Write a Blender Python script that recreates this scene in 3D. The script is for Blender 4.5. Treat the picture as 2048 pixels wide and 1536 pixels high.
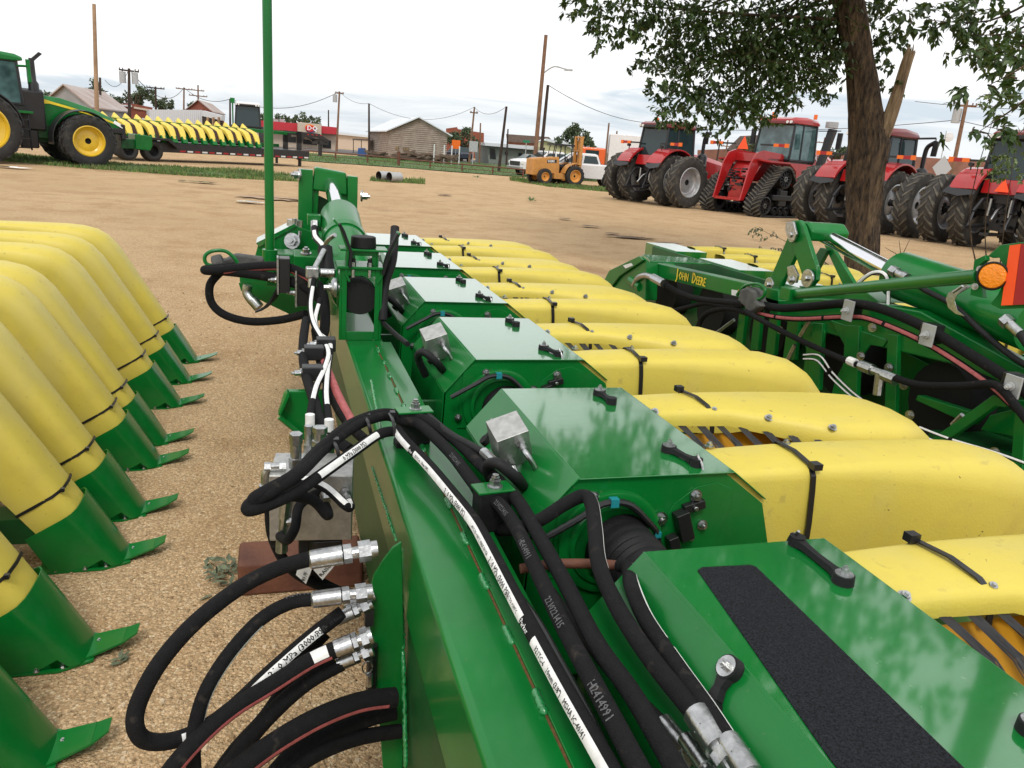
import bpy, bmesh, math, random
from mathutils import Vector, Matrix, noise, Quaternion
R=math.radians; PI=math.pi
V=Vector
random.seed(7)
for o in list(bpy.data.objects): bpy.data.objects.remove(o)
sc=bpy.context.scene
# ------------------------------------------------------------------ camera
F=1560.; CX,CY=1024.,768.; CAMH=1.65
PITCH=R(16.5476); YAW=R(17.2976); ROLL=R(4.6)
hd=V((math.sin(YAW),math.cos(YAW),0)); rt=V((math.cos(YAW),-math.sin(YAW),0)); zz=V((0,0,1))
fw=hd*math.cos(PITCH)-zz*math.sin(PITCH); up=rt.cross(fw)
CR=rt*math.cos(ROLL)+up*math.sin(ROLL); CU=up*math.cos(ROLL)-rt*math.sin(ROLL)
CAMP=V((0,0,CAMH))
cd=bpy.data.cameras.new('camera'); cam=bpy.data.objects.new('camera',cd); sc.collection.objects.link(cam)
M=Matrix((CR,CU,-fw)).transposed().to_4x4(); M.translation=CAMP; cam.matrix_world=M
cd.sensor_fit='HORIZONTAL'; cd.sensor_width=36; cd.lens=36*F/2048; cd.clip_start=.02; cd.clip_end=6000
sc.camera=cam
def ray(x,y): return CR*(x-CX)+CU*(CY-y)+fw*F          # a photo pixel (2048 wide) to a direction
def az(x,y,z): d=ray(x,y); return CAMP+d*((z-CAMH)/d.z)
def ax(x,y,X): d=ray(x,y); return CAMP+d*(X/d.x)
def ay(x,y,Y): d=ray(x,y); return CAMP+d*(Y/d.y)
def ad(x,y,D):
    d=ray(x,y); return CAMP+d*(D/math.hypot(d.x,d.y))
def g(x,y,D):
    p=ad(x,y,D); return V((p.x,p.y,0))
# ------------------------------------------------------------------ light
SUNEL,SUNAZ=R(52),R(200)     # azimuth clockwise from +Y
w=bpy.data.worlds.new('World'); sc.world=w; w.use_nodes=True
nt=w.node_tree; nt.nodes.clear(); N=nt.nodes.new; L=nt.links.new
out=N('ShaderNodeOutputWorld'); bg=N('ShaderNodeBackground'); bg2=N('ShaderNodeBackground'); mx=N('ShaderNodeMixShader')
sky=N('ShaderNodeTexSky'); sky.sky_type='NISHITA'; sky.sun_disc=False; sky.sun_elevation=SUNEL; sky.sun_rotation=SUNAZ
L(sky.outputs[0],bg.inputs[0]); bg.inputs[1].default_value=.12
tc=N('ShaderNodeTexCoord'); sx=N('ShaderNodeSeparateXYZ'); L(tc.outputs['Generated'],sx.inputs[0])
mp=N('ShaderNodeMapping'); mp.inputs['Scale'].default_value=(2.2,2.2,20); L(tc.outputs['Generated'],mp.inputs[0])
n1=N('ShaderNodeTexNoise'); n1.inputs['Scale'].default_value=2.0; n1.inputs['Detail'].default_value=8; n1.inputs['Roughness'].default_value=.62; n1.inputs['Distortion'].default_value=.6; L(mp.outputs[0],n1.inputs[0])
def math_(op,a,b=None,cl=False,nodes=N,links=L):
    m=nodes('ShaderNodeMath'); m.operation=op; m.use_clamp=cl
    for i,v in enumerate((a,b)):
        if v is None: continue
        if isinstance(v,(int,float)): m.inputs[i].default_value=v
        else: links(v,m.inputs[i])
    return m.outputs[0]
# high overcast is plain white; blue grey cloud bands with gaps sit low over the horizon
el=sx.outputs[2]
band=N('ShaderNodeMapRange'); band.interpolation_type='SMOOTHSTEP'
L(math_('ADD',math_('SUBTRACT',el,math_('MULTIPLY',sx.outputs[0],.068)),math_('MULTIPLY',math_('SUBTRACT',n1.outputs[0],.5),.06)),band.inputs[0])
band.inputs[1].default_value=.042; band.inputs[2].default_value=.056; band.inputs[3].default_value=1; band.inputs[4].default_value=0
cr=N('ShaderNodeValToRGB'); cr.color_ramp.elements[0].position=.40; cr.color_ramp.elements[1].position=.60
cr.color_ramp.elements[0].color=(.68,.76,.84,1); cr.color_ramp.elements[1].color=(.93,.96,1.0,1)
cr.color_ramp.elements.new(.5).color=(.82,.87,.92,1)
L(n1.outputs[0],cr.inputs[0])
mc=N('ShaderNodeMix'); mc.data_type='RGBA'; L(band.outputs[0],mc.inputs[0]); mc.inputs[6].default_value=(1.16,1.16,1.16,1); L(cr.outputs[0],mc.inputs[7])
L(mc.outputs[2],bg2.inputs[0]); bg2.inputs[1].default_value=1.0
mx.inputs[0].default_value=.9; L(bg.outputs[0],mx.inputs[1]); L(bg2.outputs[0],mx.inputs[2]); L(mx.outputs[0],out.inputs[0])
sd=bpy.data.lights.new('sun','SUN'); sd.energy=1.5; sd.angle=R(14); sd.color=(1,.95,.88)
so=bpy.data.objects.new('sun',sd); sc.collection.objects.link(so)
sdir=V((math.sin(SUNAZ)*math.cos(SUNEL),math.cos(SUNAZ)*math.cos(SUNEL),math.sin(SUNEL)))
so.rotation_euler=sdir.to_track_quat('Z','Y').to_euler(); so.location=(0,0,30)
sc.view_settings.view_transform='Standard'; sc.view_settings.look='None'; sc.view_settings.exposure=.08; sc.view_settings.gamma=1
# ------------------------------------------------------------------ materials
def mat(name,col,rough=.5,metal=0,var=.0,vs=6,col2=None,bump=0,bs=40,coat=0,spec=None,trans=0,emit=None,alpha=1,cior=None,stretch=None,bd=.01,dirt=None,dirts=3,dirta=.5,wave=None,det=5):
    m=bpy.data.materials.new(name); m.use_nodes=True; t=m.node_tree; b=t.nodes['Principled BSDF']
    N=t.nodes.new; L=t.links.new
    c4=(*col,1); b.inputs['Base Color'].default_value=c4; b.inputs['Roughness'].default_value=rough; b.inputs['Metallic'].default_value=metal
    if coat: b.inputs['Coat Weight'].default_value=coat; b.inputs['Coat Roughness'].default_value=.06
    if cior: b.inputs['Coat IOR'].default_value=cior
    if spec is not None: b.inputs['Specular IOR Level'].default_value=spec
    if trans: b.inputs['Transmission Weight'].default_value=trans
    if alpha<1: b.inputs['Alpha'].default_value=alpha
    if emit: b.inputs['Emission Color'].default_value=(*emit[0],1); b.inputs['Emission Strength'].default_value=emit[1]
    tc=N('ShaderNodeTexCoord'); P=tc.outputs['Object']
    if stretch:
        mp=N('ShaderNodeMapping'); mp.inputs['Scale'].default_value=stretch; L(P,mp.inputs[0]); P=mp.outputs[0]
    cur=None
    if var or col2:
        n=N('ShaderNodeTexNoise'); n.inputs['Scale'].default_value=vs; n.inputs['Detail'].default_value=det; n.inputs['Roughness'].default_value=.6; L(P,n.inputs[0])
        mr=N('ShaderNodeMapRange'); mr.inputs[1].default_value=.35; mr.inputs[2].default_value=.65; L(n.outputs[0],mr.inputs[0])
        x=N('ShaderNodeMix'); x.data_type='RGBA'; L(mr.outputs[0],x.inputs[0])
        c2=col2 if col2 else tuple(c*(1-var) for c in col)
        x.inputs[6].default_value=c4; x.inputs[7].default_value=(*c2,1); cur=x.outputs[2]
    if dirt:
        n=N('ShaderNodeTexNoise'); n.inputs['Scale'].default_value=dirts; n.inputs['Detail'].default_value=8; n.inputs['Roughness'].default_value=.7; L(P,n.inputs[0])
        mr=N('ShaderNodeMapRange'); mr.inputs[1].default_value=.52; mr.inputs[2].default_value=.75; mr.inputs[4].default_value=dirta; L(n.outputs[0],mr.inputs[0])
        x=N('ShaderNodeMix'); x.data_type='RGBA'; L(mr.outputs[0],x.inputs[0])
        if cur: L(cur,x.inputs[6])
        else: x.inputs[6].default_value=c4
        x.inputs[7].default_value=(*dirt,1); cur=x.outputs[2]
    if cur: L(cur,b.inputs['Base Color'])
    hs=None
    if bump:
        n=N('ShaderNodeTexNoise'); n.inputs['Scale'].default_value=bs; n.inputs['Detail'].default_value=4; L(P,n.inputs[0]); hs=n.outputs[0]
    if wave:
        ax,sc_,amt=wave
        wv=N('ShaderNodeTexWave'); wv.bands_direction=ax; wv.inputs['Scale'].default_value=sc_; L(P,wv.inputs[0]); hs=wv.outputs[0]; bump=amt
    if hs:
        bp=N('ShaderNodeBump'); bp.inputs['Strength'].default_value=bump; bp.inputs['Distance'].default_value=bd if not wave else .03; L(hs,bp.inputs['Height']); L(bp.outputs[0],b.inputs['Normal'])
    return m
G =mat('green_paint',(.003,.165,.026),.28,coat=.2,cior=1.5,spec=.3,var=.25,vs=2.5,bump=.03,bs=14,dirt=(.03,.15,.05),dirts=7,dirta=.5)
GH=mat('green_hood_paint',(.003,.175,.028),.2,coat=1,spec=.3,cior=2.0,var=.2,vs=3,bump=.05,bs=45)
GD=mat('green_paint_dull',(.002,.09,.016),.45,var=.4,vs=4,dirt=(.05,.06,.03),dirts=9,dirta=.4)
GW=mat('weld_green',(.01,.21,.05),.2,coat=1,bump=.6,bs=70)
YL=mat('yellow_plastic',(.67,.545,.085),.5,var=.10,vs=2.2,bump=.10,bs=160,dirt=(.54,.42,.09),dirts=11,dirta=.55)
YP=mat('yellow_paint',(.92,.70,.04),.35,var=.12)
OR_=mat('orange_yellow_panel',(.62,.30,.01),.5,var=.2)
BK=mat('black_rubber',(.010,.010,.011),.6,spec=.3,var=.4,vs=30,bump=.15,bs=200)
BS=mat('hose_sleeve_black',(.010,.010,.011),.85,spec=.2,bump=.5,bs=420,var=.3,vs=60)
BP=mat('black_plastic',(.012,.012,.013),.35)
BM=mat('black_paint',(.018,.018,.02),.4,var=.3,vs=5)
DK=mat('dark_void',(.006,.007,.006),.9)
ST=mat('steel_zinc',(.55,.56,.56),.32,metal=1,var=.35,vs=60,bump=.1,bs=120)
CH=mat('chrome',(.80,.81,.84),.10,metal=1,wave=None)
AL=mat('aluminium_block',(.52,.52,.50),.42,metal=.85,var=.25,vs=50,bump=.15,bs=90)
WS=mat('white_hose_stripe',(.82,.82,.80),.5,var=.18,vs=70)
PK=mat('red_hose_stripe',(.45,.11,.11),.6,var=.3,vs=50)
TX=mat('black_lettering',(.01,.01,.01),.6)
TG=mat('grey_lettering',(.10,.10,.105),.7)
TW=mat('white_lettering',(.85,.85,.85),.5)
RU=mat('rusty_steel',(.17,.065,.035),.7,col2=(.10,.035,.022),vs=9,bump=.3,bs=60)
RS=mat('rust_stain',(.16,.075,.02),.8,var=.5,vs=60)
PADM=mat('grit_pad',(.028,.031,.038),.9,bump=1.0,bs=300,col2=(.005,.005,.006),vs=300,spec=.2)
CANV=mat('grey_canvas',(.10,.10,.095),.85,bump=.4,bs=120,var=.4,vs=18)
RD=mat('red_paint',(.42,.012,.014),.28,coat=.6,var=.2,vs=2,dirt=(.32,.06,.04),dirts=3,dirta=.35)
RDk=mat('dark_red_paint',(.16,.012,.014),.35,coat=.4)
TY=mat('tyre_rubber',(.045,.042,.038),.85,var=.4,vs=4,dirt=(.17,.15,.115),dirts=3.5,dirta=.6)
TYb=mat('tyre_rubber_black',(.022,.022,.022),.8,var=.3,vs=5,dirt=(.10,.09,.07),dirts=4,dirta=.6)
TRD=mat('tyre_tread_dusty',(.135,.122,.095),.9,col2=(.05,.047,.042),vs=5)
RIM=mat('silver_rim',(.50,.51,.52),.35,metal=.6,var=.15)
YR=mat('yellow_rim',(.72,.48,.03),.35,var=.12,coat=.3)
GLS=mat('tinted_glass',(.018,.035,.038),.06,spec=.5)
GLSB=mat('blue_glass',(.10,.19,.19),.05,spec=.9,col2=(.03,.06,.06),vs=1.6,det=2)
ORF=mat('orange_reflector',(.85,.16,.01),.35)
ORE=mat('orange_red_panel',(.95,.09,.012),.4)
REDP=mat('dark_red_panel',(.35,.012,.015),.35)
AMB=mat('amber_lens',(.80,.24,.005),.25,bump=.5,bs=90,dirt=(.45,.13,.01),dirts=30,dirta=.6)
LENS=mat('lamp_lens',(.75,.75,.72),.15)
WP=mat('white_paint',(.72,.72,.72),.3,coat=.4,var=.08)
TAN=mat('tan_paint',(.58,.27,.065),.45,var=.2,vs=3,dirt=(.35,.22,.10),dirts=3)
BARK=mat('bark',(.095,.062,.034),.95,col2=(.010,.007,.005),vs=22,bump=1,bs=22,det=10,dirt=(.22,.15,.08),dirts=9,dirta=.8,stretch=(1,1,.28),bd=.05)
WOODB=mat('bare_wood',(.36,.26,.15),.8,col2=(.09,.055,.03),vs=10,bump=1,bs=30,stretch=(1,1,.2),bd=.04)
LF=mat('leaf_dark',(.035,.075,.013),.5,var=.5,vs=1.3); LF2=mat('leaf_light',(.085,.14,.04),.5,var=.4,vs=2)
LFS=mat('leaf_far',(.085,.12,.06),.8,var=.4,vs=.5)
LDRY=mat('leaf_dry',(.16,.19,.11),.7,var=.5,vs=30)
POLE=mat('pole_wood',(.24,.13,.075),.85,var=.4,vs=3,bump=.3,bs=20)
POLED=mat('pole_wood_dark',(.055,.035,.025),.9,var=.4,vs=3)
POLEL=mat('pole_wood_pale',(.40,.26,.16),.85,var=.3,vs=2)
CONC=mat('galvanised_grey',(.45,.46,.46),.5,var=.2,metal=.2)
def specks(m,scale,lo,hi,col,amt,stretch=(1,1,1)):      # scuffs, crumbs and dust lying on a surface
    t=m.node_tree; b=t.nodes['Principled BSDF']; N=t.nodes.new; L=t.links.new; tc=N('ShaderNodeTexCoord'); mp=N('ShaderNodeMapping'); mp.inputs['Scale'].default_value=stretch; L(tc.outputs['Object'],mp.inputs[0])
    n=N('ShaderNodeTexNoise'); n.inputs['Scale'].default_value=scale; n.inputs['Detail'].default_value=3; L(mp.outputs[0],n.inputs[0]); mr=N('ShaderNodeMapRange'); mr.inputs[1].default_value=lo; mr.inputs[2].default_value=hi; mr.inputs[4].default_value=amt; L(n.outputs[0],mr.inputs[0])
    x=N('ShaderNodeMix'); x.data_type='RGBA'; L(mr.outputs[0],x.inputs[0]); bc=b.inputs['Base Color']
    if bc.links: L(bc.links[0].from_socket,x.inputs[6])
    else: x.inputs[6].default_value=bc.default_value[:]
    x.inputs[7].default_value=(*col,1); L(x.outputs[2],bc)
specks(YL,55,.735,.76,(.10,.07,.03),.85); specks(YL,4,.52,.72,(.52,.46,.20),.35,(1,1,.5)); specks(YL,26,.66,.74,(.42,.33,.08),.5)
specks(GH,70,.70,.74,(.10,.22,.10),.5); specks(G,60,.70,.75,(.07,.16,.06),.45); specks(GH,5,.5,.75,(.03,.20,.06),.5); specks(BS,35,.62,.78,(.06,.05,.04),.5); specks(RD,30,.66,.74,(.30,.14,.10),.4)
for m_,c_ in ((LF,(.10,.20,.02)),(LF2,(.16,.28,.04))):      # thin leaves let some light through
    t_=m_.node_tree; o_=t_.nodes['Material Output']; b_=t_.nodes['Principled BSDF']; tr=t_.nodes.new('ShaderNodeBsdfTranslucent'); tr.inputs[0].default_value=(*c_,1); ms=t_.nodes.new('ShaderNodeMixShader'); ms.inputs[0].default_value=.16; t_.links.new(b_.outputs[0],ms.inputs[1]); t_.links.new(tr.outputs[0],ms.inputs[2]); t_.links.new(ms.outputs[0],o_.inputs[0])
# ------------------------------------------------------------------ object helpers
COL=sc.collection
class MB:
    def __init__(s): s.v=[]; s.f=[]; s.m=[]; s.mi=0; s.g=[]
    def add(s,vs,fs,mi=None):
        n=len(s.v); s.v+=[tuple(v) for v in vs]
        for f in fs: s.f.append(tuple(i+n for i in f)); s.m.append(s.mi if mi is None else mi)
        return s
    def box(s,c,d,mi=None,rot=None):
        c=V(c); x,y,z=[k/2 for k in d]
        vs=[V((a*x,b*y,e*z)) for a in (-1,1) for b in (-1,1) for e in (-1,1)]
        if rot is not None: vs=[rot@v for v in vs]
        return s.add([c+v for v in vs],[(0,1,3,2),(4,6,7,5),(0,4,5,1),(2,3,7,6),(0,2,6,4),(1,5,7,3)],mi)
    def bb(s,a,b,mi=None): return s.box([(a[i]+b[i])/2 for i in range(3)],[abs(a[i]-b[i]) for i in range(3)],mi)
    def cyl(s,a,b,r,r2=None,n=14,mi=None,cap=True):
        a=V(a);b=V(b); r2=r if r2 is None else r2; d=(b-a).normalized(); q=d.to_track_quat('Z','Y')
        vs=[];
        for p,rr in ((a,r),(b,r2)):
            for i in range(n): t=2*PI*i/n; vs.append(p+q@V((rr*math.cos(t),rr*math.sin(t),0)))
        fs=[(i,(i+1)%n,n+(i+1)%n,n+i) for i in range(n)]
        if cap: fs+=[tuple(range(n-1,-1,-1)),tuple(range(n,2*n))]
        return s.add(vs,fs,mi)
    def lathe(s,a,d,prof,n=24,mi=None,cap=False):
        a=V(a); d=V(d).normalized(); q=d.to_track_quat('Z','Y'); vs=[]
        for (h,r) in prof:
            for i in range(n): t=2*PI*i/n; vs.append(a+q@V((r*math.cos(t),r*math.sin(t),h)))
        fs=[]
        for j in range(len(prof)-1):
            for i in range(n): fs.append((j*n+i,j*n+(i+1)%n,(j+1)*n+(i+1)%n,(j+1)*n+i))
        if cap: fs+=[tuple(range(n-1,-1,-1)),tuple(range((len(prof)-1)*n,len(prof)*n))]
        return s.add(vs,fs,mi)
    def tube(s,pts,r,n=10,mi=None,cap=True):
        pts=[V(p) for p in pts]; k=len(pts); vs=[]
        ref=V((0,0,1)); 
        for i,p in enumerate(pts):
            t=(pts[min(i+1,k-1)]-pts[max(i-1,0)]).normalized()
            u=ref-t*ref.dot(t)
            if u.length<.05: u=V((1,0,0))-t*t.x
            u.normalize(); w_=t.cross(u); ref=u
            rr=r[i] if isinstance(r,(list,tuple)) else r
            for j in range(n): a=2*PI*j/n; vs.append(p+u*(rr*math.cos(a))+w_*(rr*math.sin(a)))
        fs=[(i*n+j,i*n+(j+1)%n,(i+1)*n+(j+1)%n,(i+1)*n+j) for i in range(k-1) for j in range(n)]
        if cap: fs+=[tuple(range(n-1,-1,-1)),tuple(range((k-1)*n,k*n))]
        return s.add(vs,fs,mi)
    def prism(s,poly,ext,mi=None):
        poly=[V(p) for p in poly]; e=V(ext); n=len(poly)
        return s.add(poly+[p+e for p in poly],[tuple(range(n-1,-1,-1)),tuple(range(n,2*n))]+[(i,(i+1)%n,n+(i+1)%n,n+i) for i in range(n)],mi)
    def loft(s,rings,mi=None,cap=True,closed=True):
        n=len(rings[0]); vs=[p for r_ in rings for p in r_]; k=len(rings)
        m=n if closed else n-1
        fs=[(i*n+j,i*n+(j+1)%n,(i+1)*n+(j+1)%n,(i+1)*n+j) for i in range(k-1) for j in range(m)]
        if cap: fs+=[tuple(range(n-1,-1,-1)),tuple(range((k-1)*n,k*n))]
        return s.add(vs,fs,mi)
    def grp(s): s.g.append(len(s.v)); return s
    def bolt(s,p,d,r=.009,h=.008,mi=None):
        s.grp()
        p=V(p); d=V(d).normalized(); s.cyl(p,p+d*h*.35,r*1.5,n=14,mi=mi); s.cyl(p+d*h*.35,p+d*h*1.3,r,n=6,mi=mi); s.cyl(p+d*h*1.3,p+d*h*1.8,r*.5,n=8,mi=mi)
        return s
    def build(s,name,mats,parent=None,smooth=None,bevel=0,world=False,seg=2,fix=True):
        if name in ('bolts','latch','latches') or (len(s.g)>1 and name not in ('sensor',)):      # one object per counted piece
            st=sorted(set([0]+s.g)); ends=st[1:]+[len(s.v)]; last=None
            nm={'bolts':'bolt'}.get(name,name)
            if len(st)>1:
                for a,b in zip(st,ends):
                    if b==a: continue
                    q=MB(); q.v=s.v[a:b]; fm=[(f,k) for f,k in zip(s.f,s.m) if a<=f[0]<b]; q.f=[tuple(i-a for i in f) for f,_ in fm]; q.m=[k for _,k in fm]
                    last=q.build(nm,mats,parent,smooth,bevel,world,seg,fix)
                return last
            name=nm
        me=bpy.data.meshes.new(name); me.from_pydata(s.v,[],s.f)
        if not isinstance(mats,(list,tuple)): mats=[mats]
        for m in mats: me.materials.append(m)
        me.polygons.foreach_set('material_index',s.m)
        if fix:
            b=bmesh.new(); b.from_mesh(me); bmesh.ops.recalc_face_normals(b,faces=b.faces); b.to_mesh(me); b.free()
        me.update()
        o=bpy.data.objects.new(name,me); COL.objects.link(o)
        if smooth is None: smooth=40
        if smooth:
            me.polygons.foreach_set('use_smooth',[True]*len(me.polygons)); me.set_sharp_from_angle(angle=R(smooth))
        if bevel:
            bv=o.modifiers.new('b','BEVEL'); bv.width=bevel; bv.segments=seg; bv.limit_method='ANGLE'; bv.angle_limit=R(35); bv.harden_normals=True
        if parent is not None:
            o.parent=parent
            if world: o.matrix_parent_inverse=wmat(parent).inverted()
        return o
def wmat(o):
    return ((wmat(o.parent)@o.matrix_parent_inverse) if o.parent else Matrix())@o.matrix_basis
def tag(o,label=None,cat=None,group=None,kind=None):
    if label: o['label']=label
    if cat: o['category']=cat
    if group: o['group']=group
    if kind: o['kind']=kind
    return o
def thing(name,label,cat,loc=(0,0,0),rz=0,group=None):
    o=bpy.data.objects.new(name,None); COL.objects.link(o); o.location=loc; o.rotation_euler=(0,0,rz); o.empty_display_size=.2
    return tag(o,label,cat,group)
def copy_tree(o,parent=None):
    c=o.copy(); COL.objects.link(c)
    if parent: c.parent=parent; c.matrix_parent_inverse=o.matrix_parent_inverse
    for ch in list(o.children): copy_tree(ch,c)
    return c
def smooth_path(P,n=8):
    P=[V(p) for p in P]; out=[]
    for i in range(len(P)-1):
        a=P[max(i-1,0)];b=P[i];c=P[i+1];d=P[min(i+2,len(P)-1)]
        for k in range(n):
            t=k/n
            out.append(.5*((2*b)+(c-a)*t+(2*a-5*b+4*c-d)*t*t+(3*b-a-3*c+d)*t**3))
    out.append(P[-1]); return out
def frames(path):
    """arc length, point, tangent, radial direction towards the photographer's side"""
    S=[0]; 
    for i in range(1,len(path)): S.append(S[-1]+(path[i]-path[i-1]).length)
    fr=[]
    for i,p in enumerate(path):
        t=(path[min(i+1,len(path)-1)]-path[max(i-1,0)]).normalized()
        c=(V((0,0,3.2))-p); u=(c-t*c.dot(t)).normalized(); fr.append((p,t,u,t.cross(u)))
    return S,fr
def fat(S,fr,s):
    import bisect
    i=min(max(bisect.bisect_right(S,s)-1,0),len(S)-2); k=(s-S[i])/max(S[i+1]-S[i],1e-9)
    return [fr[i][j].lerp(fr[i+1][j],k) for j in range(4)]
def ribbon(mb,S,fr,r,s0,s1,a0,a1,mi=None,m=4):
    n=max(2,int((s1-s0)/.012)); rings=[]
    for i in range(n+1):
        p,t,u,b=fat(S,fr,s0+(s1-s0)*i/n); rings.append([p+(u*math.cos(a0+(a1-a0)*j/m)+b*math.sin(a0+(a1-a0)*j/m))*r for j in range(m+1)])
    mb.loft(rings,mi,cap=False,closed=False)
def text_me(txt,size=1,res=1,font=None):
    c=bpy.data.curves.new('t','FONT'); c.body=txt; c.size=size; c.resolution_u=res; c.align_x='LEFT'
    o=bpy.data.objects.new('t',c); COL.objects.link(o); bpy.context.view_layer.update()
    dg=bpy.context.evaluated_depsgraph_get(); me=o.evaluated_get(dg).to_mesh()
    vs=[v.co.copy() for v in me.vertices]; fs=[tuple(p.vertices) for p in me.polygons]
    o.evaluated_get(dg).to_mesh_clear(); bpy.data.objects.remove(o); bpy.data.curves.remove(c)
    return vs,fs
def text_on(mb,txt,org,ux,uy,size,mi=None,off=.0015,bold=0,center=False,sx=1):
    vs,fs=text_me(txt,size); ux=V(ux).normalized(); uy=V(uy); uy=(uy-ux*uy.dot(ux)).normalized(); nn=ux.cross(uy)
    if center:
        xm=(max(v.x for v in vs)+min(v.x for v in vs))/2; ym=(max(v.y for v in vs)+min(v.y for v in vs))/2
    else: xm=ym=0
    for k in range(bold+1):
        dx=size*.035*k
        mb.add([V(org)+ux*((v.x-xm)*sx+dx)+uy*(v.y-ym)+nn*(off+k*.00015) for v in vs],fs,mi)
def text_hose(mb,txt,S,fr,r,s0,size,ang,mi=None,flip=1,bold=1):
    vs,fs=text_me(txt,size)
    for k in range(bold+1):
        o=[]
        for v in vs:
            p,t,u,b=fat(S,fr,s0+flip*(v.x+k*size*.05)); a=ang-flip*(v.y-size*.35)/r*1.0
            o.append(p+(u*math.cos(a)+b*math.sin(a))*(r+.0012+.0002*k))
        mb.add(o,fs,mi)
# ================================================================== setting
def gmat():
    m=bpy.data.materials.new('caliche_gravel'); m.use_nodes=True; t=m.node_tree; b=t.nodes['Principled BSDF']; N=t.nodes.new; L=t.links.new
    tc=N('ShaderNodeTexCoord'); P=tc.outputs['Object']; b.inputs['Roughness'].default_value=.95; b.inputs['Specular IOR Level'].default_value=.15
    def noise(s,d=6,r=.6):
        n=N('ShaderNodeTexNoise'); n.inputs['Scale'].default_value=s; n.inputs['Detail'].default_value=d; n.inputs['Roughness'].default_value=r; L(P,n.inputs[0]); return n.outputs[0]
    def ramp(x,a,b_,c0=0,c1=1):
        r=N('ShaderNodeMapRange'); r.inputs[1].default_value=a; r.inputs[2].default_value=b_; r.inputs[3].default_value=c0; r.inputs[4].default_value=c1; L(x,r.inputs[0]); return r.outputs[0]
    def mix(f,a,b_,bl='MIX'):
        x=N('ShaderNodeMix'); x.data_type='RGBA'; x.blend_type=bl
        if isinstance(f,float): x.inputs[0].default_value=f
        else: L(f,x.inputs[0])
        for i,v in ((6,a),(7,b_)):
            if isinstance(v,tuple): x.inputs[i].default_value=(*v,1)
            else: L(v,x.inputs[i])
        return x.outputs[2]
    base=mix(ramp(noise(.12,4),.4,.65),(.64,.455,.265),(.54,.375,.205))
    base=mix(ramp(noise(1.1,8,.7),.47,.66),base,(.46,.30,.155))
    base=mix(ramp(noise(.28,3),.62,.70),base,(.40,.24,.13))
    vo=N('ShaderNodeTexVoronoi'); vo.inputs['Scale'].default_value=95; L(P,vo.inputs['Vector'])
    vc=N('ShaderNodeSeparateColor'); L(vo.outputs['Color'],vc.inputs[0])
    st=ramp(vc.outputs[0],.0,1,.72,1.18); hs=N('ShaderNodeHueSaturation'); L(base,hs.inputs['Color']); L(st,hs.inputs['Value']); 
    stone=ramp(vo.outputs['Distance'],.30,.50,1,0)
    pale=mix(ramp(vc.outputs[1],.84,.90),hs.outputs[0],(.78,.62,.40))
    dk=mix(ramp(noise(22,6,.7),.42,.62),pale,hs.outputs[0])
    fin=mix(ramp(vo.outputs['Distance'],.42,.62,0,.55),dk,(.34,.21,.105))
    L(fin,b.inputs['Base Color'])
    v2=N('ShaderNodeTexVoronoi'); v2.inputs['Scale'].default_value=170; L(P,v2.inputs['Vector'])
    h=math_('ADD',math_('MULTIPLY',math_('SUBTRACT',1.0,vo.outputs['Distance'],nodes=N,links=L),vc.outputs[2],nodes=N,links=L),math_('MULTIPLY',v2.outputs['Distance'],-.35,nodes=N,links=L),nodes=N,links=L)
    h=math_('ADD',h,math_('MULTIPLY',noise(5,8,.7),1.2,nodes=N,links=L),nodes=N,links=L)
    bp=N('ShaderNodeBump'); bp.inputs['Strength'].default_value=1.0; bp.inputs['Distance'].default_value=.011; L(h,bp.inputs['Height']); L(bp.outputs[0],b.inputs['Normal'])
    return m
GM=gmat()
m=MB(); 
# ground sheet: fine near the camera, reaching the horizon
xs=[-3000,-400,-100,-40,-20,-10]+[-5+i*1.0 for i in range(31)]+[30,40,60,100,400,3000]; ys=[-200,-20,-5]+[0+i*1.0 for i in range(26)]+[30,35,40,50,60,80,120,300,1000,4000]
def gz(x,y):
    d=math.hypot(x,y)
    return (.03*noise.noise(V((x*.35,y*.35,0))) if 1.5<d<80 else 0)
vs=[(x,y,gz(x,y)*(.4 if math.hypot(x,y)<9 else 1)) for y in ys for x in xs]; nx=len(xs)
m.add(vs,[(j*nx+i,j*nx+i+1,(j+1)*nx+i+1,(j+1)*nx+i) for j in range(len(ys)-1) for i in range(nx-1)])
tag(m.build('ground',[GM],None,smooth=60),kind='structure')
# loose stones near the camera
rnd=random.Random(11); m=MB(); 
def stone(mb,x,y,s,mi):
    vs=[]
    for a in range(5): t=a*1.257+rnd.uniform(-.3,.3); vs.append(V((x+s*math.cos(t)*rnd.uniform(.7,1.2),y+s*math.sin(t)*rnd.uniform(.7,1.2),-.002)))
    n=len(vs); k=.62; zt=s*rnd.uniform(.4,.8); up_=[V((x+(v.x-x)*k,y+(v.y-y)*k,zt*rnd.uniform(.7,1.2))) for v in vs]
    mb.add(vs+up_,[(5,6,7,8,9)]+[(i,(i+1)%5,5+(i+1)%5,5+i) for i in range(5)],mi)
for i in range(11000):
    u=rnd.random(); y=1.2+u*u*7.5; x=rnd.uniform(-1.2-.1*y,.6+.12*y) if rnd.random()<.86 else rnd.uniform(-3,5)
    stone(m,x,y,rnd.choice((.003,.004,.004,.005,.006,.008,.010))*rnd.uniform(.8,1.2),rnd.choice((0,0,1,2)))
SM=[mat('stone_tan',(.60,.43,.24),.9,var=.4,vs=20),mat('stone_pale',(.74,.59,.40),.9,var=.3,vs=20),mat('stone_brown',(.38,.25,.13),.9,var=.4,vs=20)]
tag(m.build('gravel',SM,None,smooth=0,fix=False),'loose tan and pale gravel scattered on the dirt lot','gravel',kind='stuff')
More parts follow.
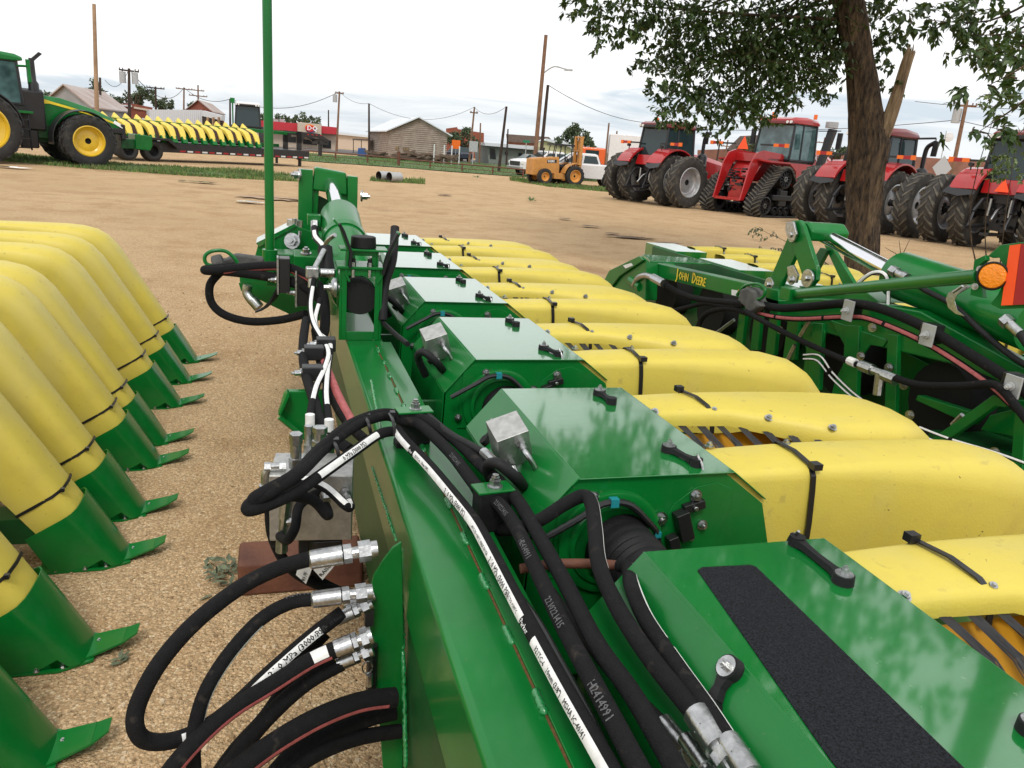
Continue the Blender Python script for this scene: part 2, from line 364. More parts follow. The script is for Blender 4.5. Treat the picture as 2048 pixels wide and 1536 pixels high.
# puddle marks, tar streaks on the lot
def flat(name,pts,z,mt,label=None,kind='structure'):
    m=MB(); m.add([V((p.x,p.y,z)) for p in pts],[tuple(range(len(pts)))]); o=m.build(name,[mt],None,smooth=0); return tag(o,kind=kind)
WET=mat('damp_soil',(.44,.29,.17),.8,var=.3,vs=2); WTR=mat('puddle_water',(.62,.58,.52),.03,spec=1,coat=1,cior=2.5)
def blob(px,py,rx,ry,n=26,seed=1):
    r_=random.Random(seed); return [az(px+rx*math.cos(t*2*PI/n)*r_.uniform(.6,1.1),py+ry*math.sin(t*2*PI/n)*r_.uniform(.6,1.1)+rx*math.cos(t*2*PI/n)*.06,0) for t in range(n)]
flat('wet_patch',blob(550,399,80,4,n=40,seed=4),.040,WET); flat('puddle',blob(500,407,34,1.8,seed=5),.050,WTR); flat('puddle',blob(20,337,45,1.2,seed=6),.05,WTR)
flat('puddle',blob(390,366,50,.8,seed=9),.05,WTR)
TAR=mat('dark_crumbs',(.20,.13,.08),.95,var=.4,vs=8)
for q_ in ((1262,478,52,2.2,21),(1180,455,22,1.4,22),(1335,490,34,1.6,23),(1225,470,18,1.2,24),(415,367,22,.9,25),(890,392,16,1,26),(1130,440,14,1,27)): flat('dirt_streak',blob(*q_[:4],n=44,seed=q_[4]),.045,TAR)
GRS=mat('verge_soil_green',(.10,.17,.045),.9,var=.5,vs=1.5)
ASP=mat('asphalt',(.16,.15,.14),.9,var=.3,vs=2)
road=[g(0,262,110),g(560,300,95),g(1240,345,95),g(2100,400,95),g(2100,400,125),g(1240,340,125),g(560,290,125),g(0,255,140)]
flat('road',road,.05,ASP)
sv=[az(x,y,0) for x,y in ((600,322),(760,333),(1010,352),(1235,366),(1235,350),(1010,330),(760,316),(600,306))]
flat('grass_verge',sv,.045,GRS)
flat('grass_patch',[az(x,y,0) for x,y in ((0,320),(180,336),(420,352),(610,362),(610,352),(420,341),(180,325),(0,308))],.04,GRS)
# grass blades (one mass each)
GB=[mat('grass_green',(.12,.24,.045),.8,var=.4,vs=1),mat('grass_dry',(.26,.27,.10),.8,var=.4,vs=1),mat('grass_dark',(.06,.12,.03),.8,var=.4,vs=1)]
def grass(poly,n,h,label,seed=2,dry=.15,edge=False):
    r_=random.Random(seed); m=MB(); xs_=[p.x for p in poly]; ys_=[p.y for p in poly]
    def inside(x,y):
        c=False; j=len(poly)-1
        for i in range(len(poly)):
            if (poly[i].y>y)!=(poly[j].y>y) and x<(poly[j].x-poly[i].x)*(y-poly[i].y)/(poly[j].y-poly[i].y)+poly[i].x: c=not c
            j=i
        return c
    k=0; tries=0
    while k<n and tries<n*40:
        tries+=1
        x=r_.uniform(min(xs_),max(xs_)); y=r_.uniform(min(ys_),max(ys_))
        if not inside(x,y): continue
        k+=1; hh=h*r_.uniform(.3,1.2)*(.5+abs(noise.noise(V((x*.4,y*.4,1))))*1.8); a=r_.uniform(0,PI); w=h*r_.uniform(.10,.22); dx=r_.uniform(-.4,.4)*hh; dy=r_.uniform(-.4,.4)*hh
        m.add([(x-w*math.cos(a),y-w*math.sin(a),0),(x+w*math.cos(a),y+w*math.sin(a),0),(x+dx,y+dy,hh)],[(0,1,2)],1 if r_.random()<dry else (2 if r_.random()<.3 else 0))
    return tag(m.build('grass',GB,None,smooth=0,fix=False),label,'grass',kind='stuff')
grass(sv,26000,.16,'mown green grass along the pipe fence',3)
grass([az(x,y,0) for x,y in ((0,322),(180,338),(420,355),(640,366),(640,356),(420,340),(180,324),(0,306))],16000,.15,'rough grass strip behind the green tractor and in front of the trailer',4,.35)
grass([az(x,y,0) for x,y in ((1020,361),(1100,374),(1235,386),(1235,377),(1130,370),(1020,356))],6000,.17,'weedy grass strip in front of the tan forklift',5,.3)
grass([az(x,y,0) for x,y in ((740,362),(850,369),(850,361),(742,357))],1500,.14,'short grass around the culvert pipes',6,.3)
# ================================================================== buildings
BRK=mat('red_brick',(.26,.075,.045),.85,var=.3,vs=3,wave=('Z',4,.2)); GRYM=mat('grey_metal_wall',(.30,.30,.30),.6,var=.25,vs=.6); RUSTR=mat('rusty_tin_roof',(.44,.38,.35),.6,col2=(.30,.21,.17),vs=.4)
WMET=mat('white_ribbed_metal',(.55,.57,.60),.5,wave=('X',2.2,.5)); BEI=mat('beige_stucco',(.58,.48,.38),.8,var=.1); RRF=mat('red_roof_metal',(.52,.03,.045),.4,wave=('X',3,.4)); WRF=mat('white_roof_metal',(.62,.65,.68),.4)
PLK=mat('weathered_planks',(.36,.30,.25),.9,col2=(.24,.185,.15),vs=1.2,wave=('Z',1.6,1.0)); GGM=mat('grey_green_metal',(.19,.22,.19),.6,wave=('X',3,.3)); YWL=mat('pale_yellow_wall',(.50,.47,.27),.8,wave=('X',3,.3)); BRF=mat('brown_shingles',(.15,.115,.10),.9,var=.3,vs=2)
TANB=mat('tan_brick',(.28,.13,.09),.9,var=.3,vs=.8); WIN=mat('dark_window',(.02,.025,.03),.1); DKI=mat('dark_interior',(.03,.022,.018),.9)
def hv(p): return V((p.x,p.y,0)).normalized()
class Fac:
    """vertical facade plane at distance D through pixel column cx, turned by rot; returns points for pixels"""
    def __init__(s,cx,cy,D,rot=0):
        s.p=g(cx,cy,D); s.n=Matrix.Rotation(rot,3,'Z')@hv(s.p); s.b=s.n
    def pt(s,x,y,off=0):
        d=ray(x,y); p0=s.p+s.n*off; t=(p0-CAMP).dot(s.n)/d.dot(s.n); return CAMP+d*t
def face(t,F_,name,px,depth,mt,off=0,ground=(),parent=None,bev=0):
    ps=[F_.pt(x,y,off) for x,y in px]
    for i in ground: ps[i].z=0
    m=MB(); m.prism([p-t.location for p in ps],F_.n*depth); return m.build(name,[mt],parent or t,smooth=0,bevel=bev)
def house(t,A,B,C,he,hr,wall,roof,ov=.35,dz=.1,name='wall'):
    """gable between A and B, ridge running along A->C"""
    o=t.location; A,B,C=(V(q)-o for q in (A,B,C)); dv=C-A; Dp=B+dv; zA=V((0,0,he)); M_=(A+B)/2+V((0,0,hr)); M2=M_+dv
    m=MB(); m.add([A,B,B+zA,M_,A+zA,C,Dp,Dp+zA,M2,C+zA],[(0,1,2,3,4),(5,9,8,7,6),(0,4,9,5),(1,6,7,2),(4,3,8,9),(2,7,8,3)]); w_=m.build(name,[wall],t,smooth=0)
    u=(B-A).normalized(); v=dv.normalized(); sl=(M_-(A+zA)); m=MB()
    for P_,s in ((A,-1),(B,1)):
        e=P_+zA; k=(M_-e); e2=e-k.normalized()*ov; q=[e2-v*ov,M_-v*ov,M2+v*ov,e2+dv+v*ov]; m.prism([x+V((0,0,.03)) for x in q],(0,0,dz))
    m.build('roof',[roof],t,smooth=0); return w_
# grey shed with gable
Fg=Fac(140,235,72,R(12)); t=thing('shed','weathered grey gabled shed with rusty tin roof behind the green tractor','shed',g(140,235,72))
a=g(88,240,74); b=g(186,252,66); house(t,a,b,g(168,240,84),2.35,3.75,GRYM,RUSTR)
# brick building
t=thing('brick_building','red brick building with pale band behind the far header','building',g(260,240,82)); F_=Fac(255,240,82,R(8))
w_=face(t,F_,'wall',[(200,208),(263,213),(264,207),(305,215),(306,262),(200,258)],12,BRK,ground=(4,5)); face(t,F_,'band',[(268,213),(303,219),(303,223),(268,217)],.1,BEI,off=-.12,parent=w_)
m=[((268,234),(276,235),(276,246),(268,245)),((284,236),(292,237),(292,247),(284,246))]
for q in m: face(t,F_,'window',q,.06,WP,off=-.1,parent=w_)
face(t,F_,'coping',[(199,205),(264,211),(264,214),(199,208)],12.2,WRF,off=-.2,parent=w_)
# white metal building with open bays
t=thing('metal_building','long white ribbed metal building with open bays on its right end','building',g(350,250,68)); F_=Fac(350,250,68,R(3))
w_=face(t,F_,'wall',[(299,219),(404,220),(404,262),(299,256)],9,WMET,ground=(2,3))
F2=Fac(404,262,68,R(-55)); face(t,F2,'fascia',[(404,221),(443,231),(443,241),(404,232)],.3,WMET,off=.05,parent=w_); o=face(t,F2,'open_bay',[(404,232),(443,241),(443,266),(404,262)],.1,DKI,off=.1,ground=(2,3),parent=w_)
for x in (413,424,435): face(t,F2,'post',[(x,234),(x+2,234.5),(x+2,264),(x,264)],.15,POLEL,off=-.1,ground=(2,3),parent=w_)
# brick gable behind it
t=thing('brick_house','brick house with a low rusty gable roof behind the white metal building','house',g(397,240,92)); a=g(373,240,95); b=g(424,246,90); house(t,a,b,g(403,240,108),3.2,4.2,BRK,RUSTR)
# restaurant
t=thing('restaurant','beige restaurant with a red metal roof band and a sign panel','restaurant',g(610,300,104)); F_=Fac(610,300,104,R(6))
w_=face(t,F_,'wall',[(516,256),(675,267),(676,306),(516,296)],14,BEI,ground=(2,3)); face(t,F_,'roof_band',[(514,240),(598,247),(676,255),(676,269),(598,263),(514,257)],13,RRF,off=-.9)
sg=face(t,F_,'sign_panel',[(596,244),(643,249),(643,276),(596,270)],1.0,BEI,off=-1.9,bev=.05)
def lens(F_,cx,cy,w,h,off,mt,par,name='sign_shape',t=t):
    pts=[(cx+w*math.cos(a),cy+h*math.sin(a)*(1 if abs(math.cos(a))<.9 else .6)+w*math.cos(a)*.09) for a in [i*PI/10 for i in range(20)]]
    return face(t,F_,name,pts,.05,mt,off=off,parent=par)
SR=mat('sign_red',(.62,.02,.03),.4); SB=mat('sign_blue',(.02,.07,.30),.4); SO=mat('sign_orange',(.85,.25,.02),.4)
l1=lens(F_,621,257.5,10.5,8.0,-2.0,SB,sg); lens(F_,620,255,10,6.2,-2.06,SO,sg); lens(F_,620,257,9.8,6.4,-2.12,SR,sg)
m=MB(); p=F_.pt(613.5,260,-2.14)-t.location; ux=F_.pt(630,261.6,-2.14)-F_.pt(613.5,260,-2.14); text_on(m,'DQ',p,ux,V((0,0,1)),.80,bold=2,off=.03); m.build('lettering',[TW],sg,smooth=0,fix=False)
for q in (((566,272),(592,274),(592,285),(566,283)),((606,278),(634,281),(634,290),(606,288)),((645,279),(662,281),(662,297),(645,295))): face(t,F_,'window',q,.06,WIN,off=-.1,parent=w_)
for x in (548,560): face(t,F_,'roof_unit',[(x,238),(x+9,239),(x+9,245),(x,244)],1.2,CONC,off=2)
# low long tan building behind
t=thing('low_building','long low tan building right of the restaurant','building',g(705,285,135)); F_=Fac(705,285,135); face(t,F_,'wall',[(660,266),(752,276),(752,292),(660,286)],10,BEI,ground=(2,3)); face(t,F_,'roof',[(658,262),(754,273),(754,277),(658,267)],11,WRF,off=-.5)
# weathered wooden building with a white roof
a=g(776,312,86); b=g(892,324,82); c=g(737,300,104)
t=thing('wooden_building','weathered plank building with a white gable roof beside the pipe fence','building',(a+b)/2); w_=house(t,a,b,c,2.75,4.15,PLK,WRF,ov=.5,dz=.12)
o=t.location; F_=Fac(834,318,83.8,0); F_.p=a; nn=(b-a).normalized(); F_.n=V((-nn.y,nn.x,0)); 
for q in (((790,292),(797,293),(797,300),(790,299)),((806,295),(818,296),(818,303),(806,302))): face(t,F_,'board_patch',q,.04,WOODB,off=-.06,parent=w_)
t=thing('lean_to','open lean-to shed on the left side of the plank building','shed',g(722,300,98)); F_=Fac(722,300,98); face(t,F_,'roof',[(705,277),(745,279),(745,282),(705,280)],5,BRF); 
for x in (706,722,738): face(t,F_,'post',[(x,280),(x+1.5,280),(x+1.5,300),(x,300)],.2,POLED,ground=(2,3))
# junk yard things
def boxthing(name,label,cat,px,D,dep,mt,group=None,bev=.05):
    t=thing(name,label,cat,g(px[2][0],px[2][1],D),0,group); F_=Fac(px[2][0],px[2][1],D); face(t,F_,'body',px,dep,mt,ground=(2,3),bev=bev); return t
boxthing('dumpster','blue dumpster standing left of the plank building','dumpster',((716,296),(731,296),(732,309),(715,308)),84,1.2,mat('blue_paint',(.02,.08,.25),.5))
def pile(label,x0,x1,y,D,seed,n=22,h=.9):
    r_=random.Random(seed); A=g(x0,y,D); B=g(x1,y+(x1-x0)*.08,D); t=thing('scrap_pile',label,'scrap pile',A); m=MB(); u=B-A
    for i in range(n):
        p=u*r_.random()+V((0,r_.uniform(-.5,1.5),r_.uniform(.05,h))); L_=r_.uniform(.6,2.4); m.box(p,(L_,r_.uniform(.06,.25),r_.uniform(.05,.22)),0,Matrix.Rotation(r_.uniform(-.7,.7),3,'Z')@Matrix.Rotation(r_.uniform(-.3,.3),3,'Y'))
    m.build('boards',[mat('old_lumber',(.20,.14,.10),.9,var=.6,vs=1.5) if 'old_lumber' not in bpy.data.materials else bpy.data.materials['old_lumber']],t,smooth=0)
pile('heap of old lumber at the left corner of the plank building',740,770,308,80,1,14,.6); pile('long heap of scrap metal and boards in front of the plank building',798,880,324,77,2,44,.8); pile('low scrap heap right of the junk in front of the fence posts',884,905,328,76,3,14,.8)
for i,(x,y,h_) in enumerate(((867,330,32),(887,332,33),(902,334,32),(917,335,30))):
    t=thing('post',('leftmost','second','third','rightmost')[i]+' white pipe post of the chain link corner','post',g(x,y,76)); m=MB(); m.cyl((0,0,0),(0,0,1.75),.06); m.build('shaft',[WP],t)
# grey green building, yellow shed, background blocks
t=thing('metal_building','grey green metal building with a white roof behind the telephone poles','building',g(1015,320,98)); F_=Fac(1015,320,98,R(10))
w_=face(t,F_,'wall',[(975,291),(1068,299),(1068,332),(978,322)],12,GGM,ground=(2,3)); face(t,F_,'roof',[(970,285),(1068,292),(1070,300),(970,291)],13,WRF,off=-.8); 
for q in (((1037,305),(1044,306),(1044,313),(1037,312)),((1010,303),(1016,304),(1016,310),(1010,309)),((980,296),(990,297),(992,318),(980,317))): face(t,F_,'window',q,.05,WIN,off=-.07,parent=w_)
t=thing('shed','pale yellow shed with grey gable roof between the poles and the round tree','shed',g(1110,320,92)); a=g(1082,322,92); b=g(1096,324,90); F_=Fac(1110,320,92,R(5)); w_=face(t,F_,'wall',[(1083,294),(1088,282),(1093,280),(1142,292),(1142,328),(1083,322)],10,YWL,ground=(4,5)); face(t,F_,'roof',[(1087,281),(1094,277),(1160,290),(1160,295),(1142,295),(1093,282)],11,WRF,off=-.4)
t=thing('shed','pale shed with a long roof behind the white truck cab','shed',g(1180,330,105)); F_=Fac(1180,330,105); face(t,F_,'wall',[(1140,300),(1215,306),(1215,340),(1140,334)],8,YWL,ground=(2,3)); face(t,F_,'roof',[(1150,290),(1205,296),(1217,307),(1138,301)],9,mat('grey_roof',(.42,.44,.46),.5),off=-.4)
t=thing('wood_fence','brown board fence right of the yellow shed','fence',g(1170,330,80)); F_=Fac(1170,330,80); face(t,F_,'boards',[(1158,312),(1196,315),(1196,340),(1158,336)],.15,mat('brown_boards',(.22,.15,.09),.9,wave=('X',6,.6)),ground=(2,3))
t=thing('brick_building','square red brick block behind the tree left of the poles','building',g(920,300,140)); F_=Fac(920,300,140); face(t,F_,'wall',[(892,257),(914,254),(916,258),(968,266),(968,310),(892,305)],10,BRK,ground=(4,5))
t=thing('church','long brown shingle roofed hall far behind the telephone poles','building',g(1060,300,165)); F_=Fac(1060,300,165); face(t,F_,'wall',[(1016,283),(1108,287),(1108,310),(1016,305)],12,TANB,ground=(2,3)); face(t,F_,'roof',[(1012,268),(1098,274),(1112,289),(1014,284)],14,BRF,off=-.5)
t=thing('warehouse','long low brown warehouse behind the row of red tractors','warehouse',g(1700,345,130)); F_=Fac(1700,345,130,R(6)); face(t,F_,'wall',[(1395,300),(1450,298),(1700,308),(1840,314),(2060,330),(2060,380),(1395,340)],16,TANB,ground=(5,6))
t=thing('hip_roof_house','house with a grey brown hip roof above the leftmost tractors','house',g(1500,320,118)); F_=Fac(1500,320,118); face(t,F_,'wall',[(1458,300),(1545,303),(1545,340),(1458,336)],9,TANB,ground=(2,3)); face(t,F_,'roof',[(1452,300),(1480,272),(1520,270),(1552,305)],10,BRF,off=-.5)
# ================================================================== poles and wires
def pole(name,label,x0,y0,x1,y1,D,r,mt,arms=(),cans=(),lamp=None,group='utility poles across the lot'):
    A=g(x0,y0,D); B=ad(x1,y1,D); t=thing(name,label,'pole',A,0,group); r*=.85; m=MB(); m.cyl((0,0,0),B-A,r,r*.72,n=12); m.build('shaft',[mt],t,smooth=60)
    per=V((hv(A).y,-hv(A).x,0)); d=(B-A)
    for f,w_ in arms:
        m=MB(); c=d*f; m.box(c,(w_,.12,.12),0,Matrix.Rotation(math.atan2(per.y,per.x)+.3,3,'Z'))
        for k in (-.46,-.3,.3,.46): m.cyl(c+per*w_*k,c+per*w_*k+V((0,0,.18)),.04,n=6)
        m.build('crossarm',[mt],t)
    for f,s in cans:
        m=MB(); c=d*f+per*s; m.cyl(c,c+V((0,0,.85)),.25,n=14); m.cyl(c+V((0,0,.85)),c+V((0,0,1.0)),.05); m.build('transformer',[CONC],t,smooth=40)
    if lamp:
        m=MB(); p=ad(*lamp[0],D)-A; q=ad(*lamp[1],D)-A; m.tube(smooth_path([p,p.lerp(q,.4)+V((0,0,.35)),q.lerp(p,.15)+V((0,0,.1)),q],5),.05); m.box(q,(.6,.25,.12),0,Matrix.Rotation(math.atan2(per.y,per.x),3,'Z')); m.build('lamp_arm',[CONC],t)
    return B
T1_=pole('utility_pole','tall pale pole rising left of the trailer header',193,262,188,8,47,.135,POLEL)
pole('utility_pole','short dark pole just right of the tall pale pole',199,240,200,155,76,.14,POLED)
q2=pole('utility_pole','dark pole with crossarm and two grey transformers above the brick building',258,262,258,137,74,.16,POLED,arms=((.97,1.5),),cans=((.80,-.45),(.80,.45)))
pole('utility_pole','dark pole with one crossarm above the white metal building',312,250,311,173,96,.15,POLED,arms=((.97,1.8),))
q3=pole('utility_pole','thin pole with crossarm left of the brick gable house',366,250,368,175,115,.15,POLE,arms=((.97,2),))
pole('utility_pole','pole with two crossarms right above the brick gable house',396,240,396,170,120,.15,POLE,arms=((.80,2.4),(.9,1.6)))
q4=pole('utility_pole','dark pole rising behind the open bays of the white building',460,262,460,198,98,.15,POLED)
q5=pole('utility_pole','brown pole with a small transformer right of the red roofed restaurant',673,296,679,183,98,.16,POLE,arms=((.97,1.0),),cans=((.82,-.45),))
pole('utility_pole','short thin pole between the restaurant sign and the brown pole',657,292,657,220,120,.14,POLED)
q6=pole('utility_pole','dark pole in front of the left end of the white gable roof',738,320,738,207,84,.14,POLED)
q7=pole('utility_pole','brown pole right of the plank building',938,325,949,214,92,.15,POLE,arms=((.9,.9),))
pole('utility_pole','shorter brown pole in front of the bushy tree',959,325,961,246,94,.13,POLE)
q8=pole('utility_pole','dark slanting pole in front of the grey green building',997,345,1013,213,66,.15,POLED)
pole('utility_pole','thin brown pole right behind the dark slanting pole',1013,325,1016,258,96,.13,POLED)
q9=pole('street_lamp_pole','tallest brown pole with a street lamp arm behind the white pickup',1068,335,1092,70,60,.20,POLE,lamp=((1087,146),(1137,140)))
q10=pole('utility_pole','dark pole close to the street lamp pole',1079,335,1096,170,61,.17,POLED)
pole('utility_pole','left pole above the white box truck',1213,300,1218,246,95,.15,POLE); pole('utility_pole','right pole above the white box truck',1231,300,1234,262,95,.13,POLE)
pole('utility_pole','thin dark pole between the two leftmost red tractors',1434,310,1441,278,100,.13,POLED); pole('utility_pole','brown pole with crossarm left of the tracked tractor',1449,312,1456,280,110,.14,POLE,arms=((.85,1.4),))
pole('utility_pole','small crossarmed pole right of the tracked tractor',1640,310,1650,275,115,.14,POLE,arms=((.9,2.0),))
q11=pole('utility_pole','brown leaning pole with a grey transformer box right of the tree trunk',1905,350,1934,200,58,.17,POLE,arms=((.95,1.2),),cans=((.80,-.4),))
B_=pole('mast','thin steel mast with a white disc beside the leaning pole',1878,350,1893,262,50,.035,CONC,group=None); 
t=thing('antenna_dish','round white antenna disc on the thin steel mast','antenna',B_); m=MB(); p=V((.25,0,-.3)); m.lathe(p,(-.3,-1,0),[(0,.25),(.04,.24),(.06,.02)],16); m.tube([(0,0,-.3),(.25,0,-.3)],.02); m.build('disc',[WP],t)
def wire(label,a,b,sag,r=.018):
    m=MB(); pts=[a.lerp(b,i/14)-V((0,0,sag*2.2*(i/14)*(1-i/14))) for i in range(15)]; m.tube([p-a for p in pts],r,n=5); o=m.build('power_line',[POLED],None,smooth=60); o.location=a; tag(o,label,'wire','power lines over the lot')
wire('cable sagging from the restaurant pole to the dark pole at the plank roof',q5,q6,.8); wire('cable from the plank roof pole to the brown pole beyond it',q6,q7,2.6); wire('cable rising from the brown pole to the dark slanting pole',q7,q8,1.2)
wire('long cable from the pole near the street lamp down over the leftmost red tractor',q10,ad(1300,246,75),1.0,.022); wire('cable crossing behind the tree foliage to the leaning pole',ad(1300,250,75),ad(1915,240,60),1.0,.022); wire('cable running from the leaning pole to the right edge',ad(1915,240,60),ad(2200,280,60),.4,.02)
wire('upper cable at the top of the leaning pole',ad(1830,203,70),ad(2200,222,60),.3,.02); wire('cable between the transformer pole and the thin pole over the brick gable',q2,q3,3.2,.03); wire('cable from the thin pole to the dark pole at the open bays',q3,q4,1.5,.03); wire('cable behind the marker pole toward the restaurant pole',q4,q5,2.5,.03)
wire('cable from the left edge to the transformer pole',ad(210,160,76),q2,1.6,.02)
# pipe fence along the grass
FN=[(606,317,301),(671,322.7,306),(735,327.6,311),(797,333,317),(860,339,323),(924,343.8,328.5),(985,348.5,333.5),(1046,354,339)]
t=thing('pipe_fence','low rusty pipe fence along the green grass','fence',g(606,317,60)); o=t.location; tops=[]
for i,(x,yb_,yt) in enumerate(FN):
    p=az(x,yb_,0); dd=math.hypot(p.x,p.y); dd=62-i*.9; A=g(x,yb_,dd); B=ad(x,yt,dd); m=MB(); m.cyl(A-o,V((A.x,A.y,B.z+(.5 if i==3 else .04)))-o,.06 if i!=3 else .11,n=8); m.build('fence_post',[RU],t); tops.append(V((A.x,A.y,B.z))-o)
m=MB(); m.tube(tops,.045,n=8); m.tube([p-V((0,0,.28)) for p in tops],.02,n=6); m.build('rail',[RU],t)
# signs
def sign(label,x,y,D,w,h,mt,hp,name='road_sign',rot=0,poly=None):
    p=ad(x,y,D); t=thing(name,label,'sign',(p.x,p.y,0)); per=V((hv(p).y,-hv(p).x,0)); m=MB()
    q=poly or [(-w,-h),(w,-h),(w,h),(-w,h)]; m.prism([per*a+V((0,0,p.z+b)) for a,b in q],hv(p)*.03); m.build('panel',[mt],t,smooth=0); m=MB(); m.cyl(V((0,0,0))+hv(p)*.06,V((0,0,p.z))+hv(p)*.06,.04); m.build('sign_post',[CONC],t); return t
sign('square orange sign near the dark parked car',912,289,88,.45,.45,ORF,0); sign('grey sign board right of the orange sign',947,293,80,.42,.5,CONC,0); sign('green street name sign above the grey green building',1053,283,70,.3,.09,mat('sign_green',(.01,.20,.10),.5),0); sign('green street name sign behind the forklift mast',1138,311,58,.3,.10,bpy.data.materials['sign_green'],0)
sign('pale diamond shaped sign back behind the third tractor',1884,336,38,.5,.5,mat('sign_back',(.50,.50,.50),.5),0,poly=[(-.36,0),(0,-.5),(.36,0),(0,.5)])
# culvert pipes
for i,(x,y,lab) in enumerate(((757,362,'left corrugated culvert pipe lying in the short grass'),(778,364,'right corrugated culvert pipe lying in the short grass'))):
    p=az(x,y,0); t=thing('culvert_pipe',lab,'pipe',p,R(-5),'culvert pipes'); m=MB(); pr=[(k*.05,.20+.010*(k%2)) for k in range(13)]; m.lathe((0,0,.21),(1,.75,0),pr,22); m.lathe((0,0,.21),(1,.75,0),[(k*.05,.185) for k in (0,12)],22,mi=1); m.build('tube',[CONC,DKI],t,smooth=50)
# ================================================================== trees
def leafquad(mb,p,d,n,L_,W_,mi):
    s=d.cross(n).normalized()*W_*.5; m1=p+d*L_*.42+n*L_*.06
    mb.add([p,m1+s,p+d*L_,m1-s],[(0,1,2),(0,2,3)],mi)
def rv(r_): 
    while 1:
        v=V((r_.uniform(-1,1),r_.uniform(-1,1),r_.uniform(-1,1)))
        if .05<v.length<1: return v
def far_tree(label,blobs,D,base,seed,trunk=True,size=.32,dens=1.0,group='trees beyond the lot'):
    r_=random.Random(seed); o=g(base[0],base[1],D); t=thing('tree',label,'tree',o,0,group); m=MB()
    for x,y,rp in blobs:
        dd=D+r_.uniform(-1.5,1.5); c=ad(x,y,dd)-o; rr=rp*D/F; n=int(260*dens*rr*rr/(size/.32)**2)+40; cl=[c+rv(r_)*rr*.85 for _ in range(max(5,int(7*rr)))]
        for i in range(n):
            q=r_.choice(cl)+rv(r_)*rr*.42; d=rv(r_).normalized(); leafquad(m,q,d,rv(r_).normalized(),size*r_.uniform(.6,1.3),size*.6,0 if r_.random()<.6 else 1)
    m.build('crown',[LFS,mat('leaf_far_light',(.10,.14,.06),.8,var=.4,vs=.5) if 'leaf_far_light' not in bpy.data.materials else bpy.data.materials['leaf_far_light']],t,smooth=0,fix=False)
    m=MB(); top=ad(blobs[0][0],blobs[0][1],D)-o; m.tube(smooth_path([V((0,0,0)),top*.5+V((.1,0,0)),top],4),[.28-.02*i for i in range(9)],n=8)
    for b_ in blobs[1:4]: e=ad(b_[0],b_[1],D)-o; m.tube([top*.45,top.lerp(e,.5),e],[.12,.08,.03],n=6)
    m.build('trunk',[BARK],t)
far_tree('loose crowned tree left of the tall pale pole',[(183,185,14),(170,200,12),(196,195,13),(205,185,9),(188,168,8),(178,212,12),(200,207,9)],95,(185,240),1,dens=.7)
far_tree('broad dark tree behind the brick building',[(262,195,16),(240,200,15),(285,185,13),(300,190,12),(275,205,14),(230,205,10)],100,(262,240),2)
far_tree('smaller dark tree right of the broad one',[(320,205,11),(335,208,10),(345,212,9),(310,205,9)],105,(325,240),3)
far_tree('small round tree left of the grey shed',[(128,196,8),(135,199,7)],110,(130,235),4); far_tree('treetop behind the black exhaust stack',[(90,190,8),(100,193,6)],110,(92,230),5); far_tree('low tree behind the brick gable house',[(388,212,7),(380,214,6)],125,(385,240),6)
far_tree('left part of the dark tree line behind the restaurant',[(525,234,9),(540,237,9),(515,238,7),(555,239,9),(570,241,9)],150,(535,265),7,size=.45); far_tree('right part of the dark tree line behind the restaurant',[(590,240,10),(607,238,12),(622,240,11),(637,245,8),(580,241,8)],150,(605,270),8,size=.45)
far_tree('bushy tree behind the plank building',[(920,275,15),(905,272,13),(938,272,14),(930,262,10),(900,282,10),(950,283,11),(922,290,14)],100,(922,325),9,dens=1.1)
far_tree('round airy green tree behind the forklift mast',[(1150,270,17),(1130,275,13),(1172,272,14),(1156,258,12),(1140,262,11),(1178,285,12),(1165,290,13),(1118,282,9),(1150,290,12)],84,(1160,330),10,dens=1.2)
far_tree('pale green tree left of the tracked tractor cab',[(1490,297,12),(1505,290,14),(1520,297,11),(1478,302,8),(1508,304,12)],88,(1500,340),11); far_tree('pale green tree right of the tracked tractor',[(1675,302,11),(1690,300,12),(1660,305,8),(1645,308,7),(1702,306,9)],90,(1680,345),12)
# near tree
TD=12.75; to=g(1724,590,TD); NT=thing('tree','big rough barked tree with dark leaves and a snapped off bare limb','tree',to)
def tr_(x,y,D=TD): return ad(x,y,D)-to
def bark_tube(pts,rs,mb,n=26,amp=.10,mi=0):
    path=smooth_path(pts,16); k=len(path); rr=[]; 
    for i in range(k):
        f=i/(k-1)*(len(rs)-1); j=min(int(f),len(rs)-2); rr.append(rs[j]+(rs[j+1]-rs[j])*(f-j))
    rings=[]; ref=V((0,1,0))
    for i,p in enumerate(path):
        t=(path[min(i+1,k-1)]-path[max(i-1,0)]).normalized(); u=(ref-t*ref.dot(t)).normalized(); w_=t.cross(u)
        ring=[]
        for j in range(n):
            a=2*PI*j/n; q=noise.noise(V((math.cos(a)*2.2,math.sin(a)*2.2,p.z*.9)))*1.0+(abs(noise.noise(V((math.cos(a)*8,math.sin(a)*8,p.z*1.6))))-.2)*1.5
            ring.append(p+(u*math.cos(a)+w_*math.sin(a))*rr[i]*(1+amp*q))
        rings.append(ring)
    mb.loft(rings,mi)
m=MB(); bark_tube([V((0,0,-.1)),tr_(1723,520),tr_(1726,440),tr_(1730,350),tr_(1735,290),tr_(1729,220),tr_(1719,130),tr_(1703,40),tr_(1688,-60),tr_(1665,-260),tr_(1650,-500)],[.27,.225,.22,.25,.265,.215,.185,.20,.195,.16,.1],m,72,.12); trunk_=m.build('trunk',[BARK],NT,smooth=60)
m=MB(); bark_tube([tr_(1752,300),tr_(1768,262),tr_(1786,215),tr_(1800,170),tr_(1812,130),tr_(1821,103)],[.10,.095,.08,.07,.068,.06],m,30,.22); 
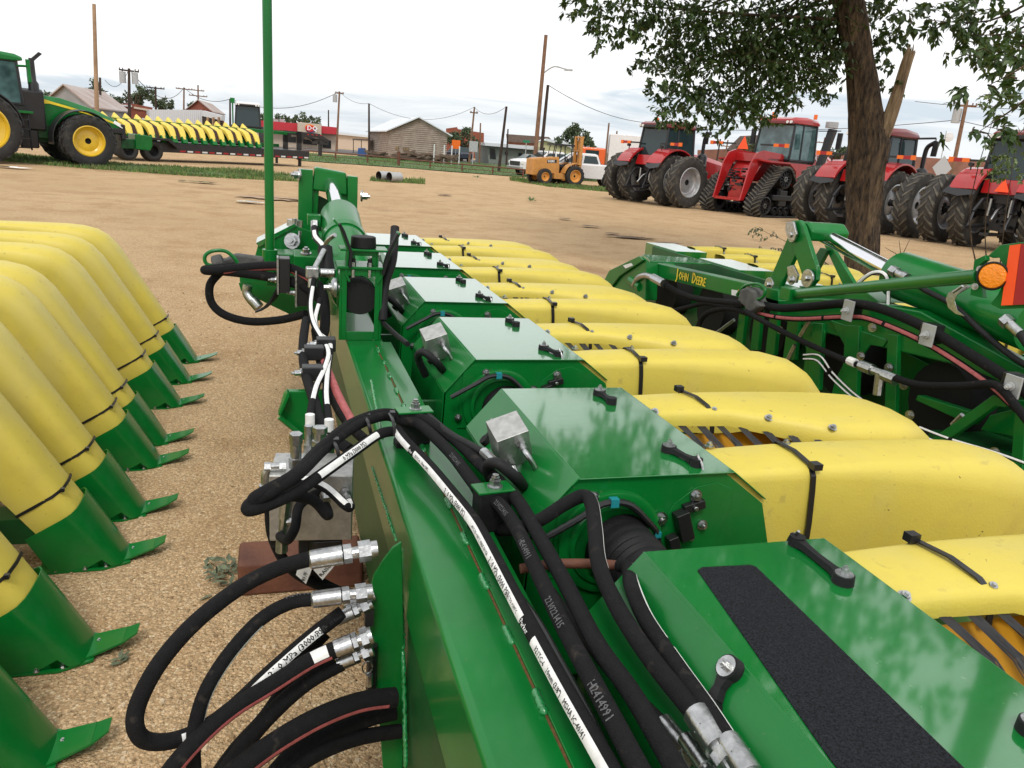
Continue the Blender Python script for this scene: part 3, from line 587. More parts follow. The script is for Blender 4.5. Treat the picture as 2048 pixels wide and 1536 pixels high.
for i in range(7): a=i*.9; p=tr_(1821,103)+V((.05*math.cos(a),.05*math.sin(a),-.03)); m.cyl(p,p+V((.01*math.cos(a),0,.05+.04*(i%3))),.018,.002,n=5)
m.build('broken_limb',[WOODB],NT,smooth=60)
m=MB(); bark_tube([tr_(1745,345),tr_(1760,310),tr_(1768,285)],[.10,.11,.09],m,14,.1); m.build('branch_collar',[BARK],NT,smooth=60)
def branches(mb,src,dst,r0,seed):
    r_=random.Random(seed); a=V(src); b=V(dst); mid=a.lerp(b,.5)+rv(r_)*.15*(b-a).length; mb.tube(smooth_path([a,mid,b],5),[r0*(1-.085*i) for i in range(11)],n=7)
def leafage(m,tw,blobs,org,seed,L_,dens,cov=1.0):
    r_=random.Random(seed)
    for x,y,rp,D in blobs:
        rr=rp*D/F; c=ad(x,y,D)-org; nt_=int(dens*rr*rr)+3
        for i in range(nt_):
            v=rv(r_); s=c+V((v.x*rr,v.y*max(rr,.35),v.z*rr)); d=(V((r_.uniform(-1,1),r_.uniform(-1,1),r_.uniform(-.9,.15)))).normalized(); ln=r_.uniform(.25,.5)*min(1,max(.25,rr*1.6)); e=s+d*ln
            if r_.random()<.35: tw.tube([s,s.lerp(e,.5)+V((0,0,.02)),e],[.006,.004,.002],n=4,cap=False)
            k=r_.randint(6,10)
            for j in range(k):
                f=(j+.5)/k; p=s.lerp(e,f); sd=rv(r_); ld=(d*.55+sd*.8+V((0,0,-.35))).normalized(); nn=(V((0,0,1))+rv(r_)*.8).normalized()
                leafquad(m,p,ld,nn,L_*r_.uniform(.7,1.25),L_*.54,0 if r_.random()<.75 else 1)
BL=[(1150,14,26,11.6),(1190,22,34,11.6),(1200,62,18,11.5),(1197,85,9,11.5),(1245,30,44,11.8),(1290,12,44,12),(1262,62,22,11.6),(1335,45,48,12),(1385,60,60,12.2),(1440,50,70,12.3),(1500,50,75,12.4),(1560,55,75,12.6),(1620,55,70,12.7),(1670,60,45,13),(1330,118,32,11.9),(1370,150,40,12),(1425,130,55,12.1),(1490,135,62,12.3),(1550,130,60,12.4),(1610,120,55,12.5),(1655,130,38,12.6),(1290,118,20,11.7),(1270,132,10,11.7),(1345,190,36,11.9),(1330,222,24,11.8),(1385,210,36,12),(1435,195,40,12.1),(1480,200,38,12.2),(1520,190,40,12.3),(1355,245,15,11.8),(1385,252,12,11.9),(1430,232,20,12),(1452,252,9,12),(1500,228,20,12.1),(1522,240,9,12.1),(1590,180,34,12.3),(1560,200,16,12.3),(1630,160,28,12.4),(1650,190,14,12.5),(1310,160,18,11.7),(1430,272,8,11.9),
    (1762,30,36,13),(1785,55,24,13),(1775,95,24,13),(1760,130,20,13),(1775,160,13,12.9),(1790,180,9,12.9),(1735,20,30,13.2),(1650,20,60,12.9)]
m=MB(); tw=MB(); leafage(m,tw,BL,to,21,.090,330)
# crown above the frame (seen only in the glossy lids)
r_=random.Random(5); OB=[]
for i in range(60): OB.append((r_.uniform(1150,2000),r_.uniform(-1100,-240),r_.uniform(110,190),r_.uniform(10,13.5)))
leafage(m,tw,OB,to,22,.19,24)
for k,(x,y) in enumerate(((1620,90),(1540,70),(1440,90),(1340,80),(1230,40),(1150,20),(1400,180),(1500,170),(1560,-150),(1400,-250),(1800,-200),(1760,60),(1350,220))): branches(tw,tr_(1700-(k%3)*4,40-(k%4)*40),tr_(x,y,12.2)+V((0,.5,.3)),.028,k)
c_=m.build('crown',[LF,LF2],NT,smooth=0,fix=False); tw.build('twigs',[BARK],NT,smooth=60)
# second tree whose branches hang in from the right
RT_=thing('tree','tree outside the right edge whose larger leafed branches hang into the picture','tree',g(2250,700,8.0)); ro=V(RT_.location)
m=MB(); tw=MB(); RB=[(1835,8,20,7.6),(1880,15,34,7.6),(1930,25,42,7.6),(1985,35,48,7.6),(2035,40,48,7.6),(1850,48,10,7.5),(1905,60,18,7.5),(1960,78,28,7.5),(2010,90,30,7.5),(2045,110,24,7.4),(1890,50,14,7.5),(1975,68,30,7.5),(2000,135,10,7.3),(2035,150,18,7.3),(1990,98,22,7.2),(2020,95,26,7.2),(2045,215,12,7.0),(2040,170,10,7.1)]
leafage(m,tw,RB,ro,31,.070,330)
RB2=[(1985,97,9,6.3),(2000,110,9,6.3),(2025,105,12,6.3),(1998,122,8,6.2),(2035,130,13,6.2),(1965,178,6,5.6),(1982,172,7,5.6),(2000,168,8,5.6),(2030,190,10,5.7),(1970,262,7,5.5),(1985,265,8,5.5),(2005,258,9,5.5),(2025,250,9,5.5),(2040,225,9,5.6),(2044,200,8,5.6)]
leafage(m,tw,RB2,ro,32,.062,1100)
OB=[(r_.uniform(2220,2600),r_.uniform(-500,200),r_.uniform(70,120),r_.uniform(6.5,8.5)) for i in range(16)]+[(r_.uniform(1500,2300),r_.uniform(-1300,-400),r_.uniform(120,190),r_.uniform(5.5,8)) for i in range(14)]
leafage(m,tw,OB,ro,33,.13,30); m.build('crown',[LF,LF2],RT_,smooth=0,fix=False)
for x0,y0,x1,y1,D in ((2120,60,1975,172,5.8),(2120,100,1960,262,5.6),(2100,-20,1850,40,7.5),(2100,20,1940,70,7.4)): branches(tw,ad(x0,y0,D)-ro,ad(x1,y1,D)-ro,.012,x0)
tw.build('twigs',[BARK],RT_,smooth=60); m=MB(); bark_tube([V((0,0,-.1)),V((0,.1,2)),V((-.3,0,4)),V((-.8,-.2,7))],[.25,.2,.16,.1],m,18,.1); m.build('trunk',[BARK],RT_,smooth=60)
m=MB(); tw=MB(); LT_=thing('sapling','pale leafed sapling shoots in front of the rightmost tractor','tree',g(2030,520,11)); lo=V(LT_.location)
m=MB(); leafage(m,tw,[(1975,300,10,10.8),(1990,312,14,10.8),(2012,320,16,10.8),(2035,318,18,10.8),(2030,345,13,10.8),(1985,335,9,10.8),(2000,195,10,10.6),(1990,205,9,10.6),(2015,185,10,10.6),(2042,360,9,10.8),(1962,310,6,10.8),(2010,350,8,10.8)],lo,41,.06,300)
m.build('leaves',[LF2,mat('leaf_pale',(.19,.25,.10),.6)],LT_,smooth=0,fix=False); 
for x,y in ((1990,300),(2030,300),(2000,195)): branches(tw,V((0,0,0)),ad(x,y,10.8)-lo,.012,x)
tw.build('stem',[BARK],LT_,smooth=60)
# shrub, weeds and rusty wire around the trunk foot
SH=thing('shrub','low olive shrub growing at the foot of the big tree','shrub',g(1735,610,11.9)); so_=V(SH.location); m=MB(); tw=MB()
leafage(m,tw,[(1640,520,10,11.9),(1665,540,8,11.9),(1780,610,16,11.6),(1800,600,12,11.6),(1765,625,12,11.6),(1555,478,8,11.8),(1540,470,6,11.8),(1525,463,4,11.8),(1515,457,3,11.8),(1560,495,7,11.8),(1545,498,6,11.8),(1820,610,9,11.6),(1655,550,9,11.9)],so_,51,.05,260)
for x,y in ((1512,455),(1540,500),(1800,600),(1815,590)): branches(tw,V((0,0,.1)),ad(x,y,11.8)-so_,.010,x)
for x0,y0,x1,y1 in ((1800,520,1820,478),(1803,520,1798,480),(1805,515,1770,495)): tw.tube([ad(x0,y0,11.5)-so_,ad(x1,y1,11.5)-so_],[.006,.002],n=4)
m.build('leaves',[LDRY,LF2],SH,smooth=0,fix=False); tw.build('stem',[BARK],SH,smooth=60)
WF=thing('wire_panel','rusty wire mesh panel leaning behind the right hand header','wire mesh',g(1850,690,9.5)); wo=V(WF.location); m=MB()
W0=[ad(x,y,9.6)-wo for x,y in ((1790,590),(1930,640),(1900,690),(1770,660))]
for i in range(7): m.tube([W0[0].lerp(W0[1],i/6),W0[3].lerp(W0[2],i/6)],.006,n=5)
for i in range(6): m.tube([W0[0].lerp(W0[3],i/5),W0[1].lerp(W0[2],i/5)],.006,n=5)
m.tube([W0[0].lerp(W0[1],.5),W0[2].lerp(W0[3],.2)],.012,n=5); m.tube([W0[0].lerp(W0[1],.2),W0[2].lerp(W0[3],.6)],.008,n=5); m.build('mesh',[RU],WF)
# fallen leaves beside the steel block
m=MB(); r_=random.Random(8); lo=az(450,1152,0)
for i in range(46):
    p=V((r_.gauss(0,.045),r_.gauss(0,.05),r_.uniform(.004,.05))); d=V((r_.uniform(-1,1),r_.uniform(-1,1),r_.uniform(-.3,.4))).normalized(); leafquad(m,p,d,(V((0,0,1))+rv(r_)*.6).normalized(),.05*r_.uniform(.7,1.2),.022,0)
LP_=m.build('leaf_litter',[LDRY],None,smooth=0,fix=False); LP_.location=lo; tag(LP_,'small heap of dry green leaves against the steel block','leaves',kind='stuff')
for x,y,sc__ in ((240,1325,1),(1062,404,6),(955,357,7)):
    m=MB(); 
    for i in range(9): d=V((r_.uniform(-1,1),r_.uniform(-1,1),r_.uniform(0,.6))).normalized(); leafquad(m,V((r_.gauss(0,.01),r_.gauss(0,.01),.006))*sc__,d,V((0,0,1)),.035*sc__,.016*sc__,0)
    o=m.build('weed_tuft',[LF2 if sc__>1 else LDRY],None,smooth=0,fix=False); o.location=az(x,y,0); tag(o,{240:'small dark dried leaf cluster on the gravel between the headers',1062:'lone green weed tuft in the open dirt lot',955:'little green weed left of the white pickup'}[x],'weed')
# ================================================================== tractors and vehicles (local: +y forward, +x right, z up)
def wheel_parts(parent,r,w,rr,tm,rm,nl=20,lug=True,hub=DK,name='wheel',lugm=None,dish=.12):
    """wheel centred on the origin, axle along x, outer face +x"""
    m=MB(); h=w/2
    m.lathe((0,0,0),(1,0,0),[(-h*.75,rr),(-h*.98,rr+(r-rr)*.3),(-h,rr+(r-rr)*.6),(-h*.86,r*.94),(-h*.6,r*.965),(0,r*.97),(h*.6,r*.965),(h*.86,r*.94),(h,rr+(r-rr)*.6),(h*.98,rr+(r-rr)*.3),(h*.75,rr)],40,mi=0)
    if lug:
        for s in (-1,1):
            for i in range(nl):
                a=2*PI*(i+(.5 if s>0 else 0))/nl; 
                p0=(s*h*.02,a,r*.955);p1=(s*h*.98,a-.26,r*.93)
                def P(x,a_,q): return V((x,q*math.cos(a_),q*math.sin(a_)))
                da=.055; t0=r*1.0;t1=r*.985
                m.add([P(p0[0],a-da*.8,p0[2]),P(p0[0],a+da*.8,p0[2]),P(p1[0],p1[1]+da*1.1,p1[2]),P(p1[0],p1[1]-da*1.1,p1[2]),P(p0[0],a-da*.55,t0),P(p0[0],a+da*.55,t0),P(p1[0]*.97,p1[1]+da*.8,t1),P(p1[0]*.97,p1[1]-da*.8,t1)],[(4,5,6,7),(0,1,5,4),(1,2,6,5),(2,3,7,6),(3,0,4,7)],1)
    wh=m.build(name,[tm,lugm or TRD],parent,smooth=35)
    m=MB(); m.lathe((0,0,0),(1,0,0),[(h*.8,rr*1.03),(h*.86,rr*.97),(h*.7,rr*.93),(h*.2,rr*.88),(h*.1,rr*.78),(-.0,rr*.72),(h*.25-dish,rr*.55),(h*.25-dish,rr*.34),(h*.4-dish,rr*.30),(h*.4-dish,rr*.22)],36,mi=0)
    m.lathe((0,0,0),(-1,0,0),[(h*.8,rr*1.03),(h*.7,rr*.93),(h*.1,rr*.88),(h*.05,rr*.70),(-h*.05,rr*.6),(-h*.05,rr*.2)],36,mi=0)
    m.cyl((h*.2-dish-.02,0,0),(h*.32-dish,0,0),rr*.22,n=20,mi=1)
    for i in range(8): a=i*PI/4; m.cyl((h*.25-dish,rr*.27*math.cos(a),rr*.27*math.sin(a)),(h*.25-dish+.03,rr*.27*math.cos(a),rr*.27*math.sin(a)),rr*.035,n=6,mi=1)
    m.build('rim',[rm,hub],wh,smooth=35); return wh
def place_wheel(w,parent,x,y,z,flip=False,rot=0):
    c=copy_tree(w,parent); c.location=(x,y,z); c.rotation_euler=(rot,0,PI if flip else 0); return c
def oct_(mb,y,w,z0,z1,ch=.12):
    return [V((-w,y,z0)),V((-w,y,z1-ch)),V((-w+ch,y,z1)),V((w-ch,y,z1)),V((w,y,z1-ch)),V((w,y,z0))]
def cab_build(t,m_roof,glass,y0,y1,w,z0,z1,frame=BM,lean=.12,wt=.9,roofm=None,seat=True):
    a=[V((-w,y0,z0)),V((w,y0,z0)),V((w,y1,z0)),V((-w,y1,z0))]; b=[V((-w*wt,y0+lean,z1)),V((w*wt,y0+lean,z1)),V((w*wt,y1-lean*.6,z1)),V((-w*wt,y1-lean*.6,z1))]
    m=MB()
    for i in range(4): m.tube([a[i],b[i]],.05,n=6)
    for s in (-1,1): m.tube([V((s*w,y0+(y1-y0)*.42,z0)),V((s*w*wt,y0+(y1-y0)*.42,z1))],.04,n=6)
    for q in (a,b):
        for i in range(4): m.tube([q[i],q[(i+1)%4]],.045,n=6)
    m.bb((-w,y0,z0-.35),(w,y1,z0)); c=m.build('cab_frame',[frame],t,smooth=30)
    m=MB(); 
    for i in range(4):
        q=[a[i],a[(i+1)%4],b[(i+1)%4],b[i]]; ce=sum(q,V())/4; m.add([v+(ce-v)*.03 for v in q],[(0,1,2,3)])
    m.build('window_glass',[glass],c,smooth=0)
    if seat:
        m=MB(); ym=(y0+y1)/2; m.bb((-.27,ym-.35,z0),(.27,ym+.2,z0+.35)); m.bb((-.27,ym-.45,z0+.3),(.27,ym-.3,z0+1.0)); m.bb((-.16,ym-.44,z0+1.0),(.16,ym-.34,z0+1.2)); m.build('seat',[BM],c,bevel=.05)
    m=MB(); r_=w*wt+.08; m.loft([oct_(m,y0-.12,r_-.06,z1+.02,z1+.16,.08),oct_(m,y0+.1,r_,z1,z1+.24,.1),oct_(m,(y0+y1)/2,r_+.02,z1,z1+.28,.1),oct_(m,y1-.1,r_,z1,z1+.22,.1),oct_(m,y1+.12,r_-.08,z1+.03,z1+.14,.06)])
    ro=m.build('roof',[m_roof],t,bevel=.03,smooth=40)
    m=MB(); m.bb((-r_+.04,y0-.13,z1-.02),(r_-.04,y0+.05,z1+.10)); m.build('lamp_strip',[roofm or BM],ro,bevel=.02)
    for x in (-r_+.1,-r_+.26,r_-.26,r_-.1):
        m=MB(); m.cyl((x,y0-.12,z1+.05),(x,y0-.165,z1+.05),.055,n=14); m.build('lamp',[LENS],ro)
    return c,ro
def lightbar(t,s,x0,x1,y,z):
    m=MB(); m.bb((min(s*.6,s*x0),y-.025,z-.03),(max(s*.6,s*x0),y+.025,z+.03),0)
    L_=(x1-x0)
    m.bb((s*x0,y-.03,z-.055),(s*(x0+L_*.35),y+.02,z+.055),1); m.bb((s*(x0+L_*.35),y-.03,z-.055),(s*(x0+L_*.75),y+.02,z+.055),2); m.bb((s*(x0+L_*.75),y-.035,z-.07),(s*x1,y+.02,z+.07),1)
    m.build('light_bar',[BM,ORF,REDP],t,smooth=0)
def fender(t,s,m_,x0,x1,yc,zc,r,a0,a1,th=.06,name='fender'):
    m=MB(); rings=[]; n=14
    for i in range(n+1):
        a=a0+(a1-a0)*i/n; c,sn=math.cos(a),math.sin(a)
        rings.append([V((s*x0,yc+r*c,zc+r*sn)),V((s*x1,yc+r*c,zc+r*sn)),V((s*x1,yc+(r+th)*c,zc+(r+th)*sn)),V((s*x0,yc+(r+th*1.6)*c,zc+(r+th*1.6)*sn))])
    m.loft(rings); return m.build(name,[m_],t,bevel=.015,smooth=40)
def hitch(t):
    r_=random.Random(3); m=MB()
    for s in (-1,1):
        m.tube([(s*.35,-.35,1.45),(s*.42,-.75,1.38),(s*.5,-.95,1.05)],.055,n=6); m.tube([(s*.5,-.9,1.1),(s*.48,-1.05,.75),(s*.5,-1.1,.62)],.035,n=6); m.tube([(s*.3,-.3,.7),(s*.5,-1.3,.6)],.05,n=6)
    m.build('lift_arms',[BM],t,smooth=40)
    m=MB()
    m.tube([(0,-.4,1.25),(0,-.7,1.1),(.02,-.95,.85)],.045); m.cyl((.28,-.55,1.42),(.28,-.55,.95),.05); m.cyl((-.28,-.55,1.42),(-.28,-.55,.95),.05)
    m.build('top_link',[ST],t,smooth=40)
    m=MB(); m.bb((-.45,-.38,.55),(.45,.4,1.55)); m.bb((-.12,-1.15,.42),(.12,-.3,.50)); m.bb((-.3,-.45,1.3),(.3,-.35,1.6))
    for i in range(26): x=r_.uniform(-.4,.4); z=r_.uniform(.7,1.5); m.box((x,-.42,z),(r_.uniform(.04,.12),r_.uniform(.05,.16),r_.uniform(.03,.1)))
    m.build('rear_housing',[BM],t,bevel=.01)
def red_tractor(label,loc,rz,num='',smv=False,group='red tractors with dual wheels in a row'):
    t=thing('tractor',label,'tractor',loc,rz,group)
    m=MB(); m.loft([oct_(m,1.45,.50,1.05,2.15,.16),oct_(m,2.4,.50,1.05,2.10,.18),oct_(m,3.6,.47,1.05,1.92,.18),oct_(m,4.3,.42,1.1,1.70,.15),oct_(m,4.55,.36,1.15,1.5,.1)]); m.build('hood',[RD],t,smooth=40,bevel=.02)
    m=MB(); m.bb((-.3,-.2,.6),(.3,4.2,1.1)); m.bb((-.45,3.9,.65),(.45,4.7,1.1)); m.bb((-.9,2.95,.62),(.9,3.15,.80)); m.cyl((-1.8,0,1.0),(1.8,0,1.0),.10,n=12); m.bb((-.5,1.5,1.0),(.5,1.6,2.1)); m.build('chassis',[BM],t,bevel=.02)
    if num:
        m=MB(); text_on(m,num,V((.505,2.55,1.66)),(0,1,-.09),(0,0,1),.26,bold=1,off=.004); m.build('lettering',[TW],t,smooth=0,fix=False)
    cab_build(t,RDk,GLS,-.35,1.35,.78,1.75,3.05)
    m=MB(); m.cyl((0,-.2,3.30),(0,-.2,3.42),.05); m.build('beacon',[ORF],t)
    for s in (-1,1):
        f=fender(t,s,RD,.52,1.28,0,1.02,1.16,R(15),R(150)); m=MB(); m.prism([(s*.52,-1.02,1.68),(s*1.30,-1.02,1.68),(s*1.36,-1.22,1.50),(s*.9,-1.22,1.42),(s*.52,-1.12,1.5)],(0,.04,.04)); m.build('fender_flap',[BM],f,bevel=.01)
        m=MB(); m.prism([(s*.52,-.98,1.66),(s*1.26,-.98,1.66),(s*1.2,-.5,2.13),(s*.52,-.5,2.16)],(0,.0,.06)); m.build('fender_cowl',[RD],f,bevel=.02)
        lightbar(t,s,1.15,1.75,-.45,2.42)
        m=MB(); m.cyl((s*.95,-.72,2.15),(s*.95,-.72,2.28),.02); m.cyl((s*.95,-.68,2.3),(s*.95,-.80,2.3),.06); m.build('work_lamp',[BM],t)
    m=MB(); m.prism([(-.6,-.62,1.55),(.6,-.62,1.55),(.6,-.5,1.95),(-.6,-.5,1.95)],(0,.3,0)); m.build('rear_cowl',[RD],t,bevel=.03)
    m=MB(); m.lathe((.72,1.95,1.05),(0,0,1),[(0,.16),(.05,.21),(1.0,.21),(1.08,.16),(1.14,.08)],18,cap=True); m.build('muffler',[BM],t,smooth=40)
    m=MB(); m.tube(smooth_path([(.72,1.95,2.15),(.72,1.95,2.6),(.76,1.95,2.85),(.92,1.95,2.98),(1.02,1.95,3.0)],5),.075); m.build('exhaust_pipe',[BM],t,smooth=60)
    for s in (-1,1):
        m=MB(); m.tube([(s*.75,1.25,3.08),(s*1.25,1.45,3.12)],.035,n=6); m.tube([(s*1.25,1.45,3.12),(s*1.25,1.45,3.0)],.02); m.prism([(s*1.18,1.42,2.55),(s*1.36,1.42,2.55),(s*1.38,1.42,3.02),(s*1.2,1.42,3.05)],(0,.06,0)); m.build('mirror',[BM],t,bevel=.02)
    hitch(t)
    if smv:
        m=MB(); m.prism([(-.2,-.70,1.62),(.2,-.70,1.62),(0,-.66,1.97)],(0,.01,0)); m.build('warning_triangle',[ORE],t,smooth=0)
    w0=wheel_parts(t,1.02,.48,.58,TY,RIM); w0.location=(.95,0,1.0)
    place_wheel(w0,t,1.85,0,1.0,rot=.2); place_wheel(w0,t,-.95,0,1.0,True,.1); place_wheel(w0,t,-1.85,0,1.0,True,.35)
    f0=wheel_parts(t,.76,.42,.45,TY,RIM,18); f0.location=(1.0,3.05,.75); place_wheel(f0,t,-1.0,3.05,.75,True)
    return t
HD=R(-71)
red_tractor('leftmost dark roofed red tractor with dual wheels, next to the white box truck',(15.1,30.85,0),HD)
red_tractor('red tractor with dual wheels partly hidden behind the tree trunk',(18.75,22.5,0),HD,'250')
red_tractor('rightmost red tractor with an orange triangle, cut by the right edge',(19.8,17.8,0),HD,smv=True)
# ---- articulated tractor on four triangular rubber tracks
qt=thing('tracked_tractor','big red articulated tractor on triangular rubber tracks with an orange triangle','tractor',(17.95,27.8,0),HD)
def track(parent,x,y,s):
    m=MB(); w=.36
    # belt path in the y,z plane
    P=[(-1.12,.38,.38),(-.95,.06,0),(0,.02,0),(.95,.06,0),(1.12,.38,0)]
    c=[(-.95,.40,.38),(.95,.40,.38),(.05,1.40,.42)]
    def arc(cx,cz,r,a0,a1,n): return [V((0,cx+r*math.cos(a0+(a1-a0)*i/n),cz+r*math.sin(a0+(a1-a0)*i/n))) for i in range(n+1)]
    path=arc(-.95,.40,.40,R(140),R(270),8)+arc(.95,.40,.40,R(-90),R(42),8)+arc(.03,1.42,.42,R(42),R(140),8)
    n=len(path); ins=[]
    cen=V((0,0,.7))
    outer=path; 
    for i,p in enumerate(path):
        a=path[i-1]; b=path[(i+1)%n]; t_=(b-a).normalized(); nn=V((0,t_.z,-t_.y)); ins.append(p-nn*.05)
    rings=[[V((-w,p.y,p.z)),V((w,p.y,p.z)),V((w,q.y,q.z)),V((-w,q.y,q.z))] for p,q in zip(outer,ins)]; rings.append(rings[0])
    m.loft(rings,0,cap=False)
    # lugs
    L_=[0]
    for i in range(n): L_.append(L_[-1]+(path[(i+1)%n]-path[i]).length)
    k=0; s_=0
    while s_<L_[-1]-.05:
        i=max(j for j in range(n) if L_[j]<=s_); f=(s_-L_[i])/(L_[i+1]-L_[i]); p=path[i].lerp(path[(i+1)%n],f); t_=(path[(i+1)%n]-path[i]).normalized(); nn=V((0,t_.z,-t_.y))
        for sd in (-1,1):
            a=p+V((sd*w*.04,0,0))+t_*(.035 if sd>0 else -.03)+t_*.09; b=p+V((sd*w*.98,0,0))-t_*.09+t_*(.035 if sd>0 else -.03)
            m.add([a-t_*.03,a+t_*.03,b+t_*.03,b-t_*.03,a-t_*.02+nn*.05,a+t_*.02+nn*.05,b+t_*.02+nn*.05,b-t_*.02+nn*.05],[(4,5,6,7),(0,1,5,4),(1,2,6,5),(2,3,7,6),(3,0,4,7)],1)
        s_+=.155
    o=m.build('track',[TYb,TRD],parent,smooth=30); o.location=(x,y,.02)
    for (wy,wz,wr) in ((-.95,.40,.34),(.95,.40,.34),(.03,1.42,.36),(-.35,.22,.16),(.0,.22,.16),(.35,.22,.16)):
        m=MB(); m.lathe((0,wy,wz),(s,0,0),[(-w*.9,wr*.6),(-w*.9,wr),(w*.85,wr),(w*.88,wr*.9),(w*.6,wr*.8),(w*.55,wr*.35),(w*.8,wr*.3),(w*.8,.01)],26,mi=0)
        if wr>.3:
            for i in range(12): a=i*PI/6; m.box((s*w*.68,wy+wr*.55*math.cos(a),wz+wr*.55*math.sin(a)),(.05,.03,.16) ,0,Matrix.Rotation(a-PI/2,3,'X'))
            for i in range(8): a=i*PI/4; m.cyl((s*w*.80,wy+wr*.2*math.cos(a),wz+wr*.2*math.sin(a)),(s*w*.86,wy+wr*.2*math.cos(a),wz+wr*.2*math.sin(a)),.02,n=6,mi=1)
        m.build('track_wheel',[BM,ST],o,smooth=35)
    m=MB(); m.bb((s*w*.3,-.6,.62),(s*w*.9,.6,.82)); m.bb((s*w*.3,-.15,.4),(s*w*.8,.3,1.0)); m.build('undercarriage',[BM],o,bevel=.03); return o
for y in (0,3.6):
    for s in (-1,1): track(qt,s*1.1,y,s)
m=MB(); m.bb((-.5,-.9,.75),(.5,4.9,1.2)); m.bb((-.6,.3,.5),(.6,1.9,1.1)); m.build('chassis',[BM],qt,bevel=.03)
m=MB()
for s in (-1,1):
    m.prism([(s*.62,-1.55,.55),(s*.62,-1.35,.55),(s*.62,-.7,1.9),(s*.62,-.2,2.15),(s*.62,.6,2.15),(s*.62,.6,2.35),(s*.62,-.6,2.42),(s*.62,-1.0,2.30),(s*.62,-1.25,1.9)],(s*.06,0,0))
    m.prism([(s*.68,-.9,2.05),(s*1.25,-.85,2.0),(s*1.28,.3,2.0),(s*1.28,.75,1.75),(s*1.28,.85,1.3),(s*1.25,.7,1.2),(s*1.22,.4,1.7),(s*1.2,-.2,1.92),(s*.68,-.3,1.95)],(0,0,.06))
    m.prism([(s*1.20,.1,1.98),(s*1.20,.85,1.98),(s*1.20,.95,1.2),(s*1.20,.7,1.2),(s*1.20,.5,1.6)],(s*.04,0,0))
m.prism([(-.62,-.95,1.35),(.62,-.95,1.35),(.62,-.45,2.0),(-.62,-.45,2.0)],(0,.05,.05)); m.bb((-.62,-1.5,.52),(.62,-1.3,.62)); m.bb((-.62,-.6,2.0),(.62,.8,2.3)); m.bb((-.95,.7,1.25),(.95,2.6,2.05)); m.bb((-.3,-1.1,.6),(.3,-.9,1.3))
m.build('rear_frame',[RD],qt,bevel=.03)
m=MB(); m.loft([oct_(m,2.3,.62,1.2,2.75,.25),oct_(m,3.6,.6,1.2,2.62,.25),oct_(m,4.8,.52,1.2,2.15,.25),oct_(m,5.15,.45,1.3,1.9,.2)]); hq=m.build('hood',[RD],qt,bevel=.03,smooth=40)
m=MB(); text_on(m,'CASE IH',V((.625,2.45,2.25)),(0,1,-.08),(0,0,1),.30,bold=2,off=.01); m.build('lettering',[TW],hq,smooth=0,fix=False)
cab_build(qt,RD,GLSB,.75,2.35,.85,2.15,3.5,wt=.93,roofm=RDk)
for x,y in ((-.3,.9),(.9,1.9)):
    m=MB(); m.cyl((x,y,3.74),(x,y,3.92),.07); m.build('beacon',[ORF],qt)
m=MB(); m.prism([(.95,2.3,1.9),(1.2,2.35,1.9),(1.3,2.7,3.45),(1.05,2.6,3.45)],(0,.22,0)); m.build('exhaust_pipe',[BM],qt,bevel=.03)
m=MB(); m.cyl((1.1,2.75,3.5),(1.1,2.75,3.72),.24,n=18); m.build('air_intake',[CONC],qt,smooth=40)
for s,x in ((-1,-1.2),(1,1.75)):
    m=MB(); m.tube([(s*.8,1.0 if s<0 else 2.4,3.35),(x,1.0 if s<0 else 2.45,3.38)],.02); m.bb((x-.10,.95 if s<0 else 2.4,2.7),(x+.10,1.03 if s<0 else 2.48,3.3)); m.build('mirror',[BM],qt,bevel=.03)
m=MB(); m.prism([(-.26,-1.02,2.42),(.26,-1.02,2.42),(0,-1.0,2.9)],(0,.01,0)); m.build('warning_triangle',[ORE],qt,smooth=0)
for s in (-1,1): lightbar(qt,s,1.2,1.85,-.75,2.62)
r_=random.Random(9); m=MB()
for i in range(34): m.box((r_.uniform(-.4,.4),-1.0+r_.uniform(-.1,.1),r_.uniform(.8,1.7)),(r_.uniform(.05,.2),.2,r_.uniform(.03,.1)))
m.build('hydraulic_couplers',[BM],qt,bevel=.01)
# ---- green tractor, seen from its right side
gt=thing('tractor','large green tractor with yellow wheels and dual front tyres at the left edge','tractor',(-9.75,31.35,0),R(-65))
m=MB(); m.loft([oct_(m,1.55,.52,1.25,2.30,.14),oct_(m,2.6,.54,1.25,2.22,.18),oct_(m,3.7,.50,1.2,1.92,.18),oct_(m,4.35,.46,1.15,1.62,.15),oct_(m,4.55,.40,1.1,1.45,.1)]); hg=m.build('hood',[G],gt,bevel=.03,smooth=40)
m=MB()
for s in (-1,1):
    st=[(1.62,2.02,2.24),(1.9,1.98,2.18),(2.2,2.0,2.09),(2.7,1.90,1.98),(3.5,1.72,1.79),(4.2,1.50,1.56)]
    rg=[[V((s*.548,y,a)),V((s*.556,y,a)),V((s*.556,y,b)),V((s*.548,y,b))] for y,a,b in st]; m.loft(rg)
m.build('stripe',[YP],hg)
m=MB(); m.bb((-.48,4.45,.95),(.48,4.62,1.5)); m.bb((-.50,3.6,1.15),(.50,4.5,1.35)); m.build('grille',[BM],gt,bevel=.04)
m=MB(); m.prism([(.47,4.2,1.52),(.5,4.5,1.35),(.44,4.62,1.42),(.42,4.3,1.6)],(-.1,0,.02)); m.build('headlight',[LENS],gt,bevel=.01)
m=MB(); m.bb((-.35,-.3,.7),(.35,4.3,1.3)); m.bb((-.30,4.5,.65),(.30,5.0,1.0)); m.bb((-1.0,2.95,.75),(1.0,3.15,.95)); m.cyl((-2.0,0,1.05),(2.0,0,1.05),.12); m.bb((.45,1.2,.85),(.62,2.2,1.3)); m.build('chassis',[GD],gt,bevel=.02)
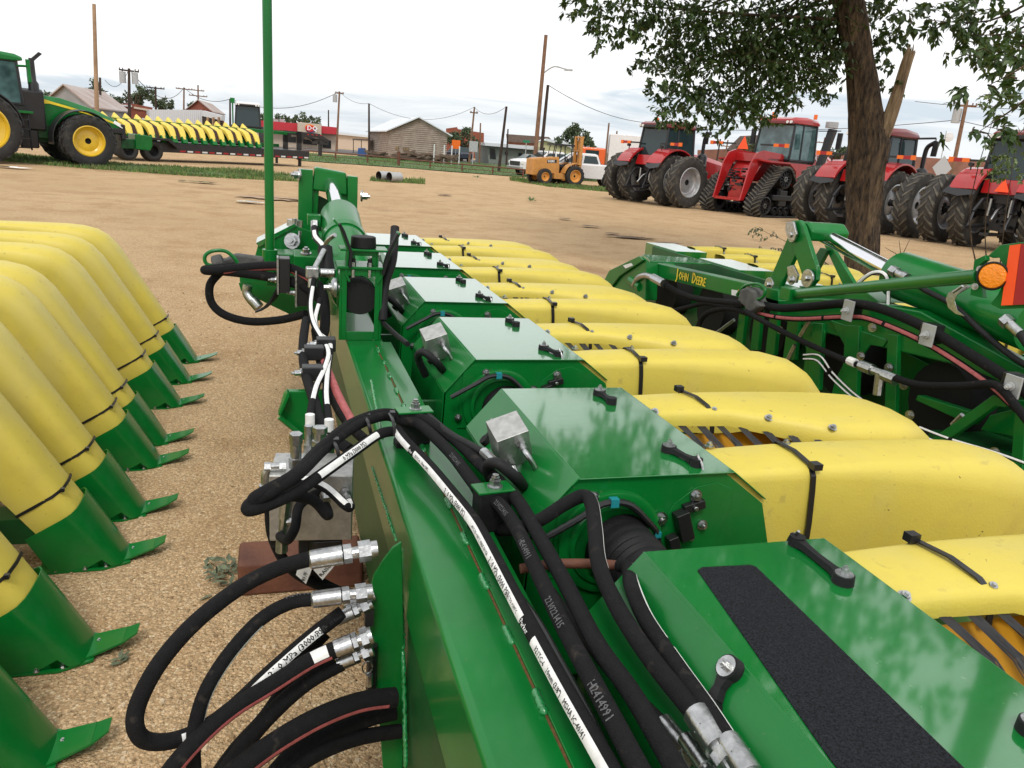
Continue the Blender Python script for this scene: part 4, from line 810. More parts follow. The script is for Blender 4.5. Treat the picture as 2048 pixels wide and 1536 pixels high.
m=MB(); m.prism([(-.45,4.95,.65),(-.45,5.45,.62),(-.45,5.55,.8),(-.45,5.55,1.15),(-.45,4.95,1.2)],(.9,0,0)); m.build('front_weight',[G],gt,bevel=.03)
cab_build(gt,G,GLSB,-.45,1.35,.82,1.9,3.25,wt=.92)
m=MB(); m.prism([(.55,1.25,1.1),(.78,1.25,1.1),(.80,1.25,2.35),(.55,1.25,2.45)],(0,.75,0)); m.bb((.5,1.2,.5),(.75,1.75,1.1)); m.build('tank_panel',[BM],gt,bevel=.05)
m=MB(); m.lathe((.62,1.75,2.3),(0,0,1),[(0,.17),(.3,.16),(.4,.10),(.8,.09),(1.1,.085)],16,cap=True); m.prism([(.56,1.7,3.35),(.68,1.7,3.35),(.68,1.98,3.62),(.56,1.98,3.62)],(0,.1,-.05)); m.build('exhaust_pipe',[BM],gt,smooth=40)
m=MB(); m.tube([(.8,1.3,3.1),(1.35,1.5,3.1)],.04); m.prism([(1.3,1.45,2.55),(1.55,1.45,2.6),(1.5,1.45,3.3),(1.25,1.45,3.32)],(0,.08,0)); m.build('mirror',[G],gt,bevel=.02)
m=MB(); m.bb((.62,.55,1.62),(1.25,1.55,1.70)); sp=m.build('step_platform',[G],gt,bevel=.01)
m=MB()
for y in (.85,1.4): m.tube([(1.15,y,1.62),(1.3,y,.45)],.03,n=6)
for i in range(4): z=.5+i*.3; m.bb((1.12,.85,z),(1.3,1.4,z+.04))
m.build('ladder',[BM],gt)
fender(gt,1,BM,.95,1.5,0,1.1,1.18,R(5),R(130),th=.05); fender(gt,-1,BM,.95,1.5,0,1.1,1.18,R(5),R(130),th=.05); fender(gt,1,BM,.75,1.35,3.05,.85,.98,R(25),R(190),th=.04); fender(gt,-1,BM,.75,1.35,3.05,.85,.98,R(25),R(190),th=.04)
w0=wheel_parts(gt,1.10,.50,.70,TYb,YR,22,lugm=TYb); w0.location=(1.75,0,1.1); place_wheel(w0,gt,1.05,0,1.1); place_wheel(w0,gt,-1.05,0,1.1,True); place_wheel(w0,gt,-1.75,0,1.1,True)
f0=wheel_parts(gt,.87,.45,.50,TYb,YR,20,lugm=TYb); f0.location=(1.65,3.05,.87); place_wheel(f0,gt,1.0,3.05,.87); place_wheel(f0,gt,-1.0,3.05,.87,True); place_wheel(f0,gt,-1.65,3.05,.87,True)
# ---- tan rough-terrain forklift
tf=thing('forklift','tan rough terrain forklift with a black roll cage parked in front of the white pickup','forklift',(0,0,0))
# side view facing right (+y), we see its right side; local x right
m=MB(); m.prism([(-.55,-.95,.75),(-.55,-.95,1.75),(-.55,.9,1.95),(-.55,1.0,1.25),(-.55,1.0,.85),(-.55,-.7,.65)],(1.1,0,0)); m.bb((-.6,-1.1,.62),(.6,-.6,1.7)); bd=m.build('body',[TAN],tf,bevel=.04)
m=MB(); m.bb((-.4,-.6,.55),(.4,2.2,.85)); m.bb((.35,.55,.45),(.72,1.7,.85)); m.build('chassis',[TAN],tf,bevel=.02)
m=MB(); m.prism([(.556,-.02,1.48),(.556,.72,1.54),(.556,.72,1.76),(.556,-.02,1.70)],(.006,0,0)); m.build('badge',[BM],bd,smooth=0)
m=MB(); text_on(m,'DEERE',V((.566,.03,1.53)),(0,1,.07),(0,0,1),.22,bold=2,sx=.85); m.build('lettering',[TW],bd,smooth=0,fix=False)
m=MB()
for s in (-1,1):
    m.tube([(s*.5,.85,1.6),(s*.52,1.05,2.75)],.04,n=6); m.tube([(s*.5,1.95,1.5),(s*.52,1.85,2.75)],.04,n=6); m.tube([(s*.5,.5,1.9),(s*.52,.65,2.72)],.03,n=6)
m.bb((-.6,.45,2.72),(.6,2.05,2.84)); m.build('roll_cage',[BM],tf,smooth=30)
m=MB(); m.bb((-.28,1.0,1.25),(.28,1.5,1.45)); m.bb((-.28,.95,1.4),(.28,1.08,1.95)); m.tube([(0,1.9,1.5),(0,1.7,1.85)],.03); m.lathe((0,1.7,1.87),(0,-.4,1),[(0,.16),(.02,.18),(.04,.16)],18); m.build('seat',[BM],tf,bevel=.03)
fender(tf,1,TAN,.35,.95,2.1,.72,.82,R(60),R(170),th=.05); fender(tf,-1,TAN,.35,.95,2.1,.72,.82,R(60),R(170),th=.05)
m=MB()
for s in (-1,1): m.bb((s*.42-.07,2.55,.3),(s*.42+.07,2.75,3.45)); m.bb((s*.2-.05,2.75,.5),(s*.2+.05,2.9,3.4))
for z in (.6,1.5,2.4,3.35): m.bb((-.5,2.6,z),(.5,2.8,z+.12))
m.build('mast',[TAN],tf,bevel=.01)
m=MB()
for s in (-1,1): m.bb((s*.35-.06,2.85,.08),(s*.35+.06,4.0,.13)); m.bb((s*.35-.06,2.85,.08),(s*.35+.06,2.95,.9))
m.build('fork',[RU],tf)
m=MB(); m.cyl((.2,-.2,1.8),(.2,-.2,2.4),.05); m.cyl((.2,-.2,2.35),(.2,-.2,2.5),.09); m.build('exhaust_pipe',[BM],tf)
w0=wheel_parts(tf,.72,.42,.42,TYb,mat('tan_rim',(.65,.30,.06),.5),16,lugm=TY); w0.location=(.85,2.1,.72); place_wheel(w0,tf,-.85,2.1,.72,True)
w0=wheel_parts(tf,.56,.34,.30,TYb,bpy.data.materials['tan_rim'],14,lugm=TY); w0.location=(.82,-.25,.56); place_wheel(w0,tf,-.82,-.25,.56,True)
a=az(1090,370,0); b=az(1146,374,0); 
tf.location=g(1084,368,46.0); tf.rotation_euler=(0,0,R(-82)); tf.scale=(.8,.8,.8)
# ---- pickups
def pickup(label,loc,rz,name='pickup_truck'):
    t=thing(name,label,'pickup truck',loc,rz,'white pickup trucks behind the forklift')
    def sec_(y,w,z0,z1,ch): return oct_(None,y,w,z0,z1,ch)
    m=MB(); m.loft([sec_(-2.95,.90,.55,1.22,.05),sec_(-2.9,.96,.5,1.30,.05),sec_(-1.2,.98,.48,1.30,.06),sec_(.9,.98,.48,1.28,.08),sec_(1.6,.97,.48,1.25,.12),sec_(2.6,.95,.5,1.15,.14),sec_(2.85,.86,.55,1.02,.12)]); bd=m.build('body',[WP],t,bevel=.02,smooth=40)
    m=MB(); m.loft([[V((-.86,-1.15,1.28)),V((.86,-1.15,1.28)),V((.86,1.25,1.26)),V((-.86,1.25,1.26))],[V((-.74,-.95,1.82)),V((.74,-.95,1.82)),V((.74,.55,1.84)),V((-.74,.55,1.84))],[V((-.6,-.8,1.88)),V((.6,-.8,1.88)),V((.6,.4,1.89)),V((-.6,.4,1.89))]]); cb_=m.build('cab',[WP],t,bevel=.03,smooth=40)
    m=MB()
    for s in (-1,1):
        for ya,yb,yc,yd in ((-1.02,-.12,-.18,-.86),(-.02,1.02,.45,-.04)): m.prism([(s*.865,ya,1.33),(s*.865,yb,1.33),(s*.765,yc,1.74),(s*.765,yd,1.74)],(s*.006,0,0))
    m.prism([(-.78,1.27,1.32),(.78,1.27,1.32),(.68,.62,1.78),(-.68,.62,1.78)],(0,.02,.02)); m.prism([(-.75,-1.15,1.34),(.75,-1.15,1.34),(.68,-.98,1.74),(-.68,-.98,1.74)],(0,-.02,.0))
    m.build('window',[GLS],cb_,smooth=0)
    m=MB(); m.bb((-.82,-2.88,1.05),(.82,-1.3,1.315)); m.build('bed_floor',[BM],t)
    m=MB(); m.bb((-.7,2.84,.72),(.7,2.88,1.02)); m.build('grille',[BM],t); m=MB(); m.bb((-.95,2.7,.48),(.95,2.98,.66)); m.grp(); m.bb((-.9,-3.08,.5),(.9,-2.93,.66)); m.build('bumper',[ST],t,bevel=.03)
    for s in (-1,1):
        m=MB(); m.bb((s*.88,2.55,.86),(s*.955,2.86,1.04)); m.build('headlight',[LENS],t); m=MB(); m.bb((s*.90,-2.96,.82),(s*.975,-2.85,1.2)); m.build('taillight',[REDP],t)
        m=MB(); m.bb((s*.99,.78,1.28),(s*1.18,.9,1.5)); m.build('mirror',[BM],t,bevel=.02)
        for y in (-1.75,1.75):
            m=MB(); m.cyl((s*.90,y,.45),(s*.985,y,.45),.47,n=24); m.build('wheel_arch',[DK],bd)
    w0=wheel_parts(t,.40,.28,.25,TYb,RIM,lug=False,dish=.03,hub=BM); w0.location=(.86,-1.75,.40); place_wheel(w0,t,.86,1.75,.40); place_wheel(w0,t,-.86,-1.75,.40,True); place_wheel(w0,t,-.86,1.75,.40,True)
    return t
pickup('white crew cab pickup with its bed toward the red tractors, behind the tan forklift',g(1155,371,48.5),R(76))
pickup('white pickup whose front end shows left of the forklift hood',g(1094,358,60),R(104))
# ---- white box truck with orange cab
bt=thing('box_truck','box truck with white body and orange cab behind the leftmost red tractor','truck',g(1254,345,62),R(70))
m=MB(); m.bb((-1.2,-4.0,1.15),(1.2,1.6,3.45)); bx_=m.build('box_body',[WP],bt,bevel=.03)
m=MB()
for s in (-1,1): m.bb((s*1.205,-3.9,1.3),(s*1.215,1.5,1.42))
m.build('stripe',[ORE],bx_); m=MB(); m.bb((-1.0,1.8,.7),(1.0,3.9,2.4)); m.bb((-.95,3.9,.7),(.95,4.6,1.5)); cb_=m.build('cab',[mat('orange_paint',(.72,.12,.02),.35,coat=.4)],bt,bevel=.12,seg=3)
m=MB(); m.bb((-1.01,2.3,1.65),(1.01,3.3,2.2)); m.bb((-.85,3.89,1.6),(.85,3.92,2.2)); m.build('window',[GLS],cb_); m=MB(); m.bb((-.5,-3.9,.6),(.5,4.4,1.0)); m.build('chassis',[BM],bt)
w0=wheel_parts(bt,.5,.4,.3,TYb,RIM,lug=False,dish=.05); w0.location=(1.0,-2.4,.5); place_wheel(w0,bt,1.0,3.0,.5); place_wheel(w0,bt,-1.0,-2.4,.5,True); place_wheel(w0,bt,-1.0,3.0,.5,True)
# ---- small parked cars far off
def car(label,loc,rz,mt,sc_=1):
    t=thing('parked_car',label,'car',loc,rz); m=MB(); m.loft([oct_(None,-2.2,.75,.4,.85,.1),oct_(None,-1.9,.88,.3,1.0,.1),oct_(None,1.0,.88,.3,.98,.1),oct_(None,2.1,.8,.35,.8,.1)]); b=m.build('body',[mt],t,bevel=.04,smooth=40)
    m=MB(); m.loft([[V((-.8,-1.9,.95)),V((.8,-1.9,.95)),V((.8,1.1,.95)),V((-.8,1.1,.95))],[V((-.62,-1.5,1.45)),V((.62,-1.5,1.45)),V((.62,.3,1.45)),V((-.62,.3,1.45))]]); m.build('cabin',[GLS],t,bevel=.05); m=MB(); m.bb((-.6,-1.45,1.44),(.6,.25,1.49)); m.build('roof',[mt],t,bevel=.02)
    w0=wheel_parts(t,.33,.22,.2,TYb,RIM,lug=False,dish=.03); w0.location=(.82,-1.3,.33); place_wheel(w0,t,.82,1.35,.33); place_wheel(w0,t,-.82,-1.3,.33,True); place_wheel(w0,t,-.82,1.35,.33,True); return t
car('dark blue sport utility car parked beside the wooden building',g(914,318,98),R(20),mat('dark_blue_paint',(.03,.04,.06),.3)).scale=(1,1,1.15)
car('small white car parked in front of the grey green metal building',g(1055,330,95),R(110),WP)
# ---- gooseneck trailer with a header on top
def yaw_of(a,b): d=b-a; return math.atan2(d.y,d.x)-PI/2
TA=az(250,318,0); TB=az(578,331,0); D_=(TB-TA); tr=thing('flatbed_trailer','long black gooseneck flatbed trailer carrying a header, behind the green tractor','trailer',TA,yaw_of(TA,TB)); LT=D_.length
m=MB(); zb=.78
m.bb((-1.25,.2,zb-.04),(1.25,LT+.3,zb+.06)); m.bb((1.15,.9,zb-.36),(1.27,LT+.3,zb+.05)); m.bb((-1.27,.9,zb-.36),(-1.15,LT+.3,zb+.05)); m.bb((-.5,.2,zb-.35),(-.38,LT,zb)); m.bb((.38,.2,zb-.35),(.5,LT,zb))
m.build('deck',[BM],tr,bevel=.01)
m=MB()
for s in (-1,1): m.prism([(s*1.15,-1.15,1.02),(s*1.15,1.25,1.02),(s*1.15,1.8,.62),(s*1.15,1.6,.60),(s*1.15,1.15,.93),(s*1.15,-1.1,.93)],(s*.42,0,0))
m.build('fender',[BM],tr,bevel=.01)
m=MB()
for s in (-1,1): m.bb((s*.55-.07,LT+.1,.35),(s*.55+.07,LT+.35,1.8)); m.prism([(s*.55-.07,LT+.1,1.8),(s*.55-.07,LT+1.6,1.76),(s*.55-.07,LT+2.2,1.5),(s*.55-.07,LT+2.2,1.3),(s*.55-.07,LT+1.5,1.56),(s*.55-.07,LT+.6,1.6),(s*.55-.07,LT+.35,1.2),(s*.55-.07,LT+.1,1.2)],(.14,0,0))
m.bb((-.6,LT+2.1,1.2),(.6,LT+2.25,1.5)); m.bb((-.08,LT+2.1,.6),(.08,LT+2.26,1.4)); gn=m.build('gooseneck',[BM],tr,bevel=.01)
m=MB(); 
for i in range(4): m.bb((.625,LT+.7+.3*i,1.66),(.632,LT+.85+.3*i,1.71))
m.build('reflector',[REDP],gn)
m=MB(); k=0
y=1.9
while y<LT: m.bb((1.272,y,zb-.32),(1.276,y+.28,zb-.25),k%2); y+=.38; k+=1
m.build('reflector_tape',[REDP,WP],tr,smooth=0)
w0=wheel_parts(tr,.46,.5,.22,TYb,BM,lug=False,dish=.05); w0.location=(1.2,-.6,.46); place_wheel(w0,tr,1.2,.55,.46); place_wheel(w0,tr,-1.2,-.6,.46,True); place_wheel(w0,tr,-1.2,.55,.46,True)
m=MB(); m.bb((.9,LT-.1,.05),(1.0,LT,.8)); m.bb((-1.0,LT-.1,.05),(-.9,LT,.8)); m.bb((.55,LT+.15,.0),(.65,LT+.25,.4)); m.build('jack_leg',[BM],tr)
th=thing('cotton_header','far green cotton header with many small yellow snouts, loaded on the black trailer','cotton header',TA+V((0,0,.86)),yaw_of(TA,TB))
YLf=mat('yellow_plastic_far',(.80,.62,.10),.5,var=.12,vs=3); 
n_=int(LT*.87/1.02)
m=MB(); m.bb((-.55,-1.6,.85),(-.35,LT+.2,1.05)); m.bb((.3,-1.6,.98),(.36,LT+.2,1.04)); m.bb((-1.0,-1.6,.05),(-.8,LT,.25)); m.build('main_beam',[G],th,bevel=.01)
sn0=None
for i in range(-1,n_):
    y=-.35+i*1.02
    for j,dy in enumerate((0,.50)):
        if sn0 is None:
            m=MB(); rg=[]
            for x,z,w_,d in ((-.3,1.30,.02,.10),(-.2,1.20,.11,.3),(.0,1.04,.13,.3),(.25,.98,.17,.3),(.6,.86,.17,.25),(.78,.66,.15,.22),(.98,.20,.11,.16)): rg.append([V((x-d*.5,-w_,z-d*.6)),V((x,-w_,z-.03)),V((x+.02,-w_*.5,z)),V((x+.02,w_*.5,z)),V((x,w_,z-.03)),V((x-d*.5,w_,z-d*.6))])
            m.loft(rg); sn0=m.build('snout',[YLf],th,smooth=40); sn0.location=(.25,y+dy,0)
            m=MB(); m.loft([[V((x-.14,-w_,z-.1)),V((x+.015,-w_,z)),V((x+.015,w_,z)),V((x-.14,w_,z-.1))] for x,z,w_ in ((.92,.34,.125),(.985,.20,.12),(1.06,.02,.115))]); m.build('shoe',[G],sn0)
        else: c=copy_tree(sn0,th); c.location=(.25,y+dy,0)
    m=MB(); m.prism([(.35,y+.18,1.0),(.95,y+.18,.75),(1.15,y+.20,.15),(.3,y+.20,.1)],(0,.16,0)); m.build('row_brush',[mat('dark_brown_brush',(.05,.025,.02),.8) if 'dark_brown_brush' not in bpy.data.materials else bpy.data.materials['dark_brown_brush']],th)
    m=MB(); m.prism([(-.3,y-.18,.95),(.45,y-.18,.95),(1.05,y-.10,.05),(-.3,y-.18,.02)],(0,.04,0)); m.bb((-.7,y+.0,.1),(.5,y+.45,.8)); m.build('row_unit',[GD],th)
th.scale=(1,1,.84)
# far tractor behind the trailer
ft=thing('tractor','green tractor seen from behind, between the trailer header and the red roofed restaurant','tractor',g(497,296,62),R(0))
m=MB(); m.bb((-.55,-.8,1.2),(.55,.8,1.8)); m.loft([oct_(None,.8,.5,1.0,2.1,.1),oct_(None,3.6,.45,1.0,1.8,.1)]); m.build('body',[G],ft,bevel=.05); cab_build(ft,WP,GLS,-.6,1.0,.85,1.9,3.3)
m=MB(); m.tube([(-1.0,-.4,1.9),(-1.0,-.4,3.4)],.05); m.bb((-1.15,-.5,3.4),(-.85,-.3,3.75)); m.build('light_stalk',[G],ft); w0=wheel_parts(ft,1.0,.5,.6,TYb,YR,lug=False); w0.location=(1.0,0,1.0); place_wheel(w0,ft,-1.0,0,1.0,True)
# green machines beyond the red tractors
for px,py,D,lab,sc_ in ((1905,395,42,'green harvester part with a slanted side, above the red hood',1.0),(1925,400,34,'lower green header hood with a pale top, right of the red hood',.8)):
    t=thing('green_implement',lab,'implement',g(px,py,D),R(-30)); m=MB(); m.prism([(-1.6,0,.6),(-1.1,0,1.5),(-.4,0,1.75),(1.4,0,1.7),(1.9,0,1.2),(1.9,0,.6)],(0,1.2,0)); b=m.build('body',[G],t,bevel=.04); m=MB(); m.prism([(-.4,-.02,1.0),(.2,-.02,1.5),(1.2,-.02,1.45),(1.2,-.02,1.0)],(0,.02,0)); m.build('side_panel',[GH],b); m=MB()
    for s in (-1,1): m.bb((s*1.4-.1,.2,0),(s*1.4+.1,.9,.7))
    m.build('stand',[GD],t); t.scale=(sc_,)*3
# ================================================================== stripper header row units
SX=[1.0,1.15,1.3,1.45,1.60,1.72,1.82,1.905,1.97,2.025,2.07,2.15,2.26,2.44]
SZ=[.938,.943,.947,.95,.952,.952,.946,.926,.887,.826,.755,.615,.425,.115]
def sec(x,z,nx,nz,ya,yb,d,rr=.020):
    """one cross-section of a snout: open-bottomed channel; the flat top narrows and the sides flare towards the nose"""
    k=min(max((x-1.2)/.75,0),1); k=k*k*(3-2*k); ins=.055*k*(1 if x<2.0 else max(.35,1-(x-2.0)*2)); ry=rr+ins; rz=rr*1.5+ins*1.15
    pr=[(ya,d),(ya,rz),(ya+ry*.12,rz*.5),(ya+ry*.45,rz*.16),(ya+ry*1.05,rz*.02),((ya+yb)/2,-.004),(yb-ry*1.05,rz*.02),(yb-ry*.45,rz*.16),(yb-ry*.12,rz*.5),(yb,rz),(yb,d)]
    return [V((x-nx*q,y,z-nz*q)) for y,q in pr]
def norms():
    out=[]
    for i in range(len(SX)):
        a=max(i-1,0);b=min(i+1,len(SX)-1); t=V((SX[b]-SX[a],0,SZ[b]-SZ[a])).normalized(); out.append((-t.z,t.x))
    return out
NR=norms()
def wid(kind,x):
    def li(tab):
        for (x0,v0),(x1,v1) in zip(tab,tab[1:]):
            if x<=x1: return v0+(v1-v0)*max(0,(x-x0))/(x1-x0)
        return tab[-1][1]
    if kind=='P': return li([(1,-.085),(1.5,-.10),(1.85,-.145),(2.05,-.13),(2.44,-.088)]),li([(1,.09),(1.5,.115),(1.85,.135),(2.05,.125),(2.44,.088)]),li([(1,.25),(1.6,.3),(1.85,.26),(2.05,.2),(2.44,.15)])
    if kind=='Q': return li([(1,-.085),(1.28,-.085),(1.60,-.29),(1.80,-.28),(2.0,-.21),(2.12,-.14),(2.44,-.088)]),li([(1,.105),(1.6,.12),(1.95,.125),(2.44,.088)]),li([(1,.045),(1.3,.05),(1.5,.07),(1.68,.2),(2.05,.2),(2.44,.15)])
ZT_=.03
def make_snout(kind,parent,bolts=True,name='snout'):
    mb=MB(); rings=[sec(SX[i],SZ[i],NR[i][0],NR[i][1],*wid(kind,SX[i])) for i in range(len(SX))]
    # denser rings for smoothness
    R2=[]
    for i in range(len(rings)-1):
        for k in range(2): R2.append([rings[i][j].lerp(rings[i+1][j],k/2) for j in range(11)])
    R2.append(rings[-1])
    mb.loft(R2,0,cap=False,closed=True)
    sn=mb.build(name,[YL],parent,smooth=50)
    # shoe: sheet sleeve and ski plate
    t=V((SX[-1]-SX[-3],0,SZ[-1]-SZ[-3])).normalized(); n=V((-t.z,0,t.x))
    p1=V((SX[-1],0,SZ[-1]))
    sh=MB(); rg=[]
    for s_,w_,d in ((-.16,.128,.20),(-.05,.118,.21),(.06,.106,.22),(.12,.100,.22)):
        c=p1+t*s_+n*.014; rg.append([c+V((0,y,0))-n*q for y,q in ((-w_,d),(-w_,.05),(-w_*.93,.022),(-w_*.7,.006),(-w_*.35,0),(w_*.35,0),(w_*.7,.006),(w_*.93,.022),(w_,.05),(w_,d))])
    # cut the foot level with the ground
    for v in rg[-1]: v.z=.012; 
    inner=[[v+n*(-.004)+V((0,-.003 if v.y>0 else .003,0)) for v in r_] for r_ in rg]
    sh.loft(rg,0,cap=False,closed=False); sh.loft(inner,0,cap=False,closed=False)
    for i in range(len(rg[0])-1): sh.add([rg[0][i],rg[0][i+1],inner[0][i+1],inner[0][i]],[(0,1,2,3)])
    so_=sh.build('shoe',[G],sn,smooth=50,fix=False)
    sk=MB(); zt=.010
    pl=[(2.22,-.11),(2.44,-.112),(2.53,-.07),(2.56,-.045),(2.56,.045),(2.53,.07),(2.44,.112),(2.22,.11)]
    sk.prism([(x,y,zt-.008) for x,y in pl[:3]+pl[-3:]],(0,0,.008))
    sk.prism([V((2.50,-.066,zt-.004)),V((2.50,.066,zt-.004)),V((2.61,.05,zt+.025)),V((2.61,-.036,zt+.025))],(0,0,.007))
    sk.prism([V((2.61,.05,zt+.025)),V((2.61,-.036,zt+.025)),V((2.65,-.01,zt+.04)),V((2.65,.045,zt+.04))],(0,0,.006))
    sk.build('ski_plate',[G],sn,smooth=30)
    if bolts:
        b=MB()
        for x,y in ((2.28,-.102),(2.38,-.104),(2.45,-.095),(2.53,.02)): b.bolt((x,y,zt),(0,0,1),.007,.009)
        b.bolt((2.33,-.0935,.10),(0,-1,0),.009,.008)
        b.build('bolts',[ST],sn)
    return sn
def tie(mb,pts,w=.011,th=.003):
    pts=smooth_path(pts,3)
    for a,b in zip(pts,pts[1:]):
        d=b-a; 
        if d.length<1e-5: continue
        q=d.to_track_quat('Z','Y'); 
        mb.cyl(a,b,w*.5,n=6,cap=True)
def strap(mb,pts,wx=V((1,0,0)),w=.012,th=.0035,nrm=None):
    """flat band through pts, width along wx"""
    rings=[]; pts=[V(p) for p in pts]
    for i,p in enumerate(pts):
        t=(pts[min(i+1,len(pts)-1)]-pts[max(i-1,0)]).normalized(); n=t.cross(wx).normalized()
        rings.append([p-wx*w/2,p+wx*w/2,p+wx*w/2+n*th,p-wx*w/2+n*th])
    mb.loft(rings)
def snout_fit(kind,sn):
    """tie, bolts and brush of header A's snouts"""
    ya,yb,d=wid(kind,1.25); z=.9465; t=MB()
    if kind=='P':
        yy=[(yb+.004,z-.06),(yb+.002,z-.02),(yb-.02,z+.003),((ya+yb)/2,z+.010),(ya+.02,z+.003),(ya-.002,z-.02),(ya-.004,z-.06),(ya-.008,z-.15),(ya-.010,z-.24)]
        strap(t,[(1.27+.006*math.sin(i),y,q) for i,(y,q) in enumerate(yy)],w=.014); t.box((1.27,ya+.004,z+.006),(.024,.026,.016))
    else:
        yy=[(yb+.006,z-.04),(yb+.002,z-.02),(yb-.02,z+.003),((ya+yb)/2,z+.010),(ya+.03,z+.003),(ya+.006,z-.012),(ya-.002,z-.03),(ya-.004,z-.075)]
        strap(t,[(1.235+.003*i,y,q) for i,(y,q) in enumerate(yy)],w=.014); t.box((1.232,yb-.012,z+.01),(.024,.022,.018))
    t.build('cable_tie',[BP],sn,smooth=30)
    b=MB()
    if kind=='Q':
        for x in (1.07,1.262,1.40,1.55):
            a,_,_=wid(kind,x); b.bolt((x,a+.014,.938),V((0,-.5,1)),.0085,.008)
    else:
        for x in (1.08,1.30): b.bolt((x,.08,.945),(0,0,1),.008,.008)
    b.build('bolts',[ST],sn)
def make_brush(parent,cy):
    """black bristle tufts over the row gap and the orange panel below"""
    p=MB(); p.add([(1.04,cy-.06,.86),(1.62,cy-.06,.86),(1.62,cy-.22,.70),(1.04,cy-.22,.70)],[(0,1,2,3)]); p.add([(1.04,cy-.36,.76),(1.62,cy-.36,.76),(1.62,cy-.30,.80),(1.04,cy-.30,.80)],[(0,1,2,3)])
    o=p.build('row_panel',[OR_],parent,smooth=0)
    b=MB(); rnd=random.Random(3)
    for k in range(9):
        x0=1.10+k*.062; a,_,_=wid('Q',x0)
        for j in range(26):
            xs=x0+rnd.uniform(-.014,.014); ye=a+cy; z0=.900
            xe=x0+.03+rnd.uniform(-.02,.02); L_=max(.03,(ye-(cy-.33)))*.8
            pm=V((xs*.5+xe*.5,ye-L_*.5,z0-.03+rnd.uniform(-.004,.004)))
            a0=V((xs,ye+.01,z0)); e=V((xe,ye-L_,z0-.10+rnd.uniform(-.01,.01)))
            wv=V((.0012,0,.0004))
            b.add([a0-wv,a0+wv,pm+wv,pm-wv,e+wv*.5,e-wv*.5],[(0,1,2,3),(3,2,4,5)])
    b.build('brush',[BM],o,smooth=0,fix=False)
    return o
# ---- hood of one row unit, unit k=1 near end at Y=YN
YN=1.520; YF=2.182; PIT=1.016
def latch(mb,a,b,n,hook=True,mi=(0,1)):
    """rubber draw latch from screw a to hook end b on a plane with normal n"""
    mb.grp()
    a=V(a);b=V(b);n=V(n).normalized(); d=(b-a).normalized(); s=n.cross(d)
    mb.cyl(a,a+n*.017,.020,.019,n=20,mi=mi[0]); mb.cyl(a+n*.0172,a+n*.019,.0165,n=20,mi=mi[1]); mb.cyl(a+n*.019,a+n*.028,.0075,n=6,mi=mi[1]); mb.cyl(a+n*.028,a+n*.033,.004,n=8,mi=mi[1])
    L_=(b-a).length
    rg=[]
    for t,w,h in ((0.012,.014,.012),(.03,.0085,.012),(L_*.55,.0075,.011),(L_-.03,.0085,.012),(L_-.012,.013,.013)):
        c=a+d*t+n*(.004); rg.append([c-s*w,c+s*w,c+s*w*.8+n*h,c-s*w*.8+n*h])
    mb.loft(rg,mi[0]); mb.cyl(b,b+n*.02,.016,.015,n=18,mi=mi[0])
    if hook:
        mb.tube(smooth_path([b+n*.03,b+n*.024+d*.004,b+n*.012+d*.018,b-n*.010+d*.026,b-n*.032+d*.022,b-n*.04+d*.01],4),.0032,n=8,mi=mi[1])
def hood_end(mb,Y,holes=False):
    poly=[(.648,.9475),(1.03,.9475),(1.150,.86),(1.19,.74),(1.19,.42),(.56,.42),(.545,.60),(.552,.835)]
    mb.prism([(x,Y,z) for x,z in poly],(0,.004,0))
